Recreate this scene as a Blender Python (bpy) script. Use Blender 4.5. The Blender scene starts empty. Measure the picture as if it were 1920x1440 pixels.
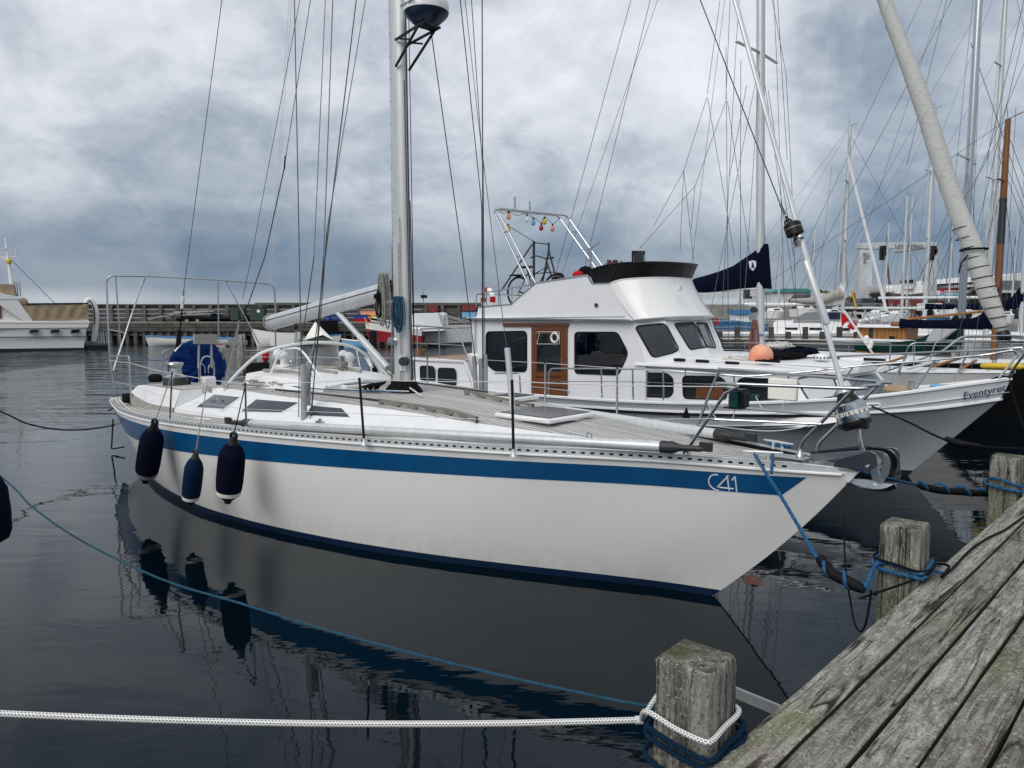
import bpy, math, random
from mathutils import Vector, Matrix, noise
random.seed(7)
sc = bpy.context.scene
C = bpy.data.collections.new("harbour"); sc.collection.children.link(C)
PI = math.pi
# ------------------------------------------------------------------ camera
CAMH = 2.5; TILT = math.radians(5.5); FPX = 1443.0
cam = bpy.data.cameras.new("camera"); camo = bpy.data.objects.new("camera", cam); C.objects.link(camo)
camo.location = (0, 0, CAMH); camo.rotation_euler = (PI/2 - TILT, 0, 0)
cam.sensor_width = 36; cam.lens = 36*FPX/1920; cam.clip_start = .05; cam.clip_end = 3000
sc.camera = camo
# ------------------------------------------------------------------ world: overcast sky over a Nishita sky
SUN_EL = 42; SUN_AZ = 215     # azimuth clockwise from +Y (the camera looks along +Y)
w = bpy.data.worlds.new("World"); sc.world = w; w.use_nodes = True
nt = w.node_tree; nt.nodes.clear()
def N(t, nt=None, **k):
    n = (nt or globals()['nt']).nodes.new(t)
    for a, b in k.items():
        setattr(n, a, b)
    return n
def wmath(op, a, b=None, c=None, clamp=False):
    n = nt.nodes.new('ShaderNodeMath'); n.operation = op; n.use_clamp = clamp
    for i, x in enumerate((a, b, c)):
        if x is None: continue
        if isinstance(x, (int, float)): n.inputs[i].default_value = x
        else: nt.links.new(x, n.inputs[i])
    return n.outputs[0]
out = N('ShaderNodeOutputWorld'); bg = N('ShaderNodeBackground'); bg.inputs[1].default_value = .1
sky = N('ShaderNodeTexSky', sky_type='NISHITA', sun_disc=False, sun_elevation=math.radians(SUN_EL), sun_rotation=math.radians(SUN_AZ))
tc = N('ShaderNodeTexCoord'); sep = N('ShaderNodeSeparateXYZ'); nt.links.new(tc.outputs['Generated'], sep.inputs[0])
zz = wmath('ABSOLUTE', sep.outputs[2])
den = wmath('ADD', zz, .7)
cx = wmath('DIVIDE', sep.outputs[0], den); cy = wmath('DIVIDE', sep.outputs[1], den)
comb = N('ShaderNodeCombineXYZ'); nt.links.new(cx, comb.inputs[0]); nt.links.new(cy, comb.inputs[1]); nt.links.new(wmath('MULTIPLY', zz, 1.0), comb.inputs[2])
def wnoise(scale, detail, rough, dist, off, vec):
    m = N('ShaderNodeMapping'); m.inputs['Location'].default_value = off; nt.links.new(vec, m.inputs[0])
    n = N('ShaderNodeTexNoise'); n.inputs['Scale'].default_value = scale; n.inputs['Detail'].default_value = detail
    n.inputs['Roughness'].default_value = rough; n.inputs['Distortion'].default_value = dist
    nt.links.new(m.outputs[0], n.inputs['Vector']); return n.outputs[0]
n1 = wnoise(2.6, 5, .5, .5, (3.1, 1.7, 0), comb.outputs[0])
n2 = wnoise(7.0, 9, .60, .8, (7.3, 4.1, 0), comb.outputs[0])
n3 = wnoise(24, 7, .62, .5, (1.3, 9.1, 0), comb.outputs[0])
def ray(u, v):
    x = (u-960)/FPX; y = -(v-720)/FPX
    return Vector((x, math.cos(TILT)+y*math.sin(TILT), -math.sin(TILT)+y*math.cos(TILT)))
def blob(u, v, size):
    d = ray(u, v).normalized()
    n = N('ShaderNodeVectorMath', operation='DISTANCE'); nt.links.new(tc.outputs['Generated'], n.inputs[0]); n.inputs[1].default_value = d
    s = N('ShaderNodeMapRange', interpolation_type='SMOOTHERSTEP'); s.inputs['From Min'].default_value = size; s.inputs['From Max'].default_value = 0
    nt.links.new(n.outputs['Value'], s.inputs[0]); return s.outputs[0]
# brightness of the cloud deck: height above the horizon, broken by cloud noise, with the cloud banks of the photograph
b = wmath('MULTIPLY', wmath('SUBTRACT', n1, .5), 1.0)
b = wmath('ADD', b, wmath('MULTIPLY', wmath('SUBTRACT', n2, .5), .70))
b = wmath('ADD', b, wmath('MULTIPLY', wmath('SUBTRACT', n3, .5), .26))
lowfade = wmath('MULTIPLY', zz, 7.0, clamp=True)
b = wmath('MULTIPLY', b, wmath('ADD', wmath('MULTIPLY', lowfade, .75), .25))
for (u, v, s, k) in ((980, 90, .36, .13), (150, 40, .38, .04), (1470, 270, .14, .24), (1310, 110, .16, .16), (1640, 260, .22, -.26), (1560, 60, .2, -.16), (1880, 60, .25, -.10),
                     (560, 330, .30, -.03), (90, 440, .22, .12), (1340, 430, .20, .10), (900, 470, .12, .10), (420, 470, .2, -.06)):
    b = wmath('ADD', b, wmath('MULTIPLY', blob(u, v, s), k))
zb = N('ShaderNodeValToRGB'); nt.links.new(zz, zb.inputs[0])
el = zb.color_ramp.elements
el[0].position = 0; el[0].color = (.50,)*3+(1,); el[1].position = 1; el[1].color = (.74,)*3+(1,)
for p, c in ((.012, .52), (.028, .28), (.075, .27), (.13, .54), (.20, .65), (.28, .69), (.45, .73)):
    e = el.new(p); e.color = (c, c, c, 1)
b = wmath('ADD', b, zb.outputs[0], clamp=True)
cr = N('ShaderNodeValToRGB'); nt.links.new(b, cr.inputs[0]); el = cr.color_ramp.elements
el[0].position = 0; el[0].color = (.78, 1.22, 1.95, 1); el[1].position = 1; el[1].color = (6.4, 6.55, 6.95, 1)
for p, c in ((.2, (1.0, 1.5, 2.3)), (.42, (2.2, 2.62, 3.2)), (.62, (3.55, 3.9, 4.4)), (.8, (5.1, 5.35, 5.8))):
    e = el.new(p); e.color = c+(1,)
mx = N('ShaderNodeMixRGB'); mx.inputs[0].default_value = .93
nt.links.new(sky.outputs[0], mx.inputs[1]); nt.links.new(cr.outputs[0], mx.inputs[2])
nt.links.new(mx.outputs[0], bg.inputs[0]); nt.links.new(bg.outputs[0], out.inputs[0])
# ------------------------------------------------------------------ sun through thin cloud, from behind and left of the camera
sun = bpy.data.lights.new("sun", 'SUN'); sun.energy = 1.5; sun.angle = math.radians(48); sun.color = (1, .965, .91)
so = bpy.data.objects.new("sun", sun); C.objects.link(so)
a = math.radians(SUN_AZ); e_ = math.radians(SUN_EL)
so.rotation_euler = Vector((math.sin(a)*math.cos(e_), math.cos(a)*math.cos(e_), math.sin(e_))).to_track_quat('Z', 'Y').to_euler()
sc.view_settings.view_transform = 'Standard'; sc.view_settings.look = 'None'; sc.view_settings.exposure = .45; sc.view_settings.gamma = 1
sc.view_settings.use_curve_mapping = False

# ------------------------------------------------------------------ frames: pixel rays meet real planes
class Frame:
    """a boat's own axes: x forward, y to port, z up from the water"""
    def __init__(s, bx, by, ang=-43.2):
        a = math.radians(ang); s.b = Vector((bx, by, 0)); s.ang = a
        s.f = Vector((math.cos(a), math.sin(a), 0)); s.l = Vector((-math.sin(a), math.cos(a), 0))
    def loc(s, p):
        d = p - s.b; return Vector((d.dot(s.f), d.dot(s.l), p.z))
    def w(s, x, y, z): return s.b + s.f*x + s.l*y + Vector((0, 0, z))
    def _pl(s, u, v, n, k):
        d = ray(u, v); o = Vector((0, 0, CAMH)); t = (k + s.b.dot(n) - o.dot(n))/d.dot(n); return s.loc(o+d*t)
    def y(s, u, v, y=0): return s._pl(u, v, s.l, y)
    def x(s, u, v, x=0): return s._pl(u, v, s.f, x)
    def z(s, u, v, z=0):
        d = ray(u, v); return s.loc(Vector((0, 0, CAMH)) + d*((z-CAMH)/d.z))
    def plane(s, u, v, A, B):
        """hit of the pixel ray with the vertical plane through local points A and B (x, y)"""
        a = s.w(A[0], A[1], 0); bb = s.w(B[0], B[1], 0); n = (bb-a).cross(Vector((0, 0, 1))).normalized()
        d = ray(u, v); o = Vector((0, 0, CAMH)); t = (a-o).dot(n)/d.dot(n); return s.loc(o+d*t)
def D(u, v, y):
    "world point at depth y along the pixel ray"
    d = ray(u, v); return Vector((0, 0, CAMH)) + d*(y/d.y)
def G(u, v, z=0):
    d = ray(u, v); return Vector((0, 0, CAMH)) + d*((z-CAMH)/d.z)

# ------------------------------------------------------------------ materials
MATS = {}
def mat(name, col, rough=.5, metal=0, col2=None, nscale=8, ndetail=6, stretch=(1, 1, 1), lo=.4, hi=.62, bump=0, bscale=None, spec=.5, coat=0, extra=None):
    m = bpy.data.materials.new(name); m.use_nodes = True; t = m.node_tree; p = t.nodes['Principled BSDF']
    p.inputs['Base Color'].default_value = tuple(col)+(1,); p.inputs['Roughness'].default_value = rough; p.inputs['Metallic'].default_value = metal
    p.inputs['Specular IOR Level'].default_value = spec; p.inputs['Coat Weight'].default_value = coat; p.inputs['Coat Roughness'].default_value = .08
    tcn = N('ShaderNodeTexCoord', t); mp = N('ShaderNodeMapping', t); mp.inputs['Scale'].default_value = stretch
    t.links.new(tcn.outputs['Object'], mp.inputs[0])
    oi = N('ShaderNodeObjectInfo', t); ml = N('ShaderNodeVectorMath', t, operation='SCALE'); ml.inputs['Scale'].default_value = 37
    cb = N('ShaderNodeCombineXYZ', t)
    for i in range(3): t.links.new(oi.outputs['Random'], cb.inputs[i])
    t.links.new(cb.outputs[0], ml.inputs[0]); t.links.new(ml.outputs[0], mp.inputs['Location'])
    if col2 is not None:
        nz = N('ShaderNodeTexNoise', t); nz.inputs['Scale'].default_value = nscale; nz.inputs['Detail'].default_value = ndetail; nz.inputs['Roughness'].default_value = .65
        t.links.new(mp.outputs[0], nz.inputs['Vector'])
        r = N('ShaderNodeValToRGB', t); r.color_ramp.elements[0].position = lo; r.color_ramp.elements[0].color = tuple(col)+(1,)
        r.color_ramp.elements[1].position = hi; r.color_ramp.elements[1].color = tuple(col2)+(1,)
        t.links.new(nz.outputs[0], r.inputs[0]); t.links.new(r.outputs[0], p.inputs['Base Color'])
    if bump:
        nb = N('ShaderNodeTexNoise', t); nb.inputs['Scale'].default_value = bscale or nscale; nb.inputs['Detail'].default_value = 5
        t.links.new(mp.outputs[0], nb.inputs['Vector']); bp = N('ShaderNodeBump', t); bp.inputs['Strength'].default_value = bump; bp.inputs['Distance'].default_value = .01
        t.links.new(nb.outputs[0], bp.inputs['Height']); t.links.new(bp.outputs[0], p.inputs['Normal'])
    if extra: extra(m, t, p, mp)
    MATS[name] = m; return m
gel = mat('gelcoat', (.80, .80, .785), .28, col2=(.745, .75, .74), nscale=1.4, lo=.35, hi=.8, stretch=(.6, .6, 2.5), coat=.25)
geld = mat('gelcoat_deck', (.80, .80, .80), .42, col2=(.74, .74, .735), nscale=5)
cream = mat('cream_plastic', (.78, .76, .70), .5)
whitep = mat('white_paint', (.80, .805, .815), .38, col2=(.735, .745, .76), nscale=2.2, lo=.3, hi=.85, bump=.08, bscale=5)
def rusty(m, t, p, mp):
    # thin rust runs under fittings, broken into short vertical streaks
    m2 = N('ShaderNodeMapping', t); m2.inputs['Scale'].default_value = (7, 7, 1.2); t.links.new(mp.outputs[0], m2.inputs[0])
    n = N('ShaderNodeTexNoise', t); n.inputs['Scale'].default_value = 1.6; n.inputs['Detail'].default_value = 8; n.inputs['Roughness'].default_value = .75; t.links.new(m2.outputs[0], n.inputs['Vector'])
    r = N('ShaderNodeMapRange', t); r.inputs['From Min'].default_value = .66; r.inputs['From Max'].default_value = .76; t.links.new(n.outputs[0], r.inputs[0])
    mx = N('ShaderNodeMixRGB', t); mx.inputs[2].default_value = (.42, .27, .13, 1); src = p.inputs['Base Color'].links[0].from_socket
    k = N('ShaderNodeMath', t, operation='MULTIPLY'); k.inputs[1].default_value = .6; t.links.new(r.outputs[0], k.inputs[0])
    t.links.new(k.outputs[0], mx.inputs[0]); t.links.new(src, mx.inputs[1]); t.links.new(mx.outputs[0], p.inputs['Base Color'])
white_worn = mat('white_worn', (.80, .80, .81), .4, col2=(.72, .73, .745), nscale=2.6, lo=.3, hi=.85, bump=.12, bscale=4, extra=rusty)
greyhull = mat('grey_hull', (.36, .385, .42), .4, col2=(.31, .34, .375), nscale=1.3, lo=.3, hi=.8, bump=.1, bscale=3)
bulwark = mat('bulwark_grey', (.60, .625, .66), .42, col2=(.55, .575, .61), nscale=2, bump=.08, bscale=4)
blue_s = mat('blue_stripe', (.003, .07, .20), .25, col2=(.004, .085, .23), nscale=2)
navy = mat('navy_paint', (.006, .022, .06), .35)
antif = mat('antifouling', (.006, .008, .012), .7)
alu = mat('aluminium', (.66, .68, .69), .36, .35, col2=(.58, .60, .61), nscale=3, stretch=(6, 6, .6))
alumast = mat('mast_aluminium', (.60, .62, .63), .42, .35, col2=(.52, .54, .55), nscale=2, stretch=(5, 5, .3))
steel = mat('stainless', (.50, .51, .52), .27, 1)
rail_teak = mat('rail_teak', (.22, .205, .18), .8, col2=(.15, .14, .125), nscale=9, bump=.3, bscale=20)
roller_m = mat('roller_steel', (.24, .245, .25), .05, 1)
steeld = mat('stainless_mirror', (.52, .53, .54), .07, 1)
wire = mat('rig_wire', (.07, .073, .078), .45, .4)
wirel = mat('lifeline', (.62, .62, .60), .5, .1)
black = mat('black_plastic', (.006, .006, .007), .4, spec=.3)
dgrey = mat('dark_grey_plastic', (.03, .032, .034), .45, spec=.35)
rubber = mat('rubber', (.005, .005, .006), .7, spec=.2)
navyf = mat('navy_fabric', (.002, .003, .012), .95, col2=(.004, .006, .02), nscale=30, bump=.35, bscale=22, spec=.08)
blackf = mat('black_fabric', (.004, .004, .005), .9, col2=(.010, .010, .012), nscale=20, bump=.4, bscale=14, spec=.1)
bluef = mat('blue_fabric', (.002, .03, .16), .85, col2=(.001, .014, .08), nscale=6, bump=.8, bscale=5, spec=.15)
greenf = mat('green_fabric', (.003, .022, .017), .9, spec=.1, col2=(.005, .03, .023), nscale=9, bump=.4, bscale=8)
tanf = mat('tan_fabric', (.38, .29, .18), .9, col2=(.30, .225, .14), nscale=4, bump=.6, bscale=4)
whitef = mat('white_canvas', (.70, .71, .72), .85, col2=(.60, .61, .62), nscale=5, bump=.5, bscale=5)
sailf = mat('sail_cover', (.50, .51, .485), .8, col2=(.42, .43, .41), nscale=10, bump=.5, bscale=12, stretch=(1, 1, 3))
glassd = mat('dark_glass', (.012, .015, .018), .05, spec=.6)
glassb = mat('blue_glass', (.10, .13, .165), .06, spec=.7)
glassl = mat('pale_glass', (.36, .39, .41), .08, spec=.6)
hatchg = mat('smoked_hatch', (.03, .033, .045), .12, spec=.35)
mahog = mat('varnished_wood', (.17, .055, .018), .3, col2=(.10, .03, .01), nscale=6, stretch=(12, 12, 1), coat=.4)
teakb = mat('brown_deck', (.38, .24, .15), .7, col2=(.27, .16, .10), nscale=7, stretch=(1, 10, 1))
pine = mat('orange_wood', (.36, .155, .03), .5, col2=(.25, .095, .02), nscale=5, stretch=(8, 8, .7))
teakw = mat('grey_teak', (.33, .315, .285), .8, col2=(.235, .225, .205), nscale=9, stretch=(1, 6, 1), bump=.3, bscale=20)
red = mat('red_paint', (.28, .012, .018), .5)
redcl = mat('red_cloth', (.42, .012, .018), .8, spec=.2)
sleevem = mat('sleeve_grey', (.38, .395, .405), .5, .2, col2=(.32, .33, .34), nscale=3)
redw = mat('red_boards', (.22, .03, .03), .8, col2=(.17, .022, .022), nscale=6, stretch=(6, 6, .3))
blue_p = mat('blue_paint', (.05, .20, .42), .45, col2=(.04, .16, .34), nscale=3)
blue_b = mat('blue_barrel', (.006, .035, .20), .5)
lblue = mat('light_blue', (.16, .38, .60), .5)
yellow = mat('yellow_paint', (.60, .42, .03), .5)
orange = mat('buoy_orange', (.80, .27, .15), .5, col2=(.78, .42, .26), nscale=3, lo=.35, hi=.65)
rope_w = mat('rope_white', (.62, .61, .57), .9, bump=.5, bscale=120)
rope_g = mat('rope_grey', (.30, .295, .27), .9, col2=(.20, .20, .185), nscale=30, bump=.5, bscale=90)
rope_t = mat('rope_teal', (.004, .040, .075), .85, col2=(.008, .075, .13), nscale=40, bump=.4, bscale=120)
rope_b = mat('rope_blue', (.004, .065, .17), .85, col2=(.02, .15, .30), nscale=60, lo=.5, hi=.62, bump=.5, bscale=150)
rope_n = mat('rope_navy', (.003, .018, .042), .9, bump=.5, bscale=120, spec=.15)
rope_k = mat('rope_black', (.005, .005, .006), .85, spec=.15)
concrete = mat('concrete', (.26, .25, .235), .9, col2=(.19, .185, .17), nscale=2.5, bump=.4)
quaym = mat('quay_ground', (.24, .235, .22), .9, col2=(.19, .185, .175), nscale=.6)
greyroof = mat('grey_roof', (.12, .125, .13), .7)
palesheet = mat('pale_sheet', (.62, .63, .64), .6)
darkroof = mat('dark_roof', (.05, .052, .056), .8)
greenroof = mat('green_roof', (.05, .22, .20), .6)
liftp = mat('lift_paint', (.50, .53, .55), .5, col2=(.44, .47, .49), nscale=1)
foliage = mat('foliage', (.07, .085, .03), .8, col2=(.14, .10, .03), nscale=1.2)
foliage2 = mat('foliage_dark', (.03, .05, .02), .8, col2=(.05, .07, .03), nscale=1.2)
binmat = mat('bin_green', (.02, .045, .035), .6)
terra = mat('terracotta', (.33, .14, .07), .8)
plantm = mat('plant_leaf', (.09, .10, .05), .8)
galv = mat('galvanised', (.42, .43, .43), .4, .6, col2=(.34, .35, .35), nscale=6)
yellowb = mat('yellow_tag', (.75, .80, .01), .5)
greenglass = mat('green_lens', (.004, .05, .045), .12)
silverp = mat('silver_paint', (.55, .57, .58), .3, .5)
def weather(name, base, light, dark, moss, lich, edge=False, top=False):
    "weathered softwood with grain along local X, cracks, brown stains, lichen"
    def ex(m, t, p, mp):
        L = t.links
        def nz(sc_, stretch, det=6, r=.65, dist=0):
            q = N('ShaderNodeMapping', t); q.inputs['Scale'].default_value = stretch; L.new(mp.outputs[0], q.inputs[0])
            n = N('ShaderNodeTexNoise', t); n.inputs['Scale'].default_value = sc_; n.inputs['Detail'].default_value = det; n.inputs['Roughness'].default_value = r; n.inputs['Distortion'].default_value = dist
            L.new(q.outputs[0], n.inputs['Vector']); return n.outputs[0]
        def rng(s, a, b_, c=0, d=1):
            r = N('ShaderNodeMapRange', t); r.inputs[1].default_value = a; r.inputs[2].default_value = b_; r.inputs[3].default_value = c; r.inputs[4].default_value = d; L.new(s, r.inputs[0]); return r.outputs[0]
        def mix(f, c1, c2):
            x = N('ShaderNodeMixRGB', t); L.new(f, x.inputs[0])
            for i, c in ((1, c1), (2, c2)):
                if isinstance(c, tuple): x.inputs[i].default_value = c+(1,)
                else: L.new(c, x.inputs[i])
            return x.outputs[0]
        grain = nz(26, (.09, 1, 1), 8, .7, 1.4); fine = nz(120, (.06, 1, 1), 4, .7, .4)
        blot = nz(5, (.6, 1, 1), 8, .7, .8); spot = nz(55, (1, 1, 1), 5, .7); big = nz(1.8, (.7, 1, 1), 5, .6)
        patch = nz(14, (.5, 1, 1), 9, .78, 1.2)
        c = mix(rng(grain, .38, .60), dark, light)
        c = mix(rng(fine, .40, .60, 0, .45), c, base)
        c = mix(rng(patch, .51, .63, 0, .7), c, dark)
        c = mix(rng(blot, .52, .72, 0, .55), c, (base[0]*.62, base[1]*.50, base[2]*.40))
        c = mix(rng(big, .54, .68, 0, .6), c, moss)
        c = mix(rng(spot, .57, .63, 0, .75), c, lich)
        s2 = nz(80, (1, 1, 1), 3, .6)
        c = mix(rng(s2, .60, .66, 0, .85), c, (dark[0]*.35, dark[1]*.35, dark[2]*.35))
        crack = nz(9, (.05, 1, 1), 3, .5, .6)
        ck = rng(crack, .494, .512, 1, 0); ck2 = rng(crack, .470, .488, 0, 1)
        cm = N('ShaderNodeMath', t, operation='MULTIPLY'); L.new(ck, cm.inputs[0]); L.new(ck2, cm.inputs[1])
        cm2 = N('ShaderNodeMath', t, operation='MULTIPLY'); L.new(cm.outputs[0], cm2.inputs[0]); L.new(rng(big, .40, .50), cm2.inputs[1])
        c = mix(cm2.outputs[0], c, (dark[0]*.25, dark[1]*.25, dark[2]*.25))
        if top:    # the sawn tops hold moss and dirt
            g = N('ShaderNodeNewGeometry', t); sz = N('ShaderNodeSeparateXYZ', t); L.new(g.outputs['True Normal'], sz.inputs[0]); f1 = N('ShaderNodeMath', t, operation='MULTIPLY'); L.new(rng(sz.outputs[2], .6, .9), f1.inputs[0]); L.new(rng(blot, .40, .56), f1.inputs[1]); c = mix(f1.outputs[0], c, (.055, .055, .025))
        if edge:   # gap shade painted into the board sides, in an algae olive
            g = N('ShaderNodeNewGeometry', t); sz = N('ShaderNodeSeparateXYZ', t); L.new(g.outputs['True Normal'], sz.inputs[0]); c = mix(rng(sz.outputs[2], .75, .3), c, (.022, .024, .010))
        oi = N('ShaderNodeObjectInfo', t); hv = N('ShaderNodeHueSaturation', t); L.new(rng(oi.outputs['Random'], 0, 1, .82, 1.15), hv.inputs['Value']); L.new(c, hv.inputs['Color'])
        L.new(hv.outputs[0], p.inputs['Base Color'])
        h = N('ShaderNodeMath', t, operation='ADD'); L.new(grain, h.inputs[0]); L.new(patch, h.inputs[1])
        h2 = N('ShaderNodeMath', t, operation='SUBTRACT'); L.new(h.outputs[0], h2.inputs[0]); L.new(cm2.outputs[0], h2.inputs[1])
        bp = N('ShaderNodeBump', t); bp.inputs['Strength'].default_value = .7; bp.inputs['Distance'].default_value = .004
        L.new(h2.outputs[0], bp.inputs['Height']); L.new(bp.outputs[0], p.inputs['Normal'])
    return mat(name, base, .88, spec=.25, extra=ex)
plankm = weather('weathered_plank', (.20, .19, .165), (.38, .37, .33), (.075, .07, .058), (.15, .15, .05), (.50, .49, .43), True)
pilem = weather('weathered_pile', (.15, .145, .125), (.30, .29, .26), (.035, .033, .027), (.10, .10, .045), (.34, .34, .29), top=True)
farwood = mat('far_wood', (.10, .097, .088), .9, col2=(.04, .038, .035), nscale=1.4, ndetail=9, lo=.35, hi=.68, stretch=(.4, 1, 1.6))
farwoodl = mat('far_wood_light', (.26, .25, .22), .9, col2=(.17, .16, .14), nscale=1.1, ndetail=8)
farpost = mat('far_post', (.12, .115, .10), .9, col2=(.06, .056, .05), nscale=2, stretch=(2, 2, .6))
def water_ex(m, t, p, mp):
    L = t.links; geo = N('ShaderNodeNewGeometry', t)
    def nz(sc_, stretch, rot, det, r, dist=0):
        q = N('ShaderNodeMapping', t); q.inputs['Scale'].default_value = stretch; q.inputs['Rotation'].default_value = (0, 0, math.radians(rot)); L.new(geo.outputs['Position'], q.inputs[0])
        n = N('ShaderNodeTexNoise', t); n.inputs['Scale'].default_value = sc_; n.inputs['Detail'].default_value = det; n.inputs['Roughness'].default_value = r; n.inputs['Distortion'].default_value = dist
        L.new(q.outputs[0], n.inputs['Vector']); return n.outputs[0]
    a = nz(1.0, (.45, 1.35, 1), -6, 3, .5, .5); b_ = nz(4.2, (.36, 1.1, 1), 8, 3, .55, .3); c = nz(.25, (1, 1.4, 1), 0, 2, .5)
    # calmer water close to the quay, more ripple out in the basin
    sp = N('ShaderNodeSeparateXYZ', t); L.new(geo.outputs['Position'], sp.inputs[0])
    far = N('ShaderNodeMapRange', t); far.inputs[1].default_value = 11; far.inputs[2].default_value = 42; far.inputs[3].default_value = .075; far.inputs[4].default_value = 1.7; far.clamp = True; L.new(sp.outputs[1], far.inputs[0])
    pt = N('ShaderNodeMapRange', t); pt.inputs[1].default_value = .35; pt.inputs[2].default_value = .65; pt.inputs[3].default_value = .45; pt.inputs[4].default_value = 1.3; L.new(c, pt.inputs[0])
    k = N('ShaderNodeMath', t, operation='MULTIPLY'); L.new(far.outputs[0], k.inputs[0]); L.new(pt.outputs[0], k.inputs[1])
    s = N('ShaderNodeMath', t, operation='MULTIPLY_ADD'); L.new(b_, s.inputs[0]); s.inputs[1].default_value = .22; L.new(a, s.inputs[2])
    bp = N('ShaderNodeBump', t); bp.inputs['Distance'].default_value = .11; L.new(k.outputs[0], bp.inputs['Strength']); L.new(s.outputs[0], bp.inputs['Height'])
    L.new(bp.outputs[0], p.inputs['Normal'])
    p.inputs['IOR'].default_value = 1.28; p.inputs['Specular Tint'].default_value = (.62, .82, 1, 1)
waterm = mat('water', (.0005, .0042, .0075), .012, extra=water_ex)
def braid_ex(m, t, p, mp):
    L = t.links; uv = N('ShaderNodeUVMap', t); q = N('ShaderNodeMapping', t); q.inputs['Scale'].default_value = (1, 1, 1); L.new(uv.outputs[0], q.inputs[0])
    # UV: x metres along, y turns around
    s = N('ShaderNodeSeparateXYZ', t); L.new(q.outputs[0], s.inputs[0])
    def M(op, a, b_=None):
        n = N('ShaderNodeMath', t, operation=op)
        for i, x in enumerate((a, b_)):
            if x is None: continue
            if isinstance(x, (int, float)): n.inputs[i].default_value = x
            else: L.new(x, n.inputs[i])
        return n.outputs[0]
    u = M('MULTIPLY', s.outputs[0], 78); v = M('MULTIPLY', s.outputs[1], 8)
    row = M('FLOOR', v); sh = M('MULTIPLY', M('MODULO', row, 2), .5)
    fu = M('SUBTRACT', M('FRACT', M('ADD', u, sh)), .5); fv = M('SUBTRACT', M('FRACT', v), .5)
    d = M('ADD', M('MULTIPLY', M('MULTIPLY', fu, fu), 1.1), M('MULTIPLY', M('MULTIPLY', fv, fv), 1.4))
    k = M('LESS_THAN', d, .085)
    x = N('ShaderNodeMixRGB', t); x.inputs[1].default_value = (.72, .72, .70, 1); x.inputs[2].default_value = (.02, .02, .02, 1); L.new(k, x.inputs[0])
    L.new(x.outputs[0], p.inputs['Base Color'])
    bp = N('ShaderNodeBump', t); bp.inputs['Strength'].default_value = .6; bp.inputs['Distance'].default_value = .003; L.new(d, bp.inputs['Height']); bp.invert = True; L.new(bp.outputs[0], p.inputs['Normal'])
braid = mat('braided_rope', (.72, .72, .70), .85, extra=braid_ex)
def teak_ex(m, t, p, mp):
    L = t.links; uv = N('ShaderNodeUVMap', t)
    s = N('ShaderNodeSeparateXYZ', t); L.new(uv.outputs[0], s.inputs[0])
    def M(op, a, b_=None):
        n = N('ShaderNodeMath', t, operation=op)
        for i, x in enumerate((a, b_)):
            if x is None: continue
            if isinstance(x, (int, float)): n.inputs[i].default_value = x
            else: L.new(x, n.inputs[i])
        return n.outputs[0]
    v = M('MULTIPLY', s.outputs[1], 1/.055); fl = M('FLOOR', v); fr = M('ABSOLUTE', M('SUBTRACT', M('FRACT', v), .5))
    seam = M('GREATER_THAN', fr, .41)
    wn = N('ShaderNodeTexWhiteNoise', t, noise_dimensions='2D'); cb = N('ShaderNodeCombineXYZ', t); L.new(fl, cb.inputs[0]); L.new(M('FLOOR', M('ADD', M('MULTIPLY', s.outputs[0], .4), M('MULTIPLY', fl, .37))), cb.inputs[1]); L.new(cb.outputs[0], wn.inputs[0])
    q = N('ShaderNodeMapping', t); q.inputs['Scale'].default_value = (3, 60, 1); L.new(uv.outputs[0], q.inputs[0])
    nz = N('ShaderNodeTexNoise', t); nz.inputs['Scale'].default_value = 1.2; nz.inputs['Detail'].default_value = 6; L.new(q.outputs[0], nz.inputs['Vector'])
    val = M('ADD', M('MULTIPLY', wn.outputs[0], .35), M('MULTIPLY', nz.outputs[0], .9))
    r = N('ShaderNodeValToRGB', t); r.color_ramp.elements[0].position = .25; r.color_ramp.elements[0].color = (.32, .315, .30, 1); r.color_ramp.elements[1].position = .95; r.color_ramp.elements[1].color = (.62, .61, .58, 1)
    L.new(val, r.inputs[0])
    x = N('ShaderNodeMixRGB', t); L.new(seam, x.inputs[0]); L.new(r.outputs[0], x.inputs[1]); x.inputs[2].default_value = (.035, .034, .032, 1)
    L.new(x.outputs[0], p.inputs['Base Color'])
    bp = N('ShaderNodeBump', t); bp.inputs['Strength'].default_value = .5; bp.inputs['Distance'].default_value = .004; bp.invert = True; L.new(seam, bp.inputs['Height']); L.new(bp.outputs[0], p.inputs['Normal'])
teak = mat('teak_deck', (.3, .3, .3), .85, spec=.2, extra=teak_ex)

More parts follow.
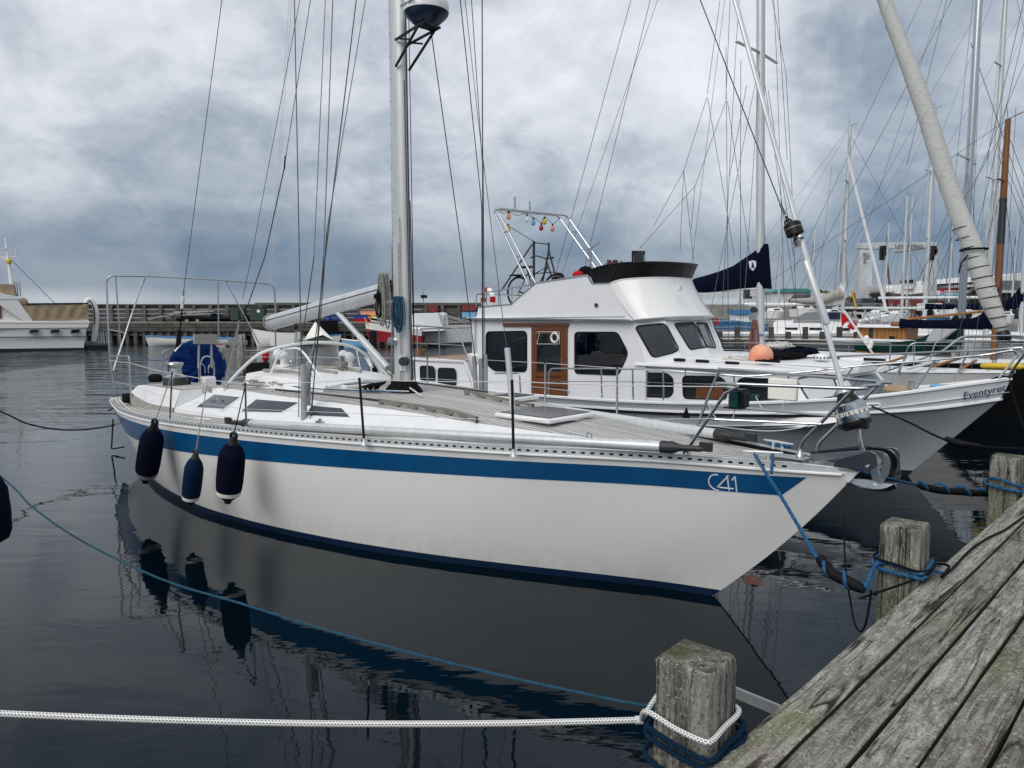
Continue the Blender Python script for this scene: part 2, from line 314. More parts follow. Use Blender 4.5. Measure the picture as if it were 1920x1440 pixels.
# ------------------------------------------------------------------ mesh builder
def V(*a): return Vector(a[0]) if len(a) == 1 else Vector(a)
class MB:
    def __init__(s): s.v = []; s.f = []; s.uv = None
    def add(s, vs, fs):
        o = len(s.v); s.v += [tuple(x) for x in vs]; s.f += [tuple(i+o for i in f) for f in fs]; return s
    def box(s, c, d, rz=0, rx=0, ry=0, taper=1):
        R = Matrix.Rotation(rz, 3, 'Z') @ Matrix.Rotation(ry, 3, 'Y') @ Matrix.Rotation(rx, 3, 'X'); c = Vector(c); vs = []
        for k in (-1, 1):
            q = taper if k > 0 else 1
            for i, j in ((-1, -1), (1, -1), (1, 1), (-1, 1)):
                vs.append(c + R @ Vector((i*d[0]/2*q, j*d[1]/2*q, k*d[2]/2)))
        return s.add(vs, [(3, 2, 1, 0), (4, 5, 6, 7), (0, 1, 5, 4), (1, 2, 6, 5), (2, 3, 7, 6), (3, 0, 4, 7)])
    def bar(s, p, q, w_, h, up=(0, 0, 1)):
        p = Vector(p); q = Vector(q); d = (q-p).normalized(); u = Vector(up); sd = d.cross(u).normalized()*w_/2; u2 = sd.cross(d).normalized()*h/2
        vs = [x + a*sd + b_*u2 for x in (p, q) for a, b_ in ((-1, -1), (1, -1), (1, 1), (-1, 1))]
        return s.add(vs, [(0, 1, 2, 3), (7, 6, 5, 4), (1, 0, 4, 5), (2, 1, 5, 6), (3, 2, 6, 7), (0, 3, 7, 4)])
    def tube(s, pts, r, n=8, cap=True, uv=False, flat=1.0):
        pts = [Vector(p) for p in pts]; m = len(pts); rr = r if isinstance(r, (list, tuple)) else [r]*m
        T = []
        for i in range(m):
            a = pts[min(i+1, m-1)] - pts[max(i-1, 0)]; T.append(a.normalized() if a.length > 1e-9 else Vector((0, 0, 1)))
        u = T[0].orthogonal().normalized()
        if abs(T[0].z) < .9: u = (Vector((0, 0, 1)) - T[0]*T[0].z).normalized()
        o = len(s.v); L_ = 0; uvs = []
        for i in range(m):
            if i: 
                u = (u - T[i]*u.dot(T[i])).normalized(); L_ += (pts[i]-pts[i-1]).length
            w_ = T[i].cross(u)
            for k in range(n):
                a = 2*PI*k/n; s.v.append(tuple(pts[i] + (u*math.cos(a)*flat + w_*math.sin(a))*rr[i]))
            uvs.append(L_)
        for i in range(m-1):
            for k in range(n):
                k2 = (k+1) % n; s.f.append((o+i*n+k, o+i*n+k2, o+(i+1)*n+k2, o+(i+1)*n+k))
                if uv:
                    if s.uv is None: s.uv = {}
                    s.uv[len(s.f)-1] = [(uvs[i], k/n), (uvs[i], (k+1)/n), (uvs[i+1], (k+1)/n), (uvs[i+1], k/n)]
        if cap:
            s.f.append(tuple(o+k for k in reversed(range(n)))); s.f.append(tuple(o+(m-1)*n+k for k in range(n)))
        return s
    def lathe(s, prof, o=(0, 0, 0), ax=(0, 0, 1), n=20, flat=1.0):
        ax = Vector(ax).normalized(); u = ax.orthogonal().normalized() if abs(ax.z) < .95 else Vector((1, 0, 0)); u = (u-ax*u.dot(ax)).normalized(); w_ = ax.cross(u); o = Vector(o); b0 = len(s.v)
        for r, z in prof:
            for k in range(n):
                a = 2*PI*k/n; s.v.append(tuple(o + ax*z + (u*math.cos(a) + w_*math.sin(a)*flat)*r))
        for i in range(len(prof)-1):
            for k in range(n):
                k2 = (k+1) % n; s.f.append((b0+i*n+k, b0+i*n+k2, b0+(i+1)*n+k2, b0+(i+1)*n+k))
        s.f.append(tuple(b0+k for k in reversed(range(n)))); s.f.append(tuple(b0+(len(prof)-1)*n+k for k in range(n)))
        return s
    def prism(s, poly, ext):
        poly = [Vector(p) for p in poly]; e = Vector(ext); n = len(poly)
        return s.add(poly + [p+e for p in poly], [tuple(reversed(range(n))), tuple(range(n, 2*n))] + [(i, (i+1) % n, n+(i+1) % n, n+i) for i in range(n)])
    def grid(s, rows, closed=False, flip=False):
        m = len(rows); n = len(rows[0]); o = len(s.v)
        for r in rows: s.v += [tuple(p) for p in r]
        for i in range(m-1):
            for j in range(n if closed else n-1):
                j2 = (j+1) % n; q = (o+i*n+j, o+i*n+j2, o+(i+1)*n+j2, o+(i+1)*n+j); s.f.append(tuple(reversed(q)) if flip else q)
        return s
    def ball(s, c, r, n=16, sq=(1, 1, 1)):
        c = Vector(c); m = n//2; o = len(s.v)
        for i in range(m+1):
            t = PI*i/m
            for k in range(n):
                a = 2*PI*k/n; s.v.append(tuple(c + Vector((math.sin(t)*math.cos(a)*r*sq[0], math.sin(t)*math.sin(a)*r*sq[1], math.cos(t)*r*sq[2]))))
        for i in range(m):
            for k in range(n):
                k2 = (k+1) % n; s.f.append((o+i*n+k, o+(i+1)*n+k, o+(i+1)*n+k2, o+i*n+k2))
        return s
    def ring(s, c, R, r, ax=(0, 0, 1), n=24, m=6, a0=0, a1=2*PI):
        ax = Vector(ax).normalized(); u = ax.orthogonal().normalized(); w_ = ax.cross(u); c = Vector(c)
        return s.tube([c+(u*math.cos(a0+(a1-a0)*k/n)+w_*math.sin(a0+(a1-a0)*k/n))*R for k in range(n+1)], r, m)
    def build(s, name, material, parent=None, kind=None, ang=38, label=None, bevel=0, smooth=True):
        me = bpy.data.meshes.new(name); me.from_pydata(s.v, [], s.f); me.validate(); me.update()
        if s.uv:
            ul = me.uv_layers.new(name='UVMap')
            for p in me.polygons:
                if p.index in s.uv:
                    for li, c in zip(p.loop_indices, s.uv[p.index]): ul.data[li].uv = c
        if smooth:
            me.polygons.foreach_set('use_smooth', [True]*len(me.polygons)); me.set_sharp_from_angle(angle=math.radians(ang))
        me.materials.append(material)
        o = bpy.data.objects.new(name, me); C.objects.link(o)
        if parent: o.parent = parent
        if kind: o['kind'] = kind
        if label: o['label'] = label
        if bevel:
            b_ = o.modifiers.new('bevel', 'BEVEL'); b_.width = bevel; b_.segments = 2; b_.limit_method = 'ANGLE'
        return o
def tag(o, label, cat, group=None):
    o['label'] = label; o['category'] = cat
    if group: o['group'] = group
    return o
def thing(name, label, cat, loc=(0, 0, 0), rz=0, group=None):
    o = bpy.data.objects.new(name, None); o.empty_display_size = .2; C.objects.link(o); o.location = loc; o.rotation_euler = (0, 0, rz)
    return tag(o, label, cat, group)
def fthing(fr, name, label, cat, group=None):
    return thing(name, label, cat, (fr.b.x, fr.b.y, 0), fr.ang, group)
def lift(o, fr):
    "a single-mesh thing modelled in a boat's axes"
    o.location = (fr.b.x, fr.b.y, 0); o.rotation_euler = (0, 0, fr.ang); return o
def catenary(p, q, sag, n=16):
    p = Vector(p); q = Vector(q); return [p.lerp(q, i/n) - Vector((0, 0, 4*sag*(i/n)*(1-i/n))) for i in range(n+1)]
def smooth_path(pts, k=6):
    pts = [Vector(p) for p in pts]; out_ = []
    for i in range(len(pts)-1):
        p0 = pts[max(i-1, 0)]; p1 = pts[i]; p2 = pts[i+1]; p3 = pts[min(i+2, len(pts)-1)]
        for j in range(k):
            t = j/k; out_.append(.5*((2*p1)+(p2-p0)*t+(2*p0-5*p1+4*p2-p3)*t*t+(3*p1-p0-3*p2+p3)*t**3))
    return out_+[pts[-1]]
def fillet(pts, r, k=4):
    pts = [Vector(p) for p in pts]; o = [pts[0]]
    for i in range(1, len(pts)-1):
        a = (pts[i-1]-pts[i]); b_ = (pts[i+1]-pts[i]); d = min(r, a.length*.45, b_.length*.45); A_ = pts[i]+a.normalized()*d; B_ = pts[i]+b_.normalized()*d
        for j in range(k+1):
            t = j/k; o.append(A_*(1-t)**2 + pts[i]*2*t*(1-t) + B_*t*t)
    return o+[pts[-1]]
def rpoly(pts, r, k=3):
    pts = [Vector(p) for p in pts]; n = len(pts); o = []
    for i in range(n):
        a = pts[i-1]-pts[i]; b_ = pts[(i+1) % n]-pts[i]; d = min(r, a.length*.45, b_.length*.45); A_ = pts[i]+a.normalized()*d; B_ = pts[i]+b_.normalized()*d
        for j in range(k+1):
            t = j/k; o.append(A_*(1-t)**2 + pts[i]*2*t*(1-t) + B_*t*t)
    return o
def interp(tab, x):
    tab = sorted(tab)
    if x <= tab[0][0]: return tab[0][1]
    for i in range(len(tab)-1):
        x0, y0 = tab[i]; x1, y1 = tab[i+1]
        if x <= x1:
            m0 = (tab[i+1][1]-tab[i-1][1])/(tab[i+1][0]-tab[i-1][0]) if i else (y1-y0)/(x1-x0)
            m1 = (tab[i+2][1]-tab[i][1])/(tab[i+2][0]-tab[i][0]) if i+2 < len(tab) else (y1-y0)/(x1-x0)
            h = x1-x0; t = (x-x0)/h
            return (2*t**3-3*t*t+1)*y0+(t**3-2*t*t+t)*h*m0+(-2*t**3+3*t*t)*y1+(t**3-t*t)*h*m1
    return tab[-1][1]
def text(name, s_, size, O, X, Y, material, parent=None, shear=0, depth=.002, bold=0, align='LEFT'):
    "lettering: O origin, X reading direction, Y up direction, all in the parent's axes"
    cu = bpy.data.curves.new(name, 'FONT'); cu.body = s_; cu.size = size; cu.shear = shear; cu.extrude = depth; cu.offset = bold; cu.align_x = align; cu.resolution_u = 3
    t = bpy.data.objects.new(name+'_c', cu); C.objects.link(t); dg = bpy.context.evaluated_depsgraph_get(); me = bpy.data.meshes.new_from_object(t.evaluated_get(dg)); bpy.data.objects.remove(t)
    X = Vector(X).normalized(); Z = X.cross(Vector(Y)).normalized(); Y = Z.cross(X)
    M_ = Matrix((X, Y, Z)).transposed().to_4x4(); M_.translation = Vector(O); me.transform(M_)
    me.materials.clear(); me.materials.append(material); o = bpy.data.objects.new(name, me); C.objects.link(o)
    if parent: o.parent = parent
    return o
def window(parent, poly, nrm, glass, frame=None, r=.06, th=.012, fw=.012, inner=None):
    "glass pane with a frame ring, standing proud of a wall; poly in parent's axes"
    nrm = Vector(nrm).normalized(); P = rpoly(poly, r)
    f = MB().tube([p+nrm*th*.6 for p in P+[P[0]]], fw, 6, cap=False).build('window', frame or black, parent)
    MB().prism([p-nrm*.004 for p in P], nrm*th*.8).build('pane', glass, f)
    return f

def hull_ex(m, t, p, mp):
    # yellowish grime above the waterline and faint rain streaks down from the deck edge
    L = t.links; tc_ = N('ShaderNodeTexCoord', t); sp = N('ShaderNodeSeparateXYZ', t); L.new(tc_.outputs['Object'], sp.inputs[0])
    q = N('ShaderNodeMapping', t); q.inputs['Scale'].default_value = (7, 7, .5); L.new(tc_.outputs['Object'], q.inputs[0])
    n = N('ShaderNodeTexNoise', t); n.inputs['Scale'].default_value = 1.6; n.inputs['Detail'].default_value = 6; n.inputs['Roughness'].default_value = .7; L.new(q.outputs[0], n.inputs['Vector'])
    def rg(s_, a, b_, c, d):
        r = N('ShaderNodeMapRange', t); r.inputs[1].default_value = a; r.inputs[2].default_value = b_; r.inputs[3].default_value = c; r.inputs[4].default_value = d; L.new(s_, r.inputs[0]); return r.outputs[0]
    def ml(a, b_):
        x = N('ShaderNodeMath', t, operation='MULTIPLY'); L.new(a, x.inputs[0]); L.new(b_, x.inputs[1]); return x.outputs[0]
    src = p.inputs['Base Color'].links[0].from_socket
    m1 = N('ShaderNodeMixRGB', t); L.new(ml(rg(sp.outputs[2], .07, .34, 1, 0), rg(n.outputs[0], .35, .62, .02, .30)), m1.inputs[0]); L.new(src, m1.inputs[1]); m1.inputs[2].default_value = (.50, .48, .38, 1)
    m2 = N('ShaderNodeMixRGB', t); L.new(rg(n.outputs[0], .56, .72, 0, .07), m2.inputs[0]); L.new(m1.outputs[0], m2.inputs[1]); m2.inputs[2].default_value = (.55, .545, .52, 1)
    L.new(m2.outputs[0], p.inputs['Base Color'])
gelh = mat('gelcoat_hull', (.84, .835, .81), .2, col2=(.80, .80, .785), nscale=1.1, lo=.3, hi=.8, stretch=(.6, .6, 2), coat=.25, bump=.05, bscale=.9, extra=hull_ex)
def see_glass(name, tint, refl=.9):
    m = bpy.data.materials.new(name); m.use_nodes = True; t = m.node_tree; t.nodes.clear()
    o_ = N('ShaderNodeOutputMaterial', t); mx_ = N('ShaderNodeMixShader', t); tr = N('ShaderNodeBsdfTransparent', t); gl = N('ShaderNodeBsdfGlossy', t); fr_ = N('ShaderNodeMath', t, operation='MULTIPLY_ADD'); lw = N('ShaderNodeLayerWeight', t); lw.inputs[0].default_value = .5; pw = N('ShaderNodeMath', t, operation='POWER'); pw.inputs[1].default_value = 5; t.links.new(lw.outputs['Facing'], pw.inputs[0]); t.links.new(pw.outputs[0], fr_.inputs[0]); fr_.inputs[1].default_value = .93; fr_.inputs[2].default_value = .07
    tr.inputs[0].default_value = tuple(tint)+(1,); gl.inputs['Roughness'].default_value = .02; gl.inputs['Color'].default_value = (refl, refl, refl, 1)
    t.links.new(fr_.outputs[0], mx_.inputs[0]); t.links.new(tr.outputs[0], mx_.inputs[1]); t.links.new(gl.outputs[0], mx_.inputs[2]); t.links.new(mx_.outputs[0], o_.inputs[0]); return m
glass_t = see_glass('tinted_glass', (.42, .45, .48)); glass_c = see_glass('clear_glass', (.72, .76, .78))
def holed(mb, outer, holes, nrm, th=.05):
    "a plate with real openings: two faces, the outer rim and the reveals"
    from mathutils.geometry import tessellate_polygon
    nrm = Vector(nrm).normalized(); loops = [[Vector(p) for p in L_] for L_ in [outer]+holes]; flat = [p for L_ in loops for p in L_]
    tris = tessellate_polygon(loops); o = len(mb.v); n_ = len(flat); mb.v += [tuple(p) for p in flat]+[tuple(p-nrm*th) for p in flat]
    for t_ in tris:
        a, b_, c_ = [flat[i] for i in t_]
        if (b_-a).cross(c_-a).length < 1e-9: continue
        q = t_ if (b_-a).cross(c_-a).dot(nrm) > 0 else t_[::-1]
        mb.f.append(tuple(o+i for i in q)); mb.f.append(tuple(o+n_+i for i in q[::-1]))
    k_ = 0
    for L_ in loops:
        m_ = len(L_)
        for i in range(m_): j = (i+1) % m_; mb.f.append((o+k_+i, o+k_+j, o+n_+k_+j, o+n_+k_+i))
        k_ += m_
    return mb
# ================================================================== water and pier
wm = bpy.data.meshes.new('water'); S_ = 1500
wm.from_pydata([(-S_, -S_, 0), (S_, -S_, 0), (S_, S_, 0), (-S_, S_, 0)], [], [(0, 1, 2, 3)]); wm.materials.append(waterm)
wo = bpy.data.objects.new('water', wm); C.objects.link(wo); wo['kind'] = 'structure'
A = Frame(2.63, 5.745)            # main yacht, origin under the bow tip
PF = Frame(2.63, 5.745, 46.8)     # the pier: x along it (away from the camera), y towards the water
PZ = .9
pier = bpy.data.objects.new('pier', None); C.objects.link(pier); pier['kind'] = 'structure'
pier.location = (PF.b.x, PF.b.y, 0); pier.rotation_euler = (0, 0, PF.ang)
def plank_mesh(L_, w_, h, seed):
    rnd = random.Random(seed); n = max(3, int(L_/.3)); rows = []; mb = MB()
    for i in range(n+1):
        x = L_*i/n; jl = rnd.uniform(-.0025, .0025); jr = rnd.uniform(-.0025, .0025); jt = rnd.uniform(-.0012, .0012); c = .005
        rows.append([(x, jl, -h), (x, jl, -c), (x, c+jl, jt), (x, w_-c+jr, jt), (x, w_+jr, -c), (x, w_+jr, -h)])
    mb.grid(rows, closed=True, flip=True)
    m = len(rows[0]); mb.f.append(tuple(range(m))); mb.f.append(tuple(reversed([n*m+i for i in range(m)])))
    return mb
j0 = A.z(1655, 1160, PZ).y; j2 = A.z(1858, 1175, PZ).y
k = 0
for row in range(14):
    xa = .762 + row*.1815; w_ = .167
    st = (j0, j0+2.1, j2+1.7, j2, j2+3.3, j2+.9, j0+1.3)[row % 7]
    y = st - 3*4.2
    while y < 24:
        L_ = 4.2; b_ = plank_mesh(L_-.008, w_, .06, k)
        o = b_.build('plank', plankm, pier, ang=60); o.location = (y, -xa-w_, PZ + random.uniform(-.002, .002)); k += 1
        y += L_
nb_ = MB(); rn = random.Random(17)
for row in range(12):
    for q in range(26):
        for s_ in (.035, .130): nb_.lathe([(.0042, -.001), (.0042, .0014), (.002, .0018)], (-8+q*.61+rn.uniform(-.012, .012), -.762-row*.1815-s_+rn.uniform(-.008, .008), PZ), n=6)
nb_.build('nail_head', mat('nail', (.05, .035, .025), .7), pier, kind='stuff')
for i in range(10):                       # beams under the planks
    MB().box((-8+i*3.4, -2.0, PZ-.14), (.15, 2.5, .18)).build('beam', pilem, pier)
MB().box((7.5, -1.02, PZ-.13), (33, .12, .16)).build('beam', pilem, pier)
MB().box((7.5, -3.0, PZ-.13), (33, .12, .16)).build('beam', pilem, pier)
def pile(x, y, top, label, s=.222, bot=-1.2, seed=0, yaw=0):
    rnd = random.Random(seed); mb = MB(); rows = []; hs = [bot, -.2, .3, .6, .8, .95, 1.05, 1.15, top-.05, top-.012, top]
    for h in hs:
        r = []; c = .010; q = s/2 - (.006 if h == top else 0)
        for (sx, sy) in ((-1, -1), (1, -1), (1, 1), (-1, 1)):
            e = rnd.uniform(-.003, .003)
            a = (sx*(q-c)+e, sy*q+e); b_ = (sx*q+e, sy*(q-c)+e); r += [a, b_] if sx*sy > 0 else [b_, a]
        r = [r[i] for i in (1, 2, 3, 4, 5, 6, 7, 0)] if False else r
        rows.append([(h, p[0], p[1]) for p in sorted(r, key=lambda p: math.atan2(p[1], p[0]))])
    mb.grid(rows, closed=True); n = 8; b0 = (len(rows)-1)*n
    # top: slightly domed, with its own fan
    ci = len(mb.v); mb.v.append((top+.006, rnd.uniform(-.02, .02), rnd.uniform(-.02, .02)))
    for i in range(n): mb.f.append((b0+i, b0+(i+1) % n, ci))
    o = mb.build('mooring_pile', pilem, ang=50)
    o.matrix_world = Matrix.Translation(PF.w(x, y, 0)) @ Matrix.Rotation(PF.ang+yaw, 4, 'Z') @ Matrix.Rotation(-PI/2, 4, 'Y')
    return tag(o, label, 'pile', 'square timber mooring piles along the pier edge')
pile(-3.515, -.632, 1.222, 'square weathered mooring pile nearest the camera with white and navy rope round it', seed=1, yaw=.03)
pile(-1.06, -.640, 1.222, 'square weathered mooring pile behind the bow anchor, blue rope and black cord round its foot', seed=2)
pile(1.93, -.612, 1.215, 'square weathered mooring pile at the right edge with blue rope wound on a black snubber', seed=3, yaw=-.02)
pile(5.4, -.62, 1.2, 'square mooring pile farther along the pier, past the right edge', seed=4) if False else None
# --- white rope with black flecks, spliced eye round the nearest pile
def loop_round(x, y, z, s, r, n=1, dz=.0, tilt=0, start=0, pitch=0):
    pts = []; c = s/2+r
    tot = int(n*16)
    for i in range(tot+1):
        a = start + 2*PI*i/16
        q = max(abs(math.cos(a)), abs(math.sin(a))); k_ = min(c/q, c*1.22)
        pts.append(PF.w(x+math.cos(a)*k_, y+math.sin(a)*k_, z + tilt*math.cos(a+.6) + pitch*i/16))
    return pts
t = thing('braided_rope', 'white braided rope with black flecks running left from its eye on the nearest pile', 'rope', tuple(PF.w(-3.515, -.632, .98)))
def rel(pts, o): return [p - Vector(o) for p in pts]
O_ = t.location.copy()
jn = D(1203, 1350, 2.86)
pts = smooth_path([D(-700, 1290, 2.6), D(-300, 1322, 2.68), D(0, 1338, 2.74), D(300, 1350, 2.77), D(600, 1357, 2.80), D(900, 1357, 2.83), D(1100, 1353, 2.85), jn], 6)
MB().tube(rel(pts, O_), .0125, 12, uv=True).build('standing_part', braid, t)
pc = lambda dx, dy, z: PF.w(-3.515+dx, -.632+dy, z)
eye = [jn, pc(-.125, .13, 1.005), pc(-.135, 0, .992), pc(-.13, -.10, .985), pc(-.105, -.127, .983), pc(0, -.125, .995), pc(.09, -.127, 1.005), pc(.125, -.10, 1.01), pc(.125, 0, 1.02), pc(.12, .10, 1.025), pc(.09, .13, 1.03), pc(0, .15, 1.025), jn]
MB().tube(rel(smooth_path(eye, 5), O_), .0105, 12, uv=True).build('eye', braid, t)
MB().tube(rel([jn+(pts[-3]-jn)*.5, jn+(pts[-2]-jn)*.1, jn+(jn-pts[-2])*.18], O_), .016, 12).build('whipping', whitef, t)
def twist(pts, r, n=3, tw=70):
    "three-strand laid rope"
    pts = [Vector(p) for p in pts]; mb = MB(); L_ = 0; dense = [pts[0]]
    for i in range(len(pts)-1):
        d = (pts[i+1]-pts[i]); m = max(1, int(d.length/(r*1.3)))
        for j in range(1, m+1): dense.append(pts[i]+d*j/m)
    for s_ in range(n):
        path = []; L_ = 0; u = None
        for i, p in enumerate(dense):
            T = (dense[min(i+1, len(dense)-1)]-dense[max(i-1, 0)]).normalized()
            if i: L_ += (p-dense[i-1]).length
            if u is None: u = T.orthogonal().normalized()
            u = (u - T*u.dot(T)).normalized(); w_ = T.cross(u); a = 2*PI*s_/n + L_/r*.55
            path.append(p + (u*math.cos(a)+w_*math.sin(a))*r*.5)
        mb.tube(path, r*.56, 6)
    return mb
# --- navy rope with two turns, its tail going under the planks, and the long teal line to the left boat
t = thing('laid_rope', 'dark navy laid rope wound below the white eye on the nearest pile', 'rope', tuple(PF.w(-3.515, -.632, .9)))
O_ = t.location.copy()
pth = [pc(-.13, .13, .95), pc(-.145, 0, .935), pc(-.14, -.11, .925), pc(-.11, -.14, .92), pc(0, -.135, .93), pc(.11, -.14, .945), pc(.14, -.1, .955), pc(.13, .1, .96), pc(0, .14, .955), pc(-.13, .13, .925), pc(-.14, 0, .90), pc(-.14, -.115, .893), pc(-.115, -.14, .89), pc(0, -.135, .897), pc(.11, -.145, .91), pc(.145, -.1, .92), pc(.13, .12, .9), pc(-.02, .14, .86), pc(-.14, .12, .84), pc(-.145, -.1, .8), pc(-.11, -.15, .79), pc(.0, -.15, .80), pc(.13, -.17, .84), pc(.25, -.22, .80)]
twist(rel(smooth_path(pth, 4), O_), .0115).build('turns', rope_n, t)
tp = [D(-420, 520, 9.5), D(-200, 735, 7.4), D(0, 892, 5.8), D(60, 950, 5.4), D(150, 1012, 5.0), D(300, 1085, 4.5), D(450, 1131, 4.1), D(600, 1178, 3.8), D(750, 1219, 3.55), D(900, 1257, 3.32), D(1050, 1291, 3.12), D(1228, 1325, 2.93), pc(-.02, .12, 1.04), pc(.11, .13, 1.0)]
tag(twist(smooth_path(tp, 5), .0068).build('mooring_line', rope_t), 'long teal mooring line slanting across the water from the left edge to the nearest pile', 'rope')
tag(MB().bar(G(1340, 1282, .35), G(1475, 1338, .35), .02, .06).build('metal_strut', galv), 'flat galvanised strut low over the water behind the nearest pile', 'strut')
tag(MB().bar(pc(.112, .06, 1.045), pc(.112, .06, 1.10), .03, .003, up=(1, 0, 0)).build('tie_wrap', yellowb), 'bright yellow tie wrap on the nearest pile above the ropes', 'tie')
# --- blue line from the yacht's bow cleat to the second pile, with a black rubber snubber
c1 = A.z(1415, 852, 1.33); c1w = A.w(*c1)
P2 = lambda dx, dy, z: PF.w(-1.06+dx, -.640+dy, z)
s0 = D(1535, 1052, 4.55); s1 = D(1622, 1108, 4.35); e1 = P2(-.13, .1, .985)
root = thing('mooring_line', 'blue mooring line from the bow cleat through a black snubber to the second pile', 'rope', tuple(c1w)); O_ = root.location.copy()
twist(rel(smooth_path([c1w, D(1432, 880, 5.2), D(1470, 940, 4.95), s0, D(1545, 1068, 4.53)], 5), O_), .0125).build('line', rope_b, root)
c2 = A.w(*A.z(1449, 850, 1.33)); twist(rel([c2, D(1448, 870, 5.15), D(1446, 888, 5.1)], O_), .0115).build('line', rope_b, root)
hose = smooth_path([s0+Vector((0, 0, .03)), D(1560, 1075, 4.5), D(1590, 1090, 4.42), s1], 4)
MB().tube(rel(hose, O_), [.024]+[.034]*(len(hose)-3)+[.026, .018], 12).build('snubber', rubber, root)
def helix(a, b_, R, turns, ph=0, n=14):
    a = Vector(a); b_ = Vector(b_); T = (b_-a).normalized(); u = T.orthogonal().normalized(); w_ = T.cross(u); m = int(turns*n)
    return [a.lerp(b_, i/m) + (u*math.cos(ph+2*PI*i/n)+w_*math.sin(ph+2*PI*i/n))*R for i in range(m+1)]
twist(rel(helix(D(1540, 1060, 4.53), s1+V(0, 0, .0), .036, 2.1, 1.0, 20), O_), .0105).build('wrap', rope_b, root)
twist(rel(smooth_path([s1, e1, P2(-.14, -.1, .975), P2(-.1, -.135, .97), P2(.1, -.13, .985), P2(.135, -.09, .98), P2(.13, .12, .985), P2(-.1, .14, .99), P2(-.14, .1, .955), P2(-.135, -.11, .945), P2(-.1, -.14, .94), P2(.1, -.145, .93), P2(.14, -.2, .915)], 4), O_), .0115).build('turns', rope_b, root)
cord = [D(1612, 1122, 4.3), P2(-.14, -.1, .93), P2(0, -.15, .955), P2(.13, -.13, .985), P2(.15, 0, .995), P2(.1, .14, 1.0), P2(-.1, .14, 1.005), P2(-.145, 0, 1.0), P2(-.14, -.12, .985), P2(0, -.145, .97), P2(.12, -.15, .975), P2(.2, -.2, .95), PF.loc(G(1778, 1072, PZ+.012)), PF.loc(G(1800, 1052, PZ+.012))]
cord = cord[:-2] + [G(1765, 1082, PZ+.02), G(1790, 1062, PZ+.012), G(1815, 1035, PZ+.012), G(1850, 1010, PZ+.012), G(1885, 993, PZ+.012), G(1920, 968, PZ+.012), G(1960, 940, PZ+.012), G(2040, 880, PZ+.012)]
tag(MB().tube(smooth_path(cord, 5), .0075, 8).build('shore_cable', rope_k), 'thin black cable wound on the second pile and lying along the grey planks', 'cable')
hang = [A.w(*A.y(1584, 915, 0)), D(1584, 960, 4.9), D(1583, 1010, 4.75), D(1586, 1070, 4.6), D(1595, 1130, 4.5), D(1603, 1170, 4.42), D(1614, 1184, 4.38), D(1624, 1166, 4.33), D(1632, 1120, 4.3), D(1632, 1105, 4.3)]
tag(MB().tube(smooth_path(hang, 5), .006, 6).build('hanging_cable', rope_k), 'thin black cable hanging in a loop from the bow of the blue striped yacht', 'cable')
# --- right: blue line on a long black snubber to the third pile; black line from the white trawler's bow
P3 = lambda dx, dy, z: PF.w(1.93+dx, -.612+dy, z)
root = thing('mooring_line', 'blue mooring line spiralled round a long black snubber at the third pile', 'rope', tuple(A.w(-.3, .4, 1.2))); O_ = root.location.copy()
h0 = D(1720, 909, 7.0); h1 = D(1852, 926, 7.05)
twist(rel(smooth_path([A.w(-.55, .55, 1.3), A.w(-.1, .35, 1.22), D(1640, 890, 5.9), D(1690, 903, 6.7), h0], 5), O_), .013).build('line', rope_b, root)
hh = smooth_path([h0-Vector((0, 0, .0)), D(1760, 919, 7.02), D(1800, 922, 7.03), h1], 4)
MB().tube(rel(hh, O_), [.02]+[.034]*(len(hh)-3)+[.03, .02], 12).build('snubber', rubber, root)
twist(rel(helix(h0, h1, .038, 3.3, .5, 20), O_), .0125).build('wrap', rope_b, root)
twist(rel(smooth_path([h1, P3(-.13, .1, 1.02), P3(-.13, -.1, .985), P3(-.08, -.14, .97), P3(.1, -.14, .955), P3(.14, 0, .96), P3(.1, .14, .97), P3(-.12, .12, .96), P3(-.13, -.12, .93), P3(.05, -.15, .925), P3(.2, -.18, .93)], 4), O_), .013).build('turns', rope_b, root)
bl = [D(1635, 762, 9.9), D(1700, 790, 9.4), D(1776, 826, 8.9), D(1850, 838, 8.6), D(1925, 842, 8.5), D(2000, 850, 8.4)]
root = thing('mooring_line', 'black mooring line from the white trawler hull slanting down to the right', 'rope', tuple(bl[0])); O_ = root.location.copy()
MB().tube(rel(smooth_path(bl, 4), O_), .013, 8).build('line', rope_k, root)
MB().tube(rel([D(1772, 822, 8.9), D(1800, 832, 8.8), D(1840, 838, 8.65)], O_), [.03, .04, .03], 10).build('snubber', rubber, root)
bl = [D(1893, 712, 10.4), D(1905, 760, 10.3), D(1925, 815, 10.1), D(1950, 850, 9.9)]
tag(MB().tube(smooth_path(bl, 4), .012, 8).build('bow_line', rope_k), 'dark line hanging from the stem head of the trawler at the right edge', 'rope')
# --- left: dark line from the left edge to the yacht's stern
tag(MB().tube(smooth_path([D(-160, 705, 12), D(0, 771, 12), D(50, 794, 12.2), D(105, 805, 12.4), D(150, 806, 12.6), D(180, 803, 12.8), D(216, 797, 13.0)], 4), .013, 6).build('stern_line', rope_k), 'dark sagging line from the left edge to the stern of the blue striped yacht', 'rope')
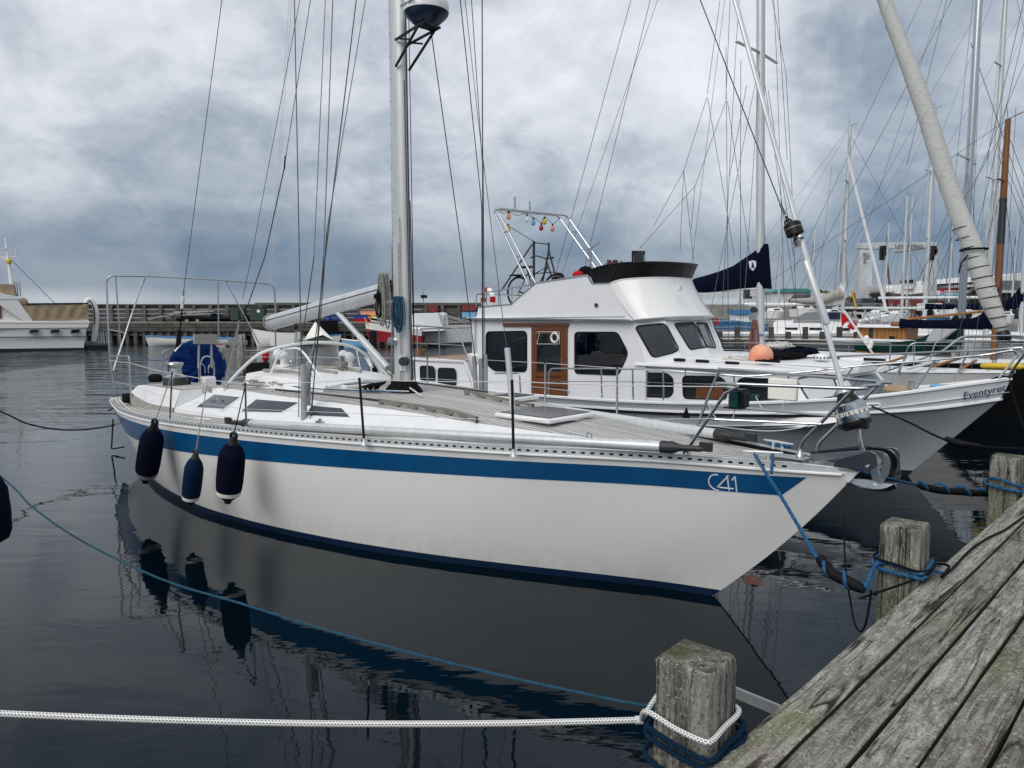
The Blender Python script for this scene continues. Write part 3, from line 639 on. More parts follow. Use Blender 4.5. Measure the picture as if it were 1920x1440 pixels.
# ================================================================== main yacht
LOA = -12.45
SH = [(0, 1.275), (-1.4, 1.268), (-2.8, 1.24), (-4.45, 1.20), (-5.9, 1.165), (-7.6, 1.115), (-9.4, 1.055), (-11.2, .99), (-12.45, .95)]
BD = [(0, .02), (-.5, .24), (-1.45, .56), (-2.75, 1.09), (-4.4, 1.60), (-5.85, 1.90), (-7.6, 2.05), (-9.4, 1.86), (-11.2, 1.38), (-12.1, 1.10), (-12.45, .97)]
WB = [(-1.18, .012), (-1.64, .16), (-2.3, .45), (-3.0, .77), (-3.8, 1.10), (-4.77, 1.41), (-6.1, 1.68), (-7.4, 1.77), (-9.4, 1.50), (-10.6, 1.0), (-11.3, .55)]
def sheer(x): return interp(SH, x)
def xstem(z): return -1.18*(1-max(z, -.5)/1.275) + (.06*math.sin(PI*max(0, min(1, z/1.275))))
def xend(z): t_ = max(-.4, min(1, z/.95)); return -11.3 - 1.15*t_
def hbm(x, z):
    zs = sheer(x); t_ = z/zs; s_ = max(0, min(1, (x-xstem(z))/(xend(z)-xstem(z))))
    wv = interp(WB, -1.18 + s_*(-11.3+1.18)); bv = interp(BD, s_*LOA)
    if t_ >= 0: 
        f = 1-(1-min(t_, 1))**1.5; return wv+(bv-wv)*f
    return wv*max(0, 1-(t_/-.6)**2)**.5
yacht = fthing(A, 'sailing_yacht', 'large white sailing yacht with blue stripe marked C41, moored bow to the pier', 'yacht')
NX = 64
def stations(n=NX): return [1-(1-i/n)**1 for i in range(n+1)]
ss = [(i/NX)**1.35 for i in range(NX+1)]
def hull_side(levels, sgn, off=0, s0=0, s1=1, n=NX):
    rows = []
    for lv in levels:
        r = []
        for q in ss:
            q = s0+(s1-s0)*q
            x = q*LOA; zs = sheer(x); z = lv(x, zs) if callable(lv) else lv*zs
            X = xstem(z) + q*(xend(z)-xstem(z)); hb = hbm(X, z) + off
            r.append(V(X, sgn*hb, z))
        rows.append(r)
    return rows
levels = [-.38, -.22, -.08, 0, .06, .14, .24, .35, .46, .58, .7, .8, .9, .96, 1.0]
hb_ = MB(); hb_.grid(hull_side(levels[3:], -1)); hb_.grid(hull_side(levels[3:], 1), flip=True)
# transom and stem cap
tr = [[hull_side([lv], -1)[0][-1], hull_side([lv], 1)[0][-1]] for lv in levels[3:]]
hb_.grid(tr, flip=True)
hb_.grid([[hull_side([lv], -1)[0][0], hull_side([lv], 1)[0][0]] for lv in levels[3:]])
hull = hb_.build('hull', gelh, yacht, ang=30)
kb = MB(); kb.grid(hull_side(levels[:4], -1)); kb.grid(hull_side(levels[:4], 1), flip=True)
kb.grid([[hull_side([lv], -1)[0][-1], hull_side([lv], 1)[0][-1]] for lv in levels[:4]], flip=True); kb.build('underwater_hull', antif, hull)
for sgn in (-1, 1):
    def strip(z0, z1, off, x0, x1, name, m, n=60, slant=0):
        rows = []
        for j in range(5):
            r = []
            for i in range(n+1):
                t_ = i/n; xx0 = x0 - slant*(j/4 if False else (1-j/4)); x = xx0+(x1-xx0)*t_; zs = sheer(x)
                z = (z0(x)*(1-j/4)+z1(x)*j/4); r.append(V(x, sgn*(hbm(x, z)+off), z))
            rows.append(r)
        b_ = MB().grid(rows, flip=(sgn > 0)); return b_.build(name, m, hull)
    strip(lambda x: sheer(x)-interp([(-12.5, .36), (-9, .355), (-7.5, .345), (-4.5, .29), (-2.7, .262), (-.5, .235), (0, .23)], x), lambda x: sheer(x)-interp([(-12.5, .065), (-9, .085), (-7, .10), (-4.5, .096), (-1.4, .085), (0, .06)], x), .004, -.335, -12.36, 'stripe', blue_s, slant=.19)
    strip(lambda x: .0, lambda x: .075+.02*max(0, (x+6)/-5), .004, -1.10, -11.25, 'boot_stripe', navy, slant=.085)
# C41 lettering in strokes on both bows (3 cm proud of nothing: it follows the plating)
def on_hull(x, z, sgn, off=.006): return V(x, sgn*(hbm(x, z)+off), z)
def c41(sgn):
    a = A.y(1325, 920, -.33) if sgn < 0 else None
    mb = MB(); x0, zb_ = -1.045, 1.036; H = .137; Wd = .205
    def st(pl, r=.0062):
        pts = []
        for i in range(len(pl)-1):
            for k_ in range(4):
                t_ = k_/4; pts.append((pl[i][0]+(pl[i+1][0]-pl[i][0])*t_, pl[i][1]+(pl[i+1][1]-pl[i][1])*t_))
        pts.append(pl[-1])
        P_ = [on_hull(x0+(p[0]*Wd if sgn < 0 else Wd-p[0]*Wd), zb_+p[1]*H, sgn, .004) for p in pts]
        rows = []
        for i, p in enumerate(P_):
            q = P_[min(i+1, len(P_)-1)]-P_[max(i-1, 0)]; nn = V(.1, sgn, .05).normalized(); sd = q.normalized().cross(nn).normalized()*r
            rows.append([p-sd+nn*.001, p+sd+nn*.001])
        mb.grid(rows)
    st([(.30+.30*math.cos(t_), .5+.5*math.sin(t_)) for t_ in [math.radians(d) for d in range(75, 290, 12)]])
    st([(.76, 1), (.30, .2), (.90, .2)]); st([(.72, 1.0), (.72, 0)])
    st([(.86, .72), (1.0, .98), (1.0, 0)])
    return mb.build('lettering', whitef, hull, smooth=False)
c41(-1); c41(1)
# ---- deck with camber, cockpit cut out; UVs give plank lines parallel to the edge
CAM = [(0, .02), (-1.4, .05), (-3, .13), (-5, .17), (-8, .16), (-11, .12), (-12.45, .08)]
def deckz(x, y):
    hb = max(hbm(x, sheer(x)), .02); return sheer(x)-.012 + interp(CAM, x)*(1-min(1, (y/hb)**2))
dm = MB(); n = 70; m = 18; rows = []; uvs = {}
for i in range(n+1):
    x = LOA*(i/n)+(-.0 if i else -.02); hb = hbm(x, sheer(x))-.004; rows.append([V(x, hb*(-1+2*j/m), deckz(x, hb*(-1+2*j/m))) for j in range(m+1)])
dm.uv = {}
dm.v = [tuple(p) for r in rows for p in r]
for i in range(n):
    for j in range(m):
        x = rows[i][j].x; y = (rows[i][j].y+rows[i][j+1].y)/2
        if -11.5 < x < -8.3 and abs(y) < .78: continue
        idx = (i*(m+1)+j, i*(m+1)+j+1, (i+1)*(m+1)+j+1, (i+1)*(m+1)+j)
        dm.f.append(idx[::-1])
        dm.uv[len(dm.f)-1] = [(dm.v[q][0], (hbm(dm.v[q][0], sheer(dm.v[q][0]))-abs(dm.v[q][1])) if dm.v[q][0] > -99 else 0) for q in idx[::-1]]
dm.build('deck', teak, yacht, ang=60)
MB().box((-9.9, 0, .80), (3.4, 1.8, .04)).box((-9.9, -.80, .94), (3.4, .03, .30)).box((-9.9, .80, .94), (3.4, .03, .30)).box((-11.52, 0, .92), (.03, 1.6, .27)).build('cockpit_well', geld, yacht)
for sgn in (-1, 1): MB().box((-9.9, sgn*.68, 1.16), (3.2, .42, .04)).build('cockpit_seat', teakw, yacht)
# ---- toe rail: slotted aluminium, real holes
def toerail(sgn):
    mb = MB(); top = .058; lo_, hi_ = .018, .036; th = .004
    def P_(x, h, o_=0): return V(x, sgn*(hbm(x, sheer(x))+.004-o_), sheer(x)-.012+h)
    n_ = 150; xs_ = [-.42 - (12.0-.42)*i/n_ for i in range(n_+1)]
    for (a, b_) in ((-.012, lo_), (hi_, top)):
        mb.grid([[P_(x, a) for x in xs_], [P_(x, b_) for x in xs_]], flip=sgn > 0); mb.grid([[P_(x, a, th) for x in xs_], [P_(x, b_, th) for x in xs_]], flip=sgn < 0)
        mb.grid([[P_(x, b_) for x in xs_], [P_(x, b_, th) for x in xs_]], flip=sgn > 0)
        mb.grid([[P_(x, a) for x in xs_], [P_(x, a, th) for x in xs_]], flip=sgn < 0)
    for i in range(n_):
        a = xs_[i]; b_ = a + (xs_[i+1]-a)*.55
        mb.grid([[P_(a, lo_), P_(b_, lo_)], [P_(a, hi_), P_(b_, hi_)]], flip=sgn > 0)
        mb.grid([[P_(a, lo_, th), P_(b_, lo_, th)], [P_(a, hi_, th), P_(b_, hi_, th)]], flip=sgn < 0)
    bk = MB().grid([[P_(x, lo_-.008, th+.003) for x in xs_], [P_(x, hi_+.008, th+.003) for x in xs_]], flip=sgn > 0)  # dark strip added behind the slots to stand in for their shade
    bk.grid([[P_(x, lo_-.008, th+.006) for x in xs_], [P_(x, hi_+.008, th+.006) for x in xs_]], flip=sgn < 0); bk.build('slot_shade_strip', rubber, yacht)
    # foot flange and rolled cap
    mb.grid([[P_(x, -.006, 0) for x in xs_], [P_(x, -.004, .05) for x in xs_]], flip=sgn < 0)
    mb.tube([P_(x, top, .003) for x in xs_], .0065, 6)
    return mb.build('toe_rail', alu, yacht)
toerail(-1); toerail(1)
for sgn in (-1, 1):  # bow end casting
    pts = [V(x, sgn*(hbm(x, sheer(x))+.006), sheer(x)+h) for x, h in ((-.42, -.02), (-.08, -.02), (-.16, .035), (-.42, .05))]
    MB().prism(pts, (0, -sgn*.02, 0)).build('toe_rail_end', alu, yacht, bevel=.003)
MB().tube([V(x, -(hbm(x, sheer(x))+.008), sheer(x)-.022) for x in [-.1-12.2*i/80 for i in range(81)]], .012, 6).tube([V(x, (hbm(x, sheer(x))+.008), sheer(x)-.022) for x in [-.1-12.2*i/80 for i in range(81)]], .012, 6).build('gunwale_moulding', gel, yacht)
# ---- coachroof: wide sloping white sides, teak top
CR = [  # x, base half width, base z over deck, top half width, top z
    (-1.25, .10, 1.300, .04, 1.304), (-1.6, .40, 1.285, .26, 1.312), (-2.2, .74, 1.275, .46, 1.338), (-2.8, .98, 1.27, .63, 1.362), (-3.6, 1.20, 1.265, .80, 1.395),
    (-4.5, 1.38, 1.25, .95, 1.440), (-5.6, 1.52, 1.235, 1.14, 1.460), (-6.6, 1.60, 1.215, 1.16, 1.455), (-7.4, 1.64, 1.205, 1.08, 1.44), (-8.3, 1.62, 1.19, 1.02, 1.42)]
def crow(x):
    return [interp([(c[0], c[k_]) for c in CR], x) for k_ in (1, 2, 3, 4)]
xs_ = [-1.25-7.05*i/44 for i in range(45)]
side = MB()
for sgn in (-1, 1):
    rows = [[], [], [], []]
    for x in xs_:
        b0, z0, b1, z1 = crow(x)
        rows[0].append(V(x, sgn*(b0+.01), z0-.06)); rows[1].append(V(x, sgn*b0, z0)); rows[2].append(V(x, sgn*(b1+.02), z1-.012)); rows[3].append(V(x, sgn*(b1-.02), z1+.004))
    side.grid(rows, flip=sgn > 0)
croof = side.build('coachroof', geld, yacht, ang=25)
tp_ = MB(); tp_.uv = {}; rows = []
for x in xs_:
    b0, z0, b1, z1 = crow(x); rows.append([V(x, (b1-.02)*(-1+j/5), z1+.006+.032*(1-(-1+j/5)**2)*min(1, (-1.2-x)/1.5)) for j in range(11)])
tp_.v = [tuple(p) for r in rows for p in r]
for i in range(len(rows)-1):
    for j in range(10):
        idx = (i*11+j, i*11+j+1, (i+1)*11+j+1, (i+1)*11+j)[::-1]; tp_.f.append(idx); tp_.uv[len(tp_.f)-1] = [(tp_.v[q][0], tp_.v[q][1]+5.5) for q in idx]
tp_.build('coachroof_deck', teak, croof, ang=60)
b0, z0, b1, z1 = crow(-8.3)
MB().prism([V(-8.3, -b1, .82), V(-8.3, b1, .82), V(-8.3, b1, z1), V(-8.3, 0, z1+.038), V(-8.3, -b1, z1)], (.03, 0, 0)).build('bulkhead', geld, croof)
def roofz(x, y): 
    b0, z0, b1, z1 = crow(x); return z1+.006+.032*(1-min(1, (y/b1)**2))*min(1, (-1.2-x)/1.5)
# aft coamings: white slope, teak top
CO = [(-8.28, 1.63, 1.19, 1.54, 1.425), (-9.2, 1.58, 1.17, 1.50, 1.415), (-10.0, 1.46, 1.20, 1.36, 1.37), (-10.7, 1.28, 1.20, 1.18, 1.29), (-11.3, 1.06, 1.13, 1.0, 1.15), (-11.55, .98, 1.09, .94, 1.095)]
for sgn in (-1, 1):
    xc = [-8.28-3.27*i/24 for i in range(25)]; g = lambda x, k_: interp([(c[0], c[k_]) for c in CO], x)
    rows = [[V(x, sgn*g(x, 1), g(x, 2)-.0) for x in xc], [V(x, sgn*g(x, 3), g(x, 4)) for x in xc]]
    cm_ = MB().grid(rows, flip=sgn > 0); cm_.grid([[V(x, sgn*.86, g(x, 4)) for x in xc], [V(x, sgn*.84, .82) for x in xc]], flip=sgn > 0)
    cm_.add([(-8.28, sgn*1.64, 1.14), (-8.28, sgn*1.54, 1.425), (-8.28, sgn*.86, 1.425), (-8.28, sgn*.86, .82)], [(0, 1, 2, 3)])
    co = cm_.build('coaming', geld, yacht); MB().grid([[V(x, sgn*(g(x, 1)+.004), g(x, 2)+.004) for x in xc], [V(x, sgn*(g(x, 1)+.05), g(x, 2)-.14) for x in xc]], flip=sgn < 0).build('coaming_base', teakw, co)
    tt = MB(); tt.uv = {}; 
    tt.v = [tuple(V(x, sgn*yy, g(x, 4)+.004)) for x in xc for yy in (g(x, 3)-.015, .86)]
    for i in range(24):
        idx = (2*i, 2*i+1, 2*i+3, 2*i+2); idx = idx if sgn < 0 else idx[::-1]; tt.f.append(idx[::-1]); tt.uv[len(tt.f)-1] = [(tt.v[q][0], abs(tt.v[q][1])) for q in idx[::-1]]
    tt.build('coaming_top', teak, co)
# windows of the coachroof side
def roofside(u, v):
    "pixel on the near sloping side"
    best = None
    for i in range(200):
        z = 1.18+.32*i/199; p = A.z(u, v, z); b0, z0, b1, z1 = crow(max(-8.3, min(-1.3, p.x)))
        t_ = (z-z0)/(z1-z0); yy = -(b0+(b1-b0)*t_); d_ = abs(p.y-yy)
        if best is None or d_ < best[0]: best = (d_, V(p.x, yy-.004, z+.004))
    return best[1]
for q in ([(368, 765), (400, 742), (447, 747), (418, 768)], [(453, 773), (480, 751), (558, 757), (526, 775)], [(573, 780), (585, 763), (640, 768), (655, 784)]):
    P_ = [roofside(*p) for p in q]; nr = (P_[1]-P_[0]).cross(P_[2]-P_[0]).normalized(); nr = nr if nr.y < 0 else -nr
    def sidept(x, z):
        b0, z0, b1, z1 = crow(x); t_ = (z-z0)/(z1-.012-z0); return V(x, -(b0+(b1+.02-b0)*t_), z)
    for sgn in (1, -1):
        def patch(k_, off, th):
            c_ = sum(P_, Vector())/4; Q = [c_+(p-c_)*k_ for p in P_]; rows = []
            for i in range(9):
                r = []
                for j in range(5):
                    a_ = Q[0].lerp(Q[3], i/8).lerp(Q[1].lerp(Q[2], i/8), j/4); a_ = sidept(a_.x, a_.z)+nr*off; r.append(V(a_.x, a_.y*sgn, a_.z))
                rows.append(r)
            mb = MB().grid(rows, flip=sgn < 0); nn = V(nr.x, nr.y*sgn, nr.z); ed = rows[0]+[r[-1] for r in rows[1:]]+rows[-1][-2::-1]+[r[0] for r in rows[-2:0:-1]]
            mb.grid([ed, [p-nn*th for p in ed]], closed=True); return mb
        f_ = patch(1.12, .008, .02).build('window', geld, croof); patch(1.0, .013, .01).build('pane', hatchg, f_)
# fore hatch
hp = [A.z(u, v, 1.475) for u, v in ((938, 784), (1000, 768), (1108, 789), (1040, 807))]
hc = sum(hp, Vector())/4; hc = V(-3.05, -.10, roofz(-3.05, .1)+.03)
hr = thing if False else None
h_ = MB().box(hc, (.74, .74, .05)).build('foredeck_hatch', geld, yacht, bevel=.02); MB().box(hc+V(0, 0, .026), (.66, .66, .012)).build('pane', hatchg, h_, bevel=.004)
h_ = MB().box((-4.15, .62, roofz(-4.2, .6)+.02), (.42, .42, .05)).build('deck_hatch', geld, yacht, bevel=.012); MB().box((-4.15, .62, roofz(-4.2, .6)+.047), (.34, .34, .012)).build('pane', hatchg, h_)
h_ = MB().box((-6.35, -.15, roofz(-6.35, .1)+.03), (.5, .5, .05)).build('deck_hatch', geld, yacht, bevel=.012); MB().box((-6.35, -.15, roofz(-6.35, .1)+.06), (.42, .42, .012)).build('pane', glassb, h_)
# teak grab rails, scalloped
def grab(p, q, n_=4, name='grab_rail'):
    p = Vector(p); q = Vector(q); d = (q-p); poly = []; N_ = n_*10
    lower = []
    for i in range(N_+1):
        t_ = i/N_; a = (t_*n_) % 1; h = .0 if (a < .14 or a > .86) else .028*min(1, math.sin(PI*(a-.14)/.72)*1.8)
        lower.append(p+d*t_+V(0, 0, h*1.2))
    up = [p+d*(i/N_)+V(0, 0, .062) for i in range(N_, -1, -1)]
    s_ = d.cross(V(0, 0, 1)).normalized()*.032
    mb = MB(); L_ = [x-s_/2 for x in lower]; U_ = [x-s_/2 for x in reversed(up)]
    for a, b_ in ((L_, U_), ([x+s_ for x in U_], [x+s_ for x in L_]), (U_, [x+s_ for x in U_]), ([x+s_ for x in L_], L_)): mb.grid([a, b_])
    mb.f.append((0, N_+1, 2*N_+2+0, 0)[:3]) if False else None
    return mb.build(name, rail_teak, yacht)
def onroof(u, v, dz=0):
    z = 1.5
    for _ in range(12): p = A.z(u, v, z); z = .5*z+.5*(roofz(max(-8.2, min(-1.4, p.x)), p.y)+dz)
    return V(p.x, p.y, z)
grab(onroof(712, 758), onroof(842, 778), 4); grab(onroof(842, 778), onroof(895, 793), 2)
grab(onroof(872, 740)+V(0, 0, 0), onroof(1000, 768), 4)
# raised garage / companionway with curved teak-edged top
gx = [(-8.0, .72, .0), (-7.4, .74, .0), (-6.8, .70, 0), (-6.2, .62, 0)]
gb = MB(); rows = []
for x, hw, _ in gx:
    zt = roofz(x, 0)+.17*(1 if x < -7 else .85 if x < -6.5 else .35); zb_ = roofz(x, hw)-.02
    rows.append([V(x, -hw-.06, zb_), V(x, -hw, zt-.03), V(x, -hw*.6, zt), V(x, 0, zt+.02), V(x, hw*.6, zt), V(x, hw, zt-.03), V(x, hw+.06, zb_)])
gb.grid(rows); gb.f.append(tuple(range(7))); gb.f.append(tuple(reversed(range(21, 28))))
ga = gb.build('companionway_garage', geld, yacht, bevel=.015)
for yy in (-.52, -.1, .32): MB().tube([V(-7.9, yy, roofz(-7.9, 0)+.19), V(-7.2, yy, roofz(-7.2, 0)+.20), V(-6.75, yy*.95, roofz(-6.75, 0)+.17)], .022, 6).build('slide_rail', teakw, ga)
def cowl(x, y, sz=1.0):
    zb_ = roofz(x, y)+.1; b_ = MB().box((x, y, zb_), (.34*sz, .26*sz, .2), taper=.86).build('vent_box', geld, yacht, bevel=.02)
    MB().lathe([(.05, 0), (.05, .08), (.055, .12)], (x, y, zb_+.1), n=14).ball((x-.03, y, zb_+.24), .095*sz, 14, (1.1, 1, .85)).lathe([(.075, 0), (.088, .06), (.085, .065), (.06, .0)], (x-.1, y, zb_+.25), (-1, 0, .1), 14).build('cowl', gel, b_)
q = A.y(655, 690, .55); cowl(q.x+.0, .55, 1.0); q = A.y(532, 695, .25); cowl(q.x, .25, .95)
# ---- mast, boom, vang
mast_r = MB(); mz0 = 1.50; mtop = 17.4; sect = [(math.cos(a)*.135-.0, math.sin(a)*.085) for a in [2*PI*i/20 for i in range(20)]]
mx0 = -5.44; rake = -.006
rows = [[V(mx0+px*s_+rake*(z-1.5), py*s_, z) for px, py in sect] for z, s_ in ((mz0-.08, 1.05), (2.6, 1.03), (4, 1), (9, .97), (14, .9), (mtop, .7))]
mr = MB().grid(rows, closed=True); mr.f.append(tuple(range(100, 120))); mast = mr.build('mast', alumast, yacht, ang=60)
def mp(z): return mx0+rake*(z-1.5)
MB().box((mp(6)-.135, 0, 8.5), (.02, .03, 13)).build('sail_track', dgrey, mast)
MB().lathe([(.26, 0), (.27, .04), (.25, .09), (.19, .15), (.17, .19)], (mx0, 0, mz0-.06), n=18, flat=.8).build('mast_boot', blackf, mast)
mb = MB()
for i in range(44): mb.lathe([(.006, 0), (.006, .006)], (mp(2+i*.26)-.075, -.072, 2.9+i*.26), (-.45, -.9, 0), 6)
mb.build('rivets', black, mast, kind='stuff')
w0 = V(mp(2.05)+.03, -.085, 2.05); MB().lathe([(.045, 0), (.045, .02), (.034, .03), (.03, .055), (.05, .075), (.05, .085), (.02, .09)], A.y(710+48, 625, -.1).copy() if False else V(mx0-.05, -.085, 2.12), (0, -1, 0), 16).build('mast_winch', steel, mast)
MB().lathe([(.055, 0), (.055, .02), (.03, .03), (.03, .07), (.055, .09), (.052, .10)], V(mx0+.11, -.06, 1.88), (.5, -.85, 0), 16).build('mast_winch', dgrey, mast)
MB().box((mx0+.085, -.088, 1.86), (.10, .012, .2), rz=.5).build('winch_plate', alu, mast)
MB().box((mx0+.07, -.089, 1.60), (.085, .004, .05), rz=.28).build('sticker', binmat, mast)
rows = []
be = V(-8.64, 0, 2.30); bg_ = V(-5.72, 0, 2.74)
bd = (bg_-be).normalized(); bu = V(0, 1, 0).cross(bd).normalized(); bu = bu if bu.z > 0 else -bu
sec = [(.07*math.cos(a)*(1 if True else 1), .115*math.sin(a)) for a in [2*PI*i/18 for i in range(18)]]
br = MB().grid([[p + V(0, 1, 0)*a + bu*b_ for a, b_ in sec] for p in (be, be.lerp(bg_, .3), be.lerp(bg_, .7), bg_)], closed=True); br.f.append(tuple(range(18))[::-1]); br.f.append(tuple(range(54, 72)))
boom = br.build('boom', alumast, yacht, ang=50)
MB().tube([be+V(0, -.068, 0)+bu*.035, bg_+V(0, -.068, 0)+bu*.035], .006, 5).build('boom_groove', black, boom)
MB().grid([[p + V(0, 1, 0)*a*1.08 + bu*b_*1.06 for a, b_ in sec] for p in (bg_-bd*.04, bg_+bd*.10)], closed=True).box(bg_+bd*.17, (.16, .07, .10)).build('gooseneck', dgrey, boom)
MB().ring(be+bd*.05, .125, .011, bd, 16).build('end_strap', rope_g, boom)
vt = A.y(632, 585, 0); vb = A.y(727, 690, 0)
vang = MB().tube([vt, vt.lerp(vb, .5)], .035, 10).tube([vt.lerp(vb, .48), vb], .045, 10).tube([vt.lerp(vb, .47), vt.lerp(vb, .49)], .048, 10).build('vang', alumast, yacht)
# blocks and tackle under the boom
def block(p, r=.035, ax=(0, 1, 0), name='block', m=black, par=yacht): return MB().lathe([(r, -.014), (r*1.05, -.004), (r*1.05, .004), (r, .014)], p, ax, 12).build(name, m, par)
# radar on a bracket on the fore side
rz0 = A.y(805, 22, 0); rp = V(mp(5.9)+.52, 0, rz0.z)
ra = MB().lathe([(.09, -.15), (.15, -.12), (.245, -.03), (.257, .0)], rp, n=30).build('radar_dome_base', navy, mast)
MB().lathe([(.257, 0), (.261, .05), (.25, .12), (.19, .18), (.0, .20)], rp, n=30).build('radar_dome', gel, ra)
text('lettering', 'RAYMARINE', .05, rp+V(-.16, -.245, .03), (1, -.1, 0), (0, 0, 1), navy, ra)
bk = MB(); zb1 = rp.z-.22; zb2 = rp.z-.52
for yy in (-.1, .1):
    bk.bar((mx0+.05, yy, zb1), (rp.x+.1, yy*1.2, rp.z-.15), .02, .025); bk.bar((mx0+.05, yy, zb2), (rp.x+.02, yy*1.2, rp.z-.15), .02, .025); bk.bar((mx0+.30, yy, (zb1+zb2)/2+.1), (mx0+.12, yy, zb1), .015, .02)
bk.bar((rp.x, -.12, rp.z-.15), (rp.x, .12, rp.z-.15), .12, .02); bk.build('radar_bracket', black, mast)
# spreaders above the frame
for z in (8.0, 12.5):
    for sgn in (-1, 1): MB().bar((mp(z), 0, z), (mp(z)-.12, sgn*1.05, z+.1), .1, .03).build('spreader', alumast, mast)
# ---- standing rigging
def ext(p, q, ztop):
    p = Vector(p); q = Vector(q); return q + (q-p)*((ztop-q.z)/(q.z-p.z))
def stay(p, q, ztop=16, r=.006, name='stay', m=wire, par=yacht): return MB().tube([p, ext(p, q, ztop)], r, 6).build(name, m, par)
bs0 = A.y(325, 722, 0); bs1 = A.y(344, 548, 0)
stay(bs1, A.y(416, 0, 0), 17.2, .006, 'backstay')
MB().tube([A.y(330, 690, 0), A.y(337, 618, 0)], .045, 10).tube([A.y(337, 620, 0), A.y(342, 575, 0)], .014, 8).build('backstay_cylinder', black, yacht)
MB().tube([A.y(341, 578, 0), A.y(344, 556, 0)], .028, 10).build('backstay_insulator', whitep, yacht); MB().tube([A.y(343.5, 558, 0), A.y(345, 543, 0)], .015, 8).build('turnbuckle', steel, yacht)
cp = V(-5.35, -1.40, 1.27); cpf = V(-5.35, 1.40, 1.27)
t1 = A.y(565, 680, -1.40)
stay(t1, A.y(552, 0, -1.0), 12, .0065, 'cap_shroud'); 
def sleeve(u0, v0, u1, v1, y, r=.03, m=sleevem): return MB().tube([A.y(u0, v0, y), A.y(u1, v1, y)], r, 10).build('turnbuckle_sleeve', m, yacht)
sleeve(570, 788, 569, 684, -1.40, .034); sleeve(578, 760, 578, 680, -1.30, .028)
for (u0, v0, u1, v1, yb, yt, r) in ((589, 480, 610, 0, -1.2, -.4, .005), (607, 480, 624, 0, -1.3, -.5, .006), (610, 480, 668, 0, -1.3, -.1, .007), (613, 432, 685, 0, -1.25, -.1, .005)):
    stay(A.y(u0, v0, yb), A.y(u1, v1, yt), 12, r, 'shroud')
for (u0, v0, u1, v1, yb) in ((589, 480, 566, 640, -1.25), (607, 480, 584, 780, -1.35), (610, 480, 596, 600, -1.35), (613, 432, 604, 560, -1.3)):
    MB().tube([A.y(u0, v0, yb), A.y(u1, v1, yb)], .0055, 6).build('shroud', wire, yacht)
MB().tube([A.y(596, 600, -1.35), A.y(577, 742, -1.38)], .0055, 6).build('shroud', wire, yacht); MB().tube([A.y(604, 560, -1.3), A.y(581, 790, -1.38)], .0055, 6).build('shroud', wire, yacht)
MB().tube([A.y(561, 690, -1.42), A.y(560, 782, -1.42)], .005, 6).build('shroud', wire, yacht)
# running lines aft: topping lift and mainsheet tails
stay(A.y(535, 300, 0), A.y(582, 0, 0), 17, .005, 'topping_lift'); 
MB().tube([A.y(533, 318, 0), A.y(535, 292, 0)], .012, 6).build('block', black, yacht)
MB().tube([A.y(534, 310, 0), A.y(497, 480, 0), A.y(455, 600, 0)], .008, 6).build('running_line', wire, yacht)
stay(A.y(472, 480, .1), A.y(562, 0, .1), 17, .0045, 'topping_lift'); MB().tube([A.y(472, 480, .1), A.y(455, 560, .1)], .0045, 6).build('running_line', wire, yacht)
for u0, u1, y in ((510, 542, .4), (513, 547, .42)): stay(A.y(u0, 480, y), A.y(u1, 0, y), 14, .0035, 'flag_halyard', wirel)
stay(A.y(504, 560, .4), A.y(510, 480, .4), 3.2, .0035, 'flag_halyard', wirel)
# far side rigging
stay(A.y(906, 690, 1.4), A.y(904, 0, 1.05), 12, .0075, 'cap_shroud', wire)
for (u0, v0, u1, v1, yb, yt, r) in ((903, 383, 863, 0, 1.35, .4, .006), (905, 300, 872, 0, 1.35, .2, .004), (906, 330, 884, 0, 1.35, .6, .005)):
    stay(A.y(u0, v0, yb), A.y(u1, v1, yt), 13, r, 'shroud')
MB().tube([A.y(903, 383, 1.35), A.y(905, 690, 1.4)], .006, 6).build('shroud', wire, yacht)
MB().tube([A.y(906, 300, 1.35), A.y(909, 690, 1.42)], .0045, 6).build('shroud', wire, yacht)
MB().tube([A.y(807, 50, .1), A.y(867, 480, .9), A.y(893, 690, 1.25)], .006, 6).build('lower_shroud', wire, yacht)
MB().tube([A.y(906, 300, .2), A.y(928, 480, .15), A.y(950, 656, .1)], .004, 6).build('inner_stay', wire, yacht)
sleeve(889, 668, 893, 745, 1.3, .03); sleeve(902, 672, 903, 745, 1.4, .033); sleeve(910, 665, 911, 745, 1.42, .028)
MB().tube([A.y(951, 652, .0), A.y(962, 775, -.0)], .032, 10).build('inner_stay_sleeve', alumast, yacht)
# forestay with furling foil and drum
fb = A.y(1618, 845, 0); fd = A.y(1585, 745, 0); ft = A.y(1378, 0, 0)
MB().tube([A.y(1582, 735, 0), ext(A.y(1582, 735, 0), ft, 16.6)], .0175, 8, flat=1.25).build('furling_foil', alu, yacht)
ax = (A.y(1580, 730, 0)-fb).normalized(); dc = A.y(1597, 775, 0)
dr = MB().lathe([(.05, .0), (.112, .01), (.118, .035), (.118, .155), (.09, .175), (.06, .18)], dc-ax*.085, ax, 30).build('furling_drum', steeld, yacht)
MB().lathe([(.12, .0), (.123, .01), (.123, .035), (.10, .037)], dc-ax*.095, ax, 30).lathe([(.09, 0), (.05, .09), (.045, .10)], dc+ax*.085, ax, 20).build('drum_flange', black, dr)
MB().lathe([(.08, -.02), (.11, .01)], dc-ax*.10, ax, 16).box(dc-ax*.04+V(.10, -.06, -.02), (.05, .06, .08)).build('drum_guard', black, dr)
MB().lathe([(.062, 0), (.048, .09)], dc+ax*.115, ax, 16).build('drum_neck', alu, dr)
MB().lathe([(.1195, .0), (.1195, .032)], dc-ax*.012, ax, 30).build('drum_band', cream, dr)
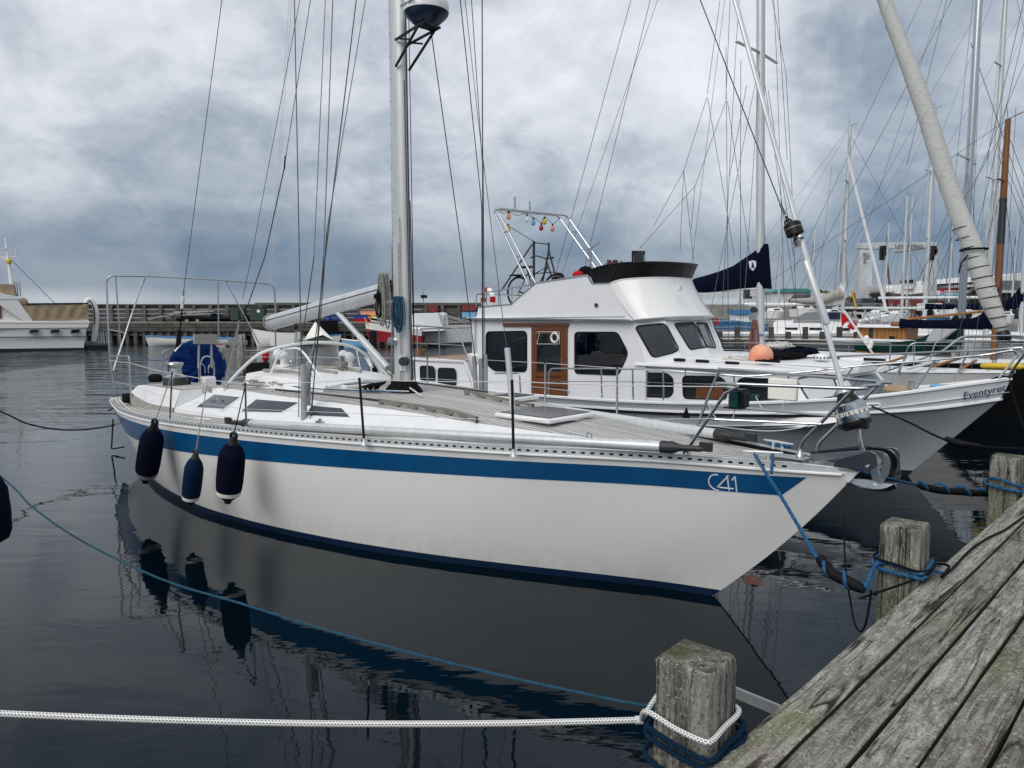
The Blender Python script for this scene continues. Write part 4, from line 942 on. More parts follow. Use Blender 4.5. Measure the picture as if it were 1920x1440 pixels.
for i, ch in enumerate('FURLEX'):
    nn = V(.03+.0, -1, 0).normalized(); a = math.radians(-118+i*18); e1_ = V(1, 0, 0); e1_ = (e1_-ax*e1_.dot(ax)).normalized(); e2_ = ax.cross(e1_)
    rad = e1_*math.cos(a)+e2_*math.sin(a); tn = ax.cross(rad)
    text('letter', ch, .038, dc+ax*-.012+rad*.1215, tn, ax, black, dr, depth=.0008)
MB().tube([fb, A.y(1611, 805, 0), dc-ax*.1], [.006, .012, .012], 8).build('forestay_toggle', steel, dr)
MB().bar(A.y(1608, 797, 0), A.y(1614, 828, 0), .03, .012, up=(0, 1, 0)).build('toggle_plate', galv, dr)
for dx in (-.02, .02): MB().tube([A.y(1614, 828, 0), A.y(1618, 848, 0)+V(dx, 0, 0)], .006, 6).build('shackle', steel, dr)
# halyard swivel parked on the foil
hs = A.y(1488, 430, 0)
sw = MB().lathe([(.05, -.055), (.068, -.045), (.068, .04), (.055, .055)], hs, ax, 20).build('furler_swivel', black, yacht)
MB().lathe([(.0685, 0), (.0685, .004)], hs+ax*.005, ax, 20).build('swivel_band', galv, sw)
MB().lathe([(.035, -.04), (.045, 0), (.02, .03)], hs-ax*.10, ax, 12).ball(A.y(1500, 445, 0), .035, 10).build('swivel_tack', steel, sw)
MB().tube([A.y(1484, 432, 0)+V(0, 0, -.02), A.y(1474, 405, 0)], .012, 8).ring(A.y(1478, 418, 0), .028, .008, (0, 1, 0), 12).build('swivel_shackle', black, sw)
MB().tube([A.y(1472, 402, 0), A.y(1463, 383, 0)], .011, 8).build('halyard_shackle', wire, sw)
stay(A.y(1465, 388, 0), A.y(1313, 0, 0), 16, .005, 'jib_halyard')
# lower turnbuckle tube on the foil
MB().lathe([(.026, 0), (.03, .02), (.03, .5), (.026, .52)], A.y(1511, 490, 0), ax*-1, 10).build('foil_connector', alu, sw)
# ---- halyards and lines along the mast, coils, blue coil
for dx, dy, z1_, r in ((-.20, .0, 3.3, .007), (-.18, .05, 3.1, .006), (-.17, -.03, 2.9, .006), (.155, .0, 9, .006), (.17, .04, 9, .005), (.15, -.03, 5.2, .004), (.19, .0, 3.8, .006), (-.22, .03, 3.0, .007), (.06, -.095, 3.3, .004), (.09, -.09, 3.6, .004)):
    jj = random.uniform(-.03, .03); MB().tube([V(mx0+dx*1.15+jj, dy, 1.52), V(mx0+dx+jj*.5, dy, 2.4), V(mp(z1_)+dx*.92, dy, z1_)], r, 5).build('halyard', rope_k if dx > .1 else rope_g, mast)
def coil(o, w_, h, turns, r, m, par=None, name='rope_coil', seed=0, lay=(1, 0, 0), knot=True, hang=True):
    rnd = random.Random(seed); L_ = Vector(lay).normalized(); N_ = L_.cross(V(0, 0, 1)); mb = MB(); o = Vector(o)
    for k_ in range(turns):
        a = w_*(.55+.45*rnd.random()); b_ = h*(.8+.25*rnd.random()); off = N_*rnd.uniform(-.05, .05)+L_*rnd.uniform(-.03, .03)
        pts = [o + off + L_*a*math.sin(t_)*(.35+.65*(1-math.cos(t_))/2) + V(0, 0, -b_*(1-math.cos(t_))/2) for t_ in [2*PI*i/20 for i in range(21)]]
        mb.tube(pts, r, 6)
    if knot:
        for k_ in range(3): mb.ring(o+V(0, 0, -.16*h-.02*k_), w_*.42, r, (0, 0, 1), 12)
    return mb.build(name, m, par)
tag(lift(coil(V(mx0+.10, -.15, 2.66), .10, .42, 10, .0065, rope_t, seed=3, lay=(1, -.2, 0)), A), 'dark blue coiled rope hanging on the fore side of the large mast', 'rope coil')
tag(lift(coil(V(mx0-.25, -.10, 2.95), .13, .66, 7, .0085, rope_g, seed=5, lay=(1, -.3, 0)), A), 'pale grey coiled halyard hanging aft of the large mast beside the boom end', 'rope coil')
tag(lift(coil(V(mx0-.33, -.12, 2.74), .12, .34, 4, .010, rope_k, seed=6, lay=(1, -.3, 0)), A), 'black rope tail hanging in loops from the gooseneck', 'rope coil')
# bunch of lines and black fabric at the mast foot
mb = MB(); rnd = random.Random(3)
for k_ in range(10):
    a = rnd.uniform(0, 6.28); p0 = V(mx0-.28+rnd.uniform(-.1, .1), -.3+rnd.uniform(-.1, .1), 1.53)
    mb.tube(smooth_path([p0, p0+V(.12, -.05, .05), V(mx0-.1, -.2, 1.62), p0+V(-.12, .05, .03), p0+V(.02, -.1, .02)], 3), .010, 5)
tag(lift(mb.build('rope_bundle', rope_k), A), 'black ropes bundled on the deck at the foot of the large mast', 'rope bundle')
# ---- stanchions, lifelines, pulpit, pushpit
stn = [(-7.35, 318, 782, 323, 700, 0), (-5.85, 462, 805, 460, 720, 0), (-4.5, 683, 818, 674, 711, 1), (-3.05, 963, 835, 960, 715, 1)]
tops = []
hz = lambda x: sheer(x)
for sgn in (-1, 1):
    tl = []
    for (x, u0, v0, u1, v1, bk_) in stn:
        yb = sgn*(hbm(x, hz(x))-.035); zb_ = hz(x)-.01
        if sgn < 0: top_ = A.y(u1, v1, yb-.02); base = A.y(u0, v0, yb); base.z = zb_
        else: base = V(x, yb, zb_); top_ = V(x-.02, yb+.02, zb_+.62)
        s_ = MB().tube([base, top_], .0125, 8).build('stanchion', black if (bk_ and sgn < 0) else steel, yacht)
        MB().lathe([(.032, 0), (.03, .012), (.02, .03), (.017, .07)], base, (0, 0, 1), 10).build('stanchion_base', alu, s_)
        MB().ball(top_, .017, 8).build('stanchion_cap', black, s_)
        tl.append((base, top_))
    tops.append(tl)
# pushpit near side post etc. (positions read on the near rail)
yb = -1.62
pn = [A.y(246, 762, -1.72), A.y(242, 668, -1.70)]
pf = A.y(218, 668, -1.05)
pp = MB().tube(fillet([pn[0], pn[1], A.y(205, 668, -1.05)], .06), .0125, 8)
pp.tube([A.y(216, 742, -1.02), A.y(205, 662, -1.05), A.y(199, 530, -1.0)], .0125, 8)
PA, PB = (-12.42, -1.0), (-11.0, 1.45)
fp = lambda u, v: A.plane(u, v, PA, PB)
pp.tube(fillet([fp(207, 700), fp(199, 517), fp(279, 518), fp(409, 525), fp(515, 533), fp(517, 650)], .14, 5), .016, 8)
pp.tube([fp(217, 519), fp(227, 660)], .012, 8).tube(fillet([fp(270, 521), A.y(213, 690, -1.05), A.y(212, 700, -1.05)], .1), .013, 8).tube([fp(273, 520), fp(262, 545), A.y(213, 695, -1.1)], .012, 8)
pp.tube([fp(409, 528), fp(410, 658)], .012, 8).tube([fp(424, 528), fp(487, 646)], .012, 8).tube([fp(204, 618), A.plane(236, 625, PA, PB)], .011, 8)
pp.tube(fillet([A.x(302, 715, -12.0), A.x(305, 657, -12.0), A.x(400, 655, -12.0), A.x(520, 660, -11.6), A.x(555, 700, -10.2)], .08), .0125, 8)
pushpit = pp.build('pushpit', steel, yacht)
MB().tube([A.x(416, 720, -11.9), A.x(416, 660, -11.9)], .012, 6).tube([A.x(470, 700, -11.7), A.x(470, 660, -11.7)], .012, 6).build('pushpit_post', steel, yacht)
ll = MB()
T0 = [A.y(205, 672, -1.05), A.y(242, 686, -1.7)] + [q[1] for q in tops[0]]
near = [A.y(205, 675, -1.05), pn[1]+V(0, 0, -.09)] + [q[1] for q in tops[0]]
pul_j = A.z(1340, 727, 1.87)
pb = [A.y(1290, 845, -.50), A.y(1385, 722, -.55)]
for a, b_ in zip(near, near[1:]+[A.y(1372, 725, -.55)]): ll.tube(catenary(a, b_, .012 if (b_-a).length > .8 else .002, 6), .0042, 5)
mid = [A.y(212, 715, -1.05), A.y(244, 722, -1.7)]+[q[0].lerp(q[1], .48) for q in tops[0]]+[A.y(1340, 785, -.52)]
for a, b_ in zip(mid, mid[1:]): ll.tube([a, b_], .003, 5)
fl_ = [V(-12.1, 1.1, 1.6)]+[q[1] for q in tops[1]]+[V(-1.45, .6, 1.9)]
for a, b_ in zip(fl_, fl_[1:]): ll.tube([a, b_], .0035, 5)
fl_ = [V(-12.1, 1.1, 1.3)]+[q[0].lerp(q[1], .48) for q in tops[1]]+[V(-1.45, .6, 1.6)]
for a, b_ in zip(fl_, fl_[1:]): ll.tube([a, b_], .003, 5)
ll.build('lifelines', wirel, yacht)
pz = MB()
near_t = [A.y(1287, 846, -.50), A.y(1370, 722, -.55), A.y(1480, 724, -.5), A.y(1600, 727, -.28)]
nose = A.y(1648, 722, 0)
far_t = [V(near_t[3].x+.02, .28, nose.z), V(-.75, .46, nose.z-.0), V(-1.3, .56, nose.z-.0)]
nx = near_t[3].x; pz.tube(fillet([near_t[0], near_t[1]], .1)[:-1]+smooth_path([near_t[1]+(near_t[0]-near_t[1])*.12, near_t[1]+V(.06, .005, 0), V(-.9, -.49, near_t[1].z), V(nx, -.30, nose.z-.008), V((nx+nose.x)/2, -.23, nose.z), V(nose.x-.05, -.12, nose.z), V(nose.x, 0, nose.z), V(nose.x-.05, .12, nose.z), V((nx+nose.x)/2, .23, nose.z), V(nx, .30, nose.z), V(-.9, .50, nose.z), V(-1.44, .59, nose.z), V(-1.52, .6, nose.z-.06), V(-1.72, .56, 1.33)], 5), .0135, 10)
lo1 = A.y(1500, 853, -.2); lo2 = A.y(1603, 722, -.3)
pz.tube(fillet([A.y(1500, 853, -.22), A.y(1503, 830, -.22), V(near_t[3].x+.0, -.27, nose.z-.015)], .05), .0135, 10)
pz.tube(fillet([V(-.42, .22, 1.30), V(-.40, .22, 1.42), V(near_t[3].x, .27, nose.z-.015)], .05), .0135, 10)
pz.tube([near_t[0].lerp(near_t[1], .5), A.y(1540, 795, -.25)], .011, 8).tube([A.y(1540, 795, -.25).reflect(Vector((0, 1, 0))), V(-1.6, .58, 1.6)], .011, 8)
pulpit = pz.build('pulpit', steel, yacht)
for p in (near_t[0], A.y(1500, 853, -.22), V(-.42, .22, 1.29), V(-1.72, .56, 1.30)): MB().lathe([(.035, -.02), (.032, .0), (.02, .02), (.017, .05)], p, n=10).build('pulpit_base', steel, pulpit)
# navigation light box under the pulpit rail, with its cable; white box on the far rail
nl = A.y(1378, 748, -.42); lb = MB().box(nl+V(.085, 0, 0), (.03, .09, .12)).box(nl+V(0, 0, .075), (.17, .1, .012)).box(nl+V(0, 0, -.07), (.15, .09, .012)).build('navigation_light', black, pulpit, bevel=.003)
MB().lathe([(.05, -.06), (.05, .062)], nl, n=16).build('lens', greenglass, lb); MB().tube(smooth_path([nl+V(0, 0, -.08), nl+V(-.02, 0, -.16), nl+V(-.12, 0, -.19), nl+V(-.2, 0, -.12), nl+V(-.22, 0, -.05)], 4), .004, 5).build('cable', wirel, lb)
wb = A.y(1468, 730, .5); MB().box(wb, (.26, .05, .19)).build('rail_box', cream, pulpit, bevel=.012); MB().tube(smooth_path([wb+V(.02, 0, -.1), wb+V(-.02, 0, -.2), wb+V(-.15, 0, -.22), wb+V(-.25, 0, -.08)], 4), .004, 5).build('cable', wirel, pulpit)
# cleats with rope
def cleat(p, q, par=yacht, m=alu):
    p = Vector(p); q = Vector(q); c = (p+q)/2
    d = (q-p).normalized()
    return MB().tube([p+V(0, 0, .004), p.lerp(q, .15), c+V(0, 0, .002), p.lerp(q, .85), q+V(0, 0, .004)], [.006, .011, .012, .011, .006], 8).box(c-d*.045+V(0, 0, -.035), (.022, .02, .06)).box(c+d*.045+V(0, 0, -.035), (.022, .02, .06)).build('cleat', m, par)
cleat(A.z(1393, 846, 1.36), A.z(1468, 850, 1.36)); ck = A.z(1465, 828, 1.37); cleat(V(ck.x-.15, .36, 1.37), V(ck.x+.14, .30, 1.37)); cleat(A.y(363, 787, -1.9)+V(0, 0, .02), A.y(396, 790, -1.9)+V(0, 0, .02), m=gel)
tag(lift(twist([V(ck.x-.1, .36, 1.345), V(ck.x+.0, .33, 1.34), V(ck.x+.12, .31, 1.345), V(ck.x+.0, .33, 1.36), V(ck.x-.08, .36, 1.36), V(ck.x+.1, .30, 1.35)], .014).build('cleated_line', rope_b), A), 'blue line belayed on the port bow cleat beside the pulpit', 'rope')
# ---- bow roller and anchor
br1 = A.y(1508, 858, 0)
R_ = lambda u, v, y=0: A.y(u, v, y)
roller = MB()
for yy in (-.085, .075):
    far = yy > 0
    P_ = [R_(1512, 848, 0), R_(1600, 838, 0), R_(1672, 842, 0), R_(1680, 848, 0), R_(1683, 900, 0), R_(1676, 905, 0), R_(1655, 878, 0), R_(1640, 872, 0), R_(1570, 874, 0), R_(1512, 858, 0)] if far else [R_(1568, 872, 0), R_(1578, 858, 0), R_(1640, 843, 0), R_(1650, 848, 0), R_(1653, 870, 0), R_(1640, 880, 0), R_(1600, 876, 0)]
    P_ = [V(p.x, yy, p.z) for p in P_]; roller.prism(rpoly(P_, .012, 2), (0, .007, 0))
rl = roller.build('bow_roller', roller_m, yacht, bevel=.002)
MB().lathe([(.05, 0), (.045, .04), (.03, .08), (.045, .115), (.05, .155)], V(R_(1634, 866).x, -.078, R_(1634, 866).z), (0, 1, 0), 18).build('roller_wheel', whitep, rl)
MB().lathe([(.014, 0), (.014, .02), (.008, .022)], V(R_(1634, 872).x, -.088, R_(1634, 872).z), (0, -1, 0), 8).build('roller_pin', steel, rl)
# anchor: curved roll-bar style shank over the roller and a scooped fluke
sh_ = smooth_path([R_(1520, 852), R_(1600, 845), R_(1648, 846), R_(1668, 860), R_(1668, 885), R_(1655, 905)], 5)
an = MB()
n_ = len(sh_); an.grid([[p+V(0, -.010, 0)+V(0, 0, .0), p+V(0, .010, 0), p+V(0, .010, 0)+d_*.055, p+V(0, -.010, 0)+d_*.055] for p, d_ in [(sh_[i], (lambda t_: V(t_.z, 0, -t_.x).normalized())((sh_[min(i+1, n_-1)]-sh_[max(i-1, 0)]))) for i in range(n_)]], closed=True)
anchor = an.build('anchor_shank', steel, yacht)
fl = [R_(1590, 905), R_(1612, 908), R_(1640, 915), R_(1665, 916), R_(1680, 910)]; rows = []
for i, p in enumerate(smooth_path(fl, 4)):
    t_ = i/16; hw = .02+.13*math.sin(PI*min(1, t_*.9+.08))*.9; rows.append([p+V(0, -hw, .018*(1)), p+V(0, -hw*.6, .0), p+V(0, 0, -.018), p+V(0, hw*.6, 0), p+V(0, hw, .018)])
f1 = MB().grid(rows); f1.grid([[q+V(0, 0, -.008) for q in r] for r in rows], flip=True)
f1.build('anchor_fluke', steel, anchor); MB().bar(R_(1640, 880), R_(1648, 908), .05, .06, up=(0, 1, 0)).build('anchor_crown', steel, anchor)
# foredeck detail: windlass cover, jackstays
MB().box((-.55, 0, 1.31), (.3, .18, .03)).build('chain_plate', steel, yacht)
# ---- deck gear aft
def winch(x, y, z, r=.11, h=.2, m2=dgrey):
    b_ = MB().lathe([(r*1.35, 0), (r*1.3, h*.35), (r*1.2, h*.42)], (x, y, z), n=22).build('winch_base', m2, yacht)
    MB().lathe([(r*1.15, h*.42), (r*.7, h*.55), (r*.62, h*.8), (r*.9, h*.98), (r*.85, h*1.05), (.02, h*1.08)], (x, y, z), n=22).build('winch_drum', steel, b_)
q = A.y(330, 728, -1.25); winch(q.x, -1.25, 1.40, .13, .33)
q = A.y(292, 722, -1.2); tag(lift(MB().lathe([(.10, 0), (.13, .04), (.11, .1), (.06, .12)], (q.x, -1.2, 1.41), n=14, flat=.8).build('winch_cover', blackf), A), 'small black fabric cover lying on the coaming near the stern', 'cover')
winch(-8.0, .55, 1.45, .07, .16, black); winch(A.y(548, 706, .1).x, .1, 1.60, .06, .14, black)
MB().box((-9.1, -1.12, 1.45), (.22, .1, .07)).build('rope_clutch', black, yacht, bevel=.01); 
q = A.y(238, 752, -1.45); MB().box((q.x, -1.42, 1.14), (.22, .14, .14)).build('deck_box', blackf, yacht, bevel=.02)
# pedestal, wheel under blue cover, compass guard
wc = A.y(371, 690, -.05); wx = -10.6
P_ = A.x(371, 690, wx); r_ = .50
wcv = MB(); rows = []
for i in range(9):
    rr = r_*math.cos(PI/2*i/8) if i < 8 else .001; xo = .07*math.sin(PI/2*i/8)
    rows.append([V(P_.x+xo, P_.y+rr*math.cos(a), P_.z+rr*math.sin(a)*.96+(.0)) + V((.03*math.sin(a*7+i*.8)+.02*math.sin(a*15+1))*math.sin(PI*i/8), 0, 0) for a in [2*PI*k_/36 for k_ in range(36)]])
wcv.grid(rows, closed=True); wcv.grid([[V(2*P_.x-p.x, p.y, p.z) for p in r] for r in rows], closed=True, flip=True)
wh = MB().ring(P_, .47, .016, (1, 0, 0), 32).tube([P_+V(0, -.47, 0), P_+V(0, .47, 0)], .01, 6).tube([P_+V(0, 0, -.47), P_+V(0, 0, .47)], .01, 6).build('steering_wheel', steel, yacht)
tag(lift(wcv.build('wheel_cover', bluef), A), 'round bright blue fabric cover over the steering wheel', 'cover')
pd = V(P_.x+.28, P_.y+.02, 0)
pe = MB().box((pd.x, pd.y, 1.1), (.22, .22, .62)).build('pedestal', gel, yacht, bevel=.03)
g1 = A.x(375, 720, pd.x+.05); gt = A.x(397, 690, pd.x+.05)
def gpt(u, v): return A.x(u, v, pd.x+.06)
MB().tube(fillet([gpt(375, 722), gpt(375, 680), gpt(382, 668), gpt(395, 668), gpt(401, 680), gpt(401, 722)], .08, 5), .013, 8).build('guard_rail', steel, pe)
MB().tube(fillet([gpt(373, 715), gpt(372, 690), gpt(378, 680), gpt(385, 690), gpt(384, 700)], .05), .009, 8).tube(fillet([gpt(391, 700), gpt(390, 690), gpt(396, 680), gpt(403, 690), gpt(400, 715)], .05), .009, 8).build('cup_holder', steel, pe)
bx = [gpt(362, 627), gpt(405, 627), gpt(405, 645), gpt(362, 645)]
MB().tube([gpt(372, 690), gpt(373, 640)], .018, 6).tube([gpt(397, 690), gpt(396, 640)], .018, 6).build('table_leg', galv, pe); MB().prism(bx, (.05, 0, 0)).build('cockpit_table', teakw, pe, bevel=.004)
# liferaft-like grey box and dark cylinders behind, dinghy outboard bracket
MB().prism([A.x(413, 653, -11.6), A.x(440, 653, -11.6), A.x(440, 690, -11.6), A.x(413, 690, -11.6)], (.06, 0, 0)).build('outboard_pad', teakw, pushpit)
MB().prism([A.x(455, 680, -11.3), A.x(500, 678, -11.3), A.x(500, 704, -11.3), A.x(455, 706, -11.3)], (.12, 0, 0)).build('stern_locker', black, pushpit, bevel=.02)
q = A.x(498, 668, -11.3); MB().ball(q, .09, 10, (.6, .8, 1.3)).build('horseshoe_light', redcl, pushpit)
# sprayhood / traveller arch tubes
ar = MB().tube(smooth_path([A.y(425, 722, -1.0), A.y(455, 690, -.95), A.y(490, 662, -.8), A.y(540, 648, -.5), A.y(600, 642, 0), A.y(660, 650, .5), A.y(700, 678, .9), A.y(718, 705, 1.0)], 4), .021, 8)
ar.build('mainsheet_arch', gel, yacht)
MB().tube(fillet([A.y(498, 728, -.75), A.y(520, 668, -.6), A.y(532, 655, -.5), A.y(560, 652, -.5), A.y(575, 668, -.6), A.y(612, 725, -1.0)], .1, 5), .015, 8).build('handrail_hoop', whitep, yacht)
for (u0, v0, u1, v1, y) in ((632, 648, 640, 700, .3), (590, 643, 572, 690, .0), (668, 655, 678, 700, .7), (690, 670, 700, 710, .9), (660, 690, 690, 660, .8)): MB().tube([A.y(u0, v0, y), A.y(u1, v1, y)], .010, 6).build('arch_strut', steel, yacht)
def tackle(tp_, bt, n_=5, spread=.03, r=.0045, m=rope_g, par=yacht):
    mb = MB(); rnd = random.Random(int(tp_.x*100))
    for i in range(n_):
        o_ = V(rnd.uniform(-spread, spread), rnd.uniform(-spread, spread), 0); mb.tube([tp_+o_*.4, bt+o_], r, 5)
    o = mb.build('tackle', m, par); MB().lathe([(.035, -.015), (.035, .015)], tp_+V(0, 0, .03), (0, 1, 0), 10).box(tp_+V(0, 0, .08), (.03, .02, .1)).build('block', black, o); MB().lathe([(.035, -.015), (.035, .015)], bt+V(0, 0, -.03), (0, 1, 0), 10).build('block', black, o); return o
tackle(A.y(449, 600, -.7), A.y(420, 745, -1.1), 5, .03)
MB().tube([A.y(418, 752, -1.35), A.y(415, 778, -1.55)], .02, 8).build('snap_block', black, yacht)
tackle(A.y(555, 618, 0), A.y(550, 700, 0), 4, .03)
for (u, v, y, s_) in ((451, 628, -.6, 1), (640, 668, .25, 2), (520, 665, .3, 4)):
    tag(lift(coil(A.y(u, v, y), .20, .56, 9, .012, rope_g, seed=s_, lay=(1, -.5, 0)), A), {1: 'grey rope coil hanging forward of the blue wheel cover', 2: 'grey rope coil with yellow end hanging from the arch aft of the mast', 4: 'grey rope coil hanging in front of the cowl vent under the boom end'}[s_], 'rope coil')
for a, b_ in (((700, 672, .9), (790, 742, -.3)), ((706, 700, .7), (760, 735, .0)), ((690, 660, .8), (745, 720, .1)), ((712, 690, .5), (742, 712, .2))):
    MB().tube(catenary(A.y(*a), A.y(*b_), .02, 6), .010, 6).build('reef_line', rope_w, yacht)
MB().tube([A.y(688, 672, .8), A.y(697, 688, .7)], .026, 8).build('fiddle_block', whitep, yacht)
# jumble of sheets at the stern quarter
mb = MB(); rnd = random.Random(11)
for k_ in range(12):
    p0 = A.z(rnd.uniform(465, 520), rnd.uniform(714, 724), 1.5); mb.tube(smooth_path([p0+V(rnd.uniform(-.3, .3), rnd.uniform(-.12, .12), rnd.uniform(0, .06)) for _ in range(5)], 4), .009, 5)
tag(lift(mb.build('rope_bundle', rope_g), A), 'tangle of grey sheets on the coaming below the boom end', 'rope bundle')
# poles lying on deck
def pole(a, b_, label, r=.055):
    a = Vector(a); b_ = Vector(b_); d_ = (b_-a).normalized(); root = fthing(A, 'spinnaker_pole', label, 'pole', 'aluminium poles stowed along the deck')
    MB().tube([a, b_], r, 14).build('tube', alu, root)
    for p, s_ in ((a, -1), (b_, 1)):
        e_ = MB().lathe([(r*1.12, -.02), (r*1.14, .08), (r*.7, .13), (r*.55, .17), (r*.55, .30), (r*.3, .34)], p-d_*s_*.02, d_*s_, 14).box(p+d_*s_*.33+V(0, 0, .02), (.10, .04, .07)).build('pole_end', dgrey, root)
    MB().ring(a.lerp(b_, .86)+V(0, 0, r+.012), .028, .005, (0, 1, 0), 12).build('lift_eye', steel, root)
    MB().tube([a.lerp(b_, .14)+V(0, -r*.9, r*.3), a.lerp(b_, .35)+V(0, -r*.9, r*.3)], .004, 4).build('lift_groove', black, root)
def deckrest(u, v, y): 
    p = A.y(u, v, y); return p
pA = V(-5.75, -1.78, 1.305); pA = A.y(466, 794, -1.78); pB = A.y(1248, 838, -.62); pole(pA, pB, 'near side spinnaker pole lying along the starboard deck edge', .046)
pC = A.y(880, 742, 1.05); pD = A.y(1350, 815, .42); pole(pC, pD, 'far side spinnaker pole lying along the port deck towards the pulpit', .049)
for (u, v, y) in ((404, 752, -1.62), (1010, 828, -.9), (600, 792, -1.5)):
    q = A.y(u, v, y); MB().box(q, (.10, .05, .03)).lathe([(.02, .01), (.018, .04)], q, n=8).build('pad_eye', steel, yacht)
for i in range(5):
    x = -6.9+i*.28; MB().lathe([(.024, 0), (.02, .012)], (x, -.98, roofz(x, .98)), n=8).build('deck_filler', steel, yacht)
MB().tube([V(-6.9, -.92, roofz(-6.9, .9)+.02), V(-4.7, -.72, roofz(-4.7, .7)+.02)], .012, 6).tube([V(-6.9, .92, roofz(-6.9, .9)+.02), V(-4.7, .72, roofz(-4.7, .7)+.02)], .012, 6).build('genoa_track', dgrey, yacht)
for dx in (0, .06, .12): MB().tube(smooth_path([V(-5.2, -.12-dx, roofz(-5.2, .1)+.03), V(-6.2, -.55-dx, roofz(-6.2, .5)+.03), V(-7.4, -.62-dx, roofz(-7.4, .6)+.05)], 4), .007, 5).build('control_line', (rope_w, rope_g, rope_b)[int(dx*17)], yacht)
# stern ladder
MB().tube(fillet([A.x(212, 786, -12.3), A.x(209, 842, -12.3), A.x(233, 838, -12.1)], .03), .014, 8).build('stern_bracket', black, yacht)
# ---- fenders on the near side
def fender(u0, v0, u1, v1, y, r, label, m, collar, rope, uR, vR, yR, rm=rope_g):
    tp_ = A.y(u0, v0, y); bt = A.y(u1, v1, y); root = fthing(A, 'fender', label, 'fender', 'fenders hanging on the yacht side')
    d_ = (bt-tp_); L_ = d_.length; d_.normalize()
    prof = [(r*.30, .02*L_), (r*.42, .10*L_)]
    body = [(r*.46, .10*L_), (r*.80, .19*L_), (r*.97, .28*L_), (r, .42*L_), (r*1.0, .65*L_), (r*.95, .78*L_), (r*.93, .80*L_)]
    MB().lathe(body, tp_, d_, 24).build('cover', m, root)
    MB().lathe([(r*.935, .79*L_), (r*.89, .86*L_)], tp_, d_, 24).build('end_band', collar, root)
    MB().lathe([(r*.87, .855*L_), (r*.62, .905*L_), (r*.30, .96*L_), (r*.24, 1.0*L_)], tp_, d_, 20).build('end_cap', dgrey if collar is cream else black, root)
    MB().lathe([(r*.24, 0), (r*.3, .03*L_), (r*.47, .11*L_)], tp_, d_, 16).ring(tp_-d_*.01, r*.24, r*.12, (.6, -1, 0), 14, 8).build('top_cap', dgrey if m is not navyf else black, root)
    MB().tube([tp_-d_*.01, A.y(uR, vR, yR)], .006, 6).build('lanyard', rm, root)
fender(290, 793, 272, 905, -2.24, .142, 'large navy fender nearest the stern of the blue striped yacht', navyf, galv, None, 322, 703, -2.05)
fender(367, 849, 356, 948, -2.22, .105, 'small blue fender with white band hanging lowest, between two larger navy ones', mat('blue_cover', (.003, .016, .045), .9, bump=.3, bscale=25, spec=.1), cream, None, 388, 722, -1.95)
fender(438, 819, 427, 943, -2.18, .140, 'large navy fender with white band forward of the small blue one', navyf, cream, None, 460, 722, -1.93, rope_k)
# knotted line on the guard wire
tag(lift(coil(A.y(388, 722, -1.93), .035, .1, 5, .006, rope_w, seed=9), A), 'pale knotted rope on the guard wire above the small blue fender', 'rope knot')
# ---- left edge fender of the neighbouring boat
root = thing('fender', 'large dark navy fender cut off by the left edge of the picture', 'fender', tuple(D(-12, 1020, 4.6)))
q = D(-14, 1018, 4.6); q2 = D(-30, 875, 4.6); L_ = (q2-q).length
MB().lathe([(.03, 0), (.085, .03), (.105, .08), (.11, .2), (.105, .34), (.07, .42), (.03, .46)], (0, 0, 0), q2-q, 24).build('cover', navyf, root)
MB().tube([q2-q, q2-q+V(-.3, .1, .8)], .007, 6).build('lanyard', rope_k, root)
# ================================================================== white motor trawler alongside
E = Frame(6.88, 10.58)
tr_ = fthing(E, 'motor_trawler', 'white motor trawler Eventyret with raised wheelhouse, flybridge and varnished door behind the yacht', 'motor boat')
EB = [(0, .03), (-.3, .19), (-.7, .41), (-1.5, .85), (-2.8, 1.4), (-4.2, 1.75), (-6.5, 1.88), (-9, 1.85), (-10.9, 1.6)]
ES = [(0, 1.55), (-.6, 1.43), (-1.2, 1.31), (-1.75, 1.22), (-3.3, 1.07), (-5.3, .97), (-8.3, .92), (-10.9, .95)]
ER = [(0, 1.26), (-.7, 1.11), (-1.56, 1.01), (-3.13, .92), (-5.3, .83), (-8.5, .75), (-10.9, .76)]
EW = [(-1.26, .01), (-1.9, .22), (-3.0, .80), (-4.5, 1.35), (-6.5, 1.68), (-9, 1.66), (-10.7, 1.4)]
def ehb(q, t_):   # q along 0..1, t_ 0 water .. 1 rub rail .. 2 sheer
    xr = -10.9*q; 
    if t_ <= 1: 
        wv = interp(EW, -1.26-9.44*q); rb = interp(EB, xr)*.955; tt = max(0, t_); z = interp(ER, xr)*t_; x = (-1.26*(1-tt)+(-.10)*tt)*(1-q) + (-10.7-.15*tt)*q
        return V(x, max(.01, wv+(rb-wv)*(tt**1.1)), z)
    k_ = t_-1; z = interp(ER, xr)*(1-k_)+interp(ES, xr)*k_; return V(xr*1+(-.10*(1-k_))*(1-q), interp(EB, xr)*(.965+.035*k_), z)
def esurf(ts, name, m, off=0, par=tr_, q0=0, q1=1, n_=50):
    mb = MB()
    for sgn in (-1, 1):
        rows = []
        for t_ in ts:
            rows.append([(lambda p: V(p.x, sgn*(p.y+off), p.z))(ehb(q0+(q1-q0)*(i/n_)**1.2, t_)) for i in range(n_+1)])
        mb.grid(rows, flip=sgn > 0)
    if q1 == 1: mb.grid([[ (lambda p: V(p.x, -p.y, p.z))(ehb(1, t_)), ehb(1, t_)] for t_ in ts], flip=True)
    return mb.build(name, m, par, ang=40)
eh = esurf([-.35, 0, .12, .25, .5, .75, 1.0], 'hull', greyhull); esurf([1.0, 1.3, 1.7, 2.0], 'bulwark', bulwark)
esurf([-.02, .08], 'boot_stripe', antif, .006, eh)
mb = MB(); 
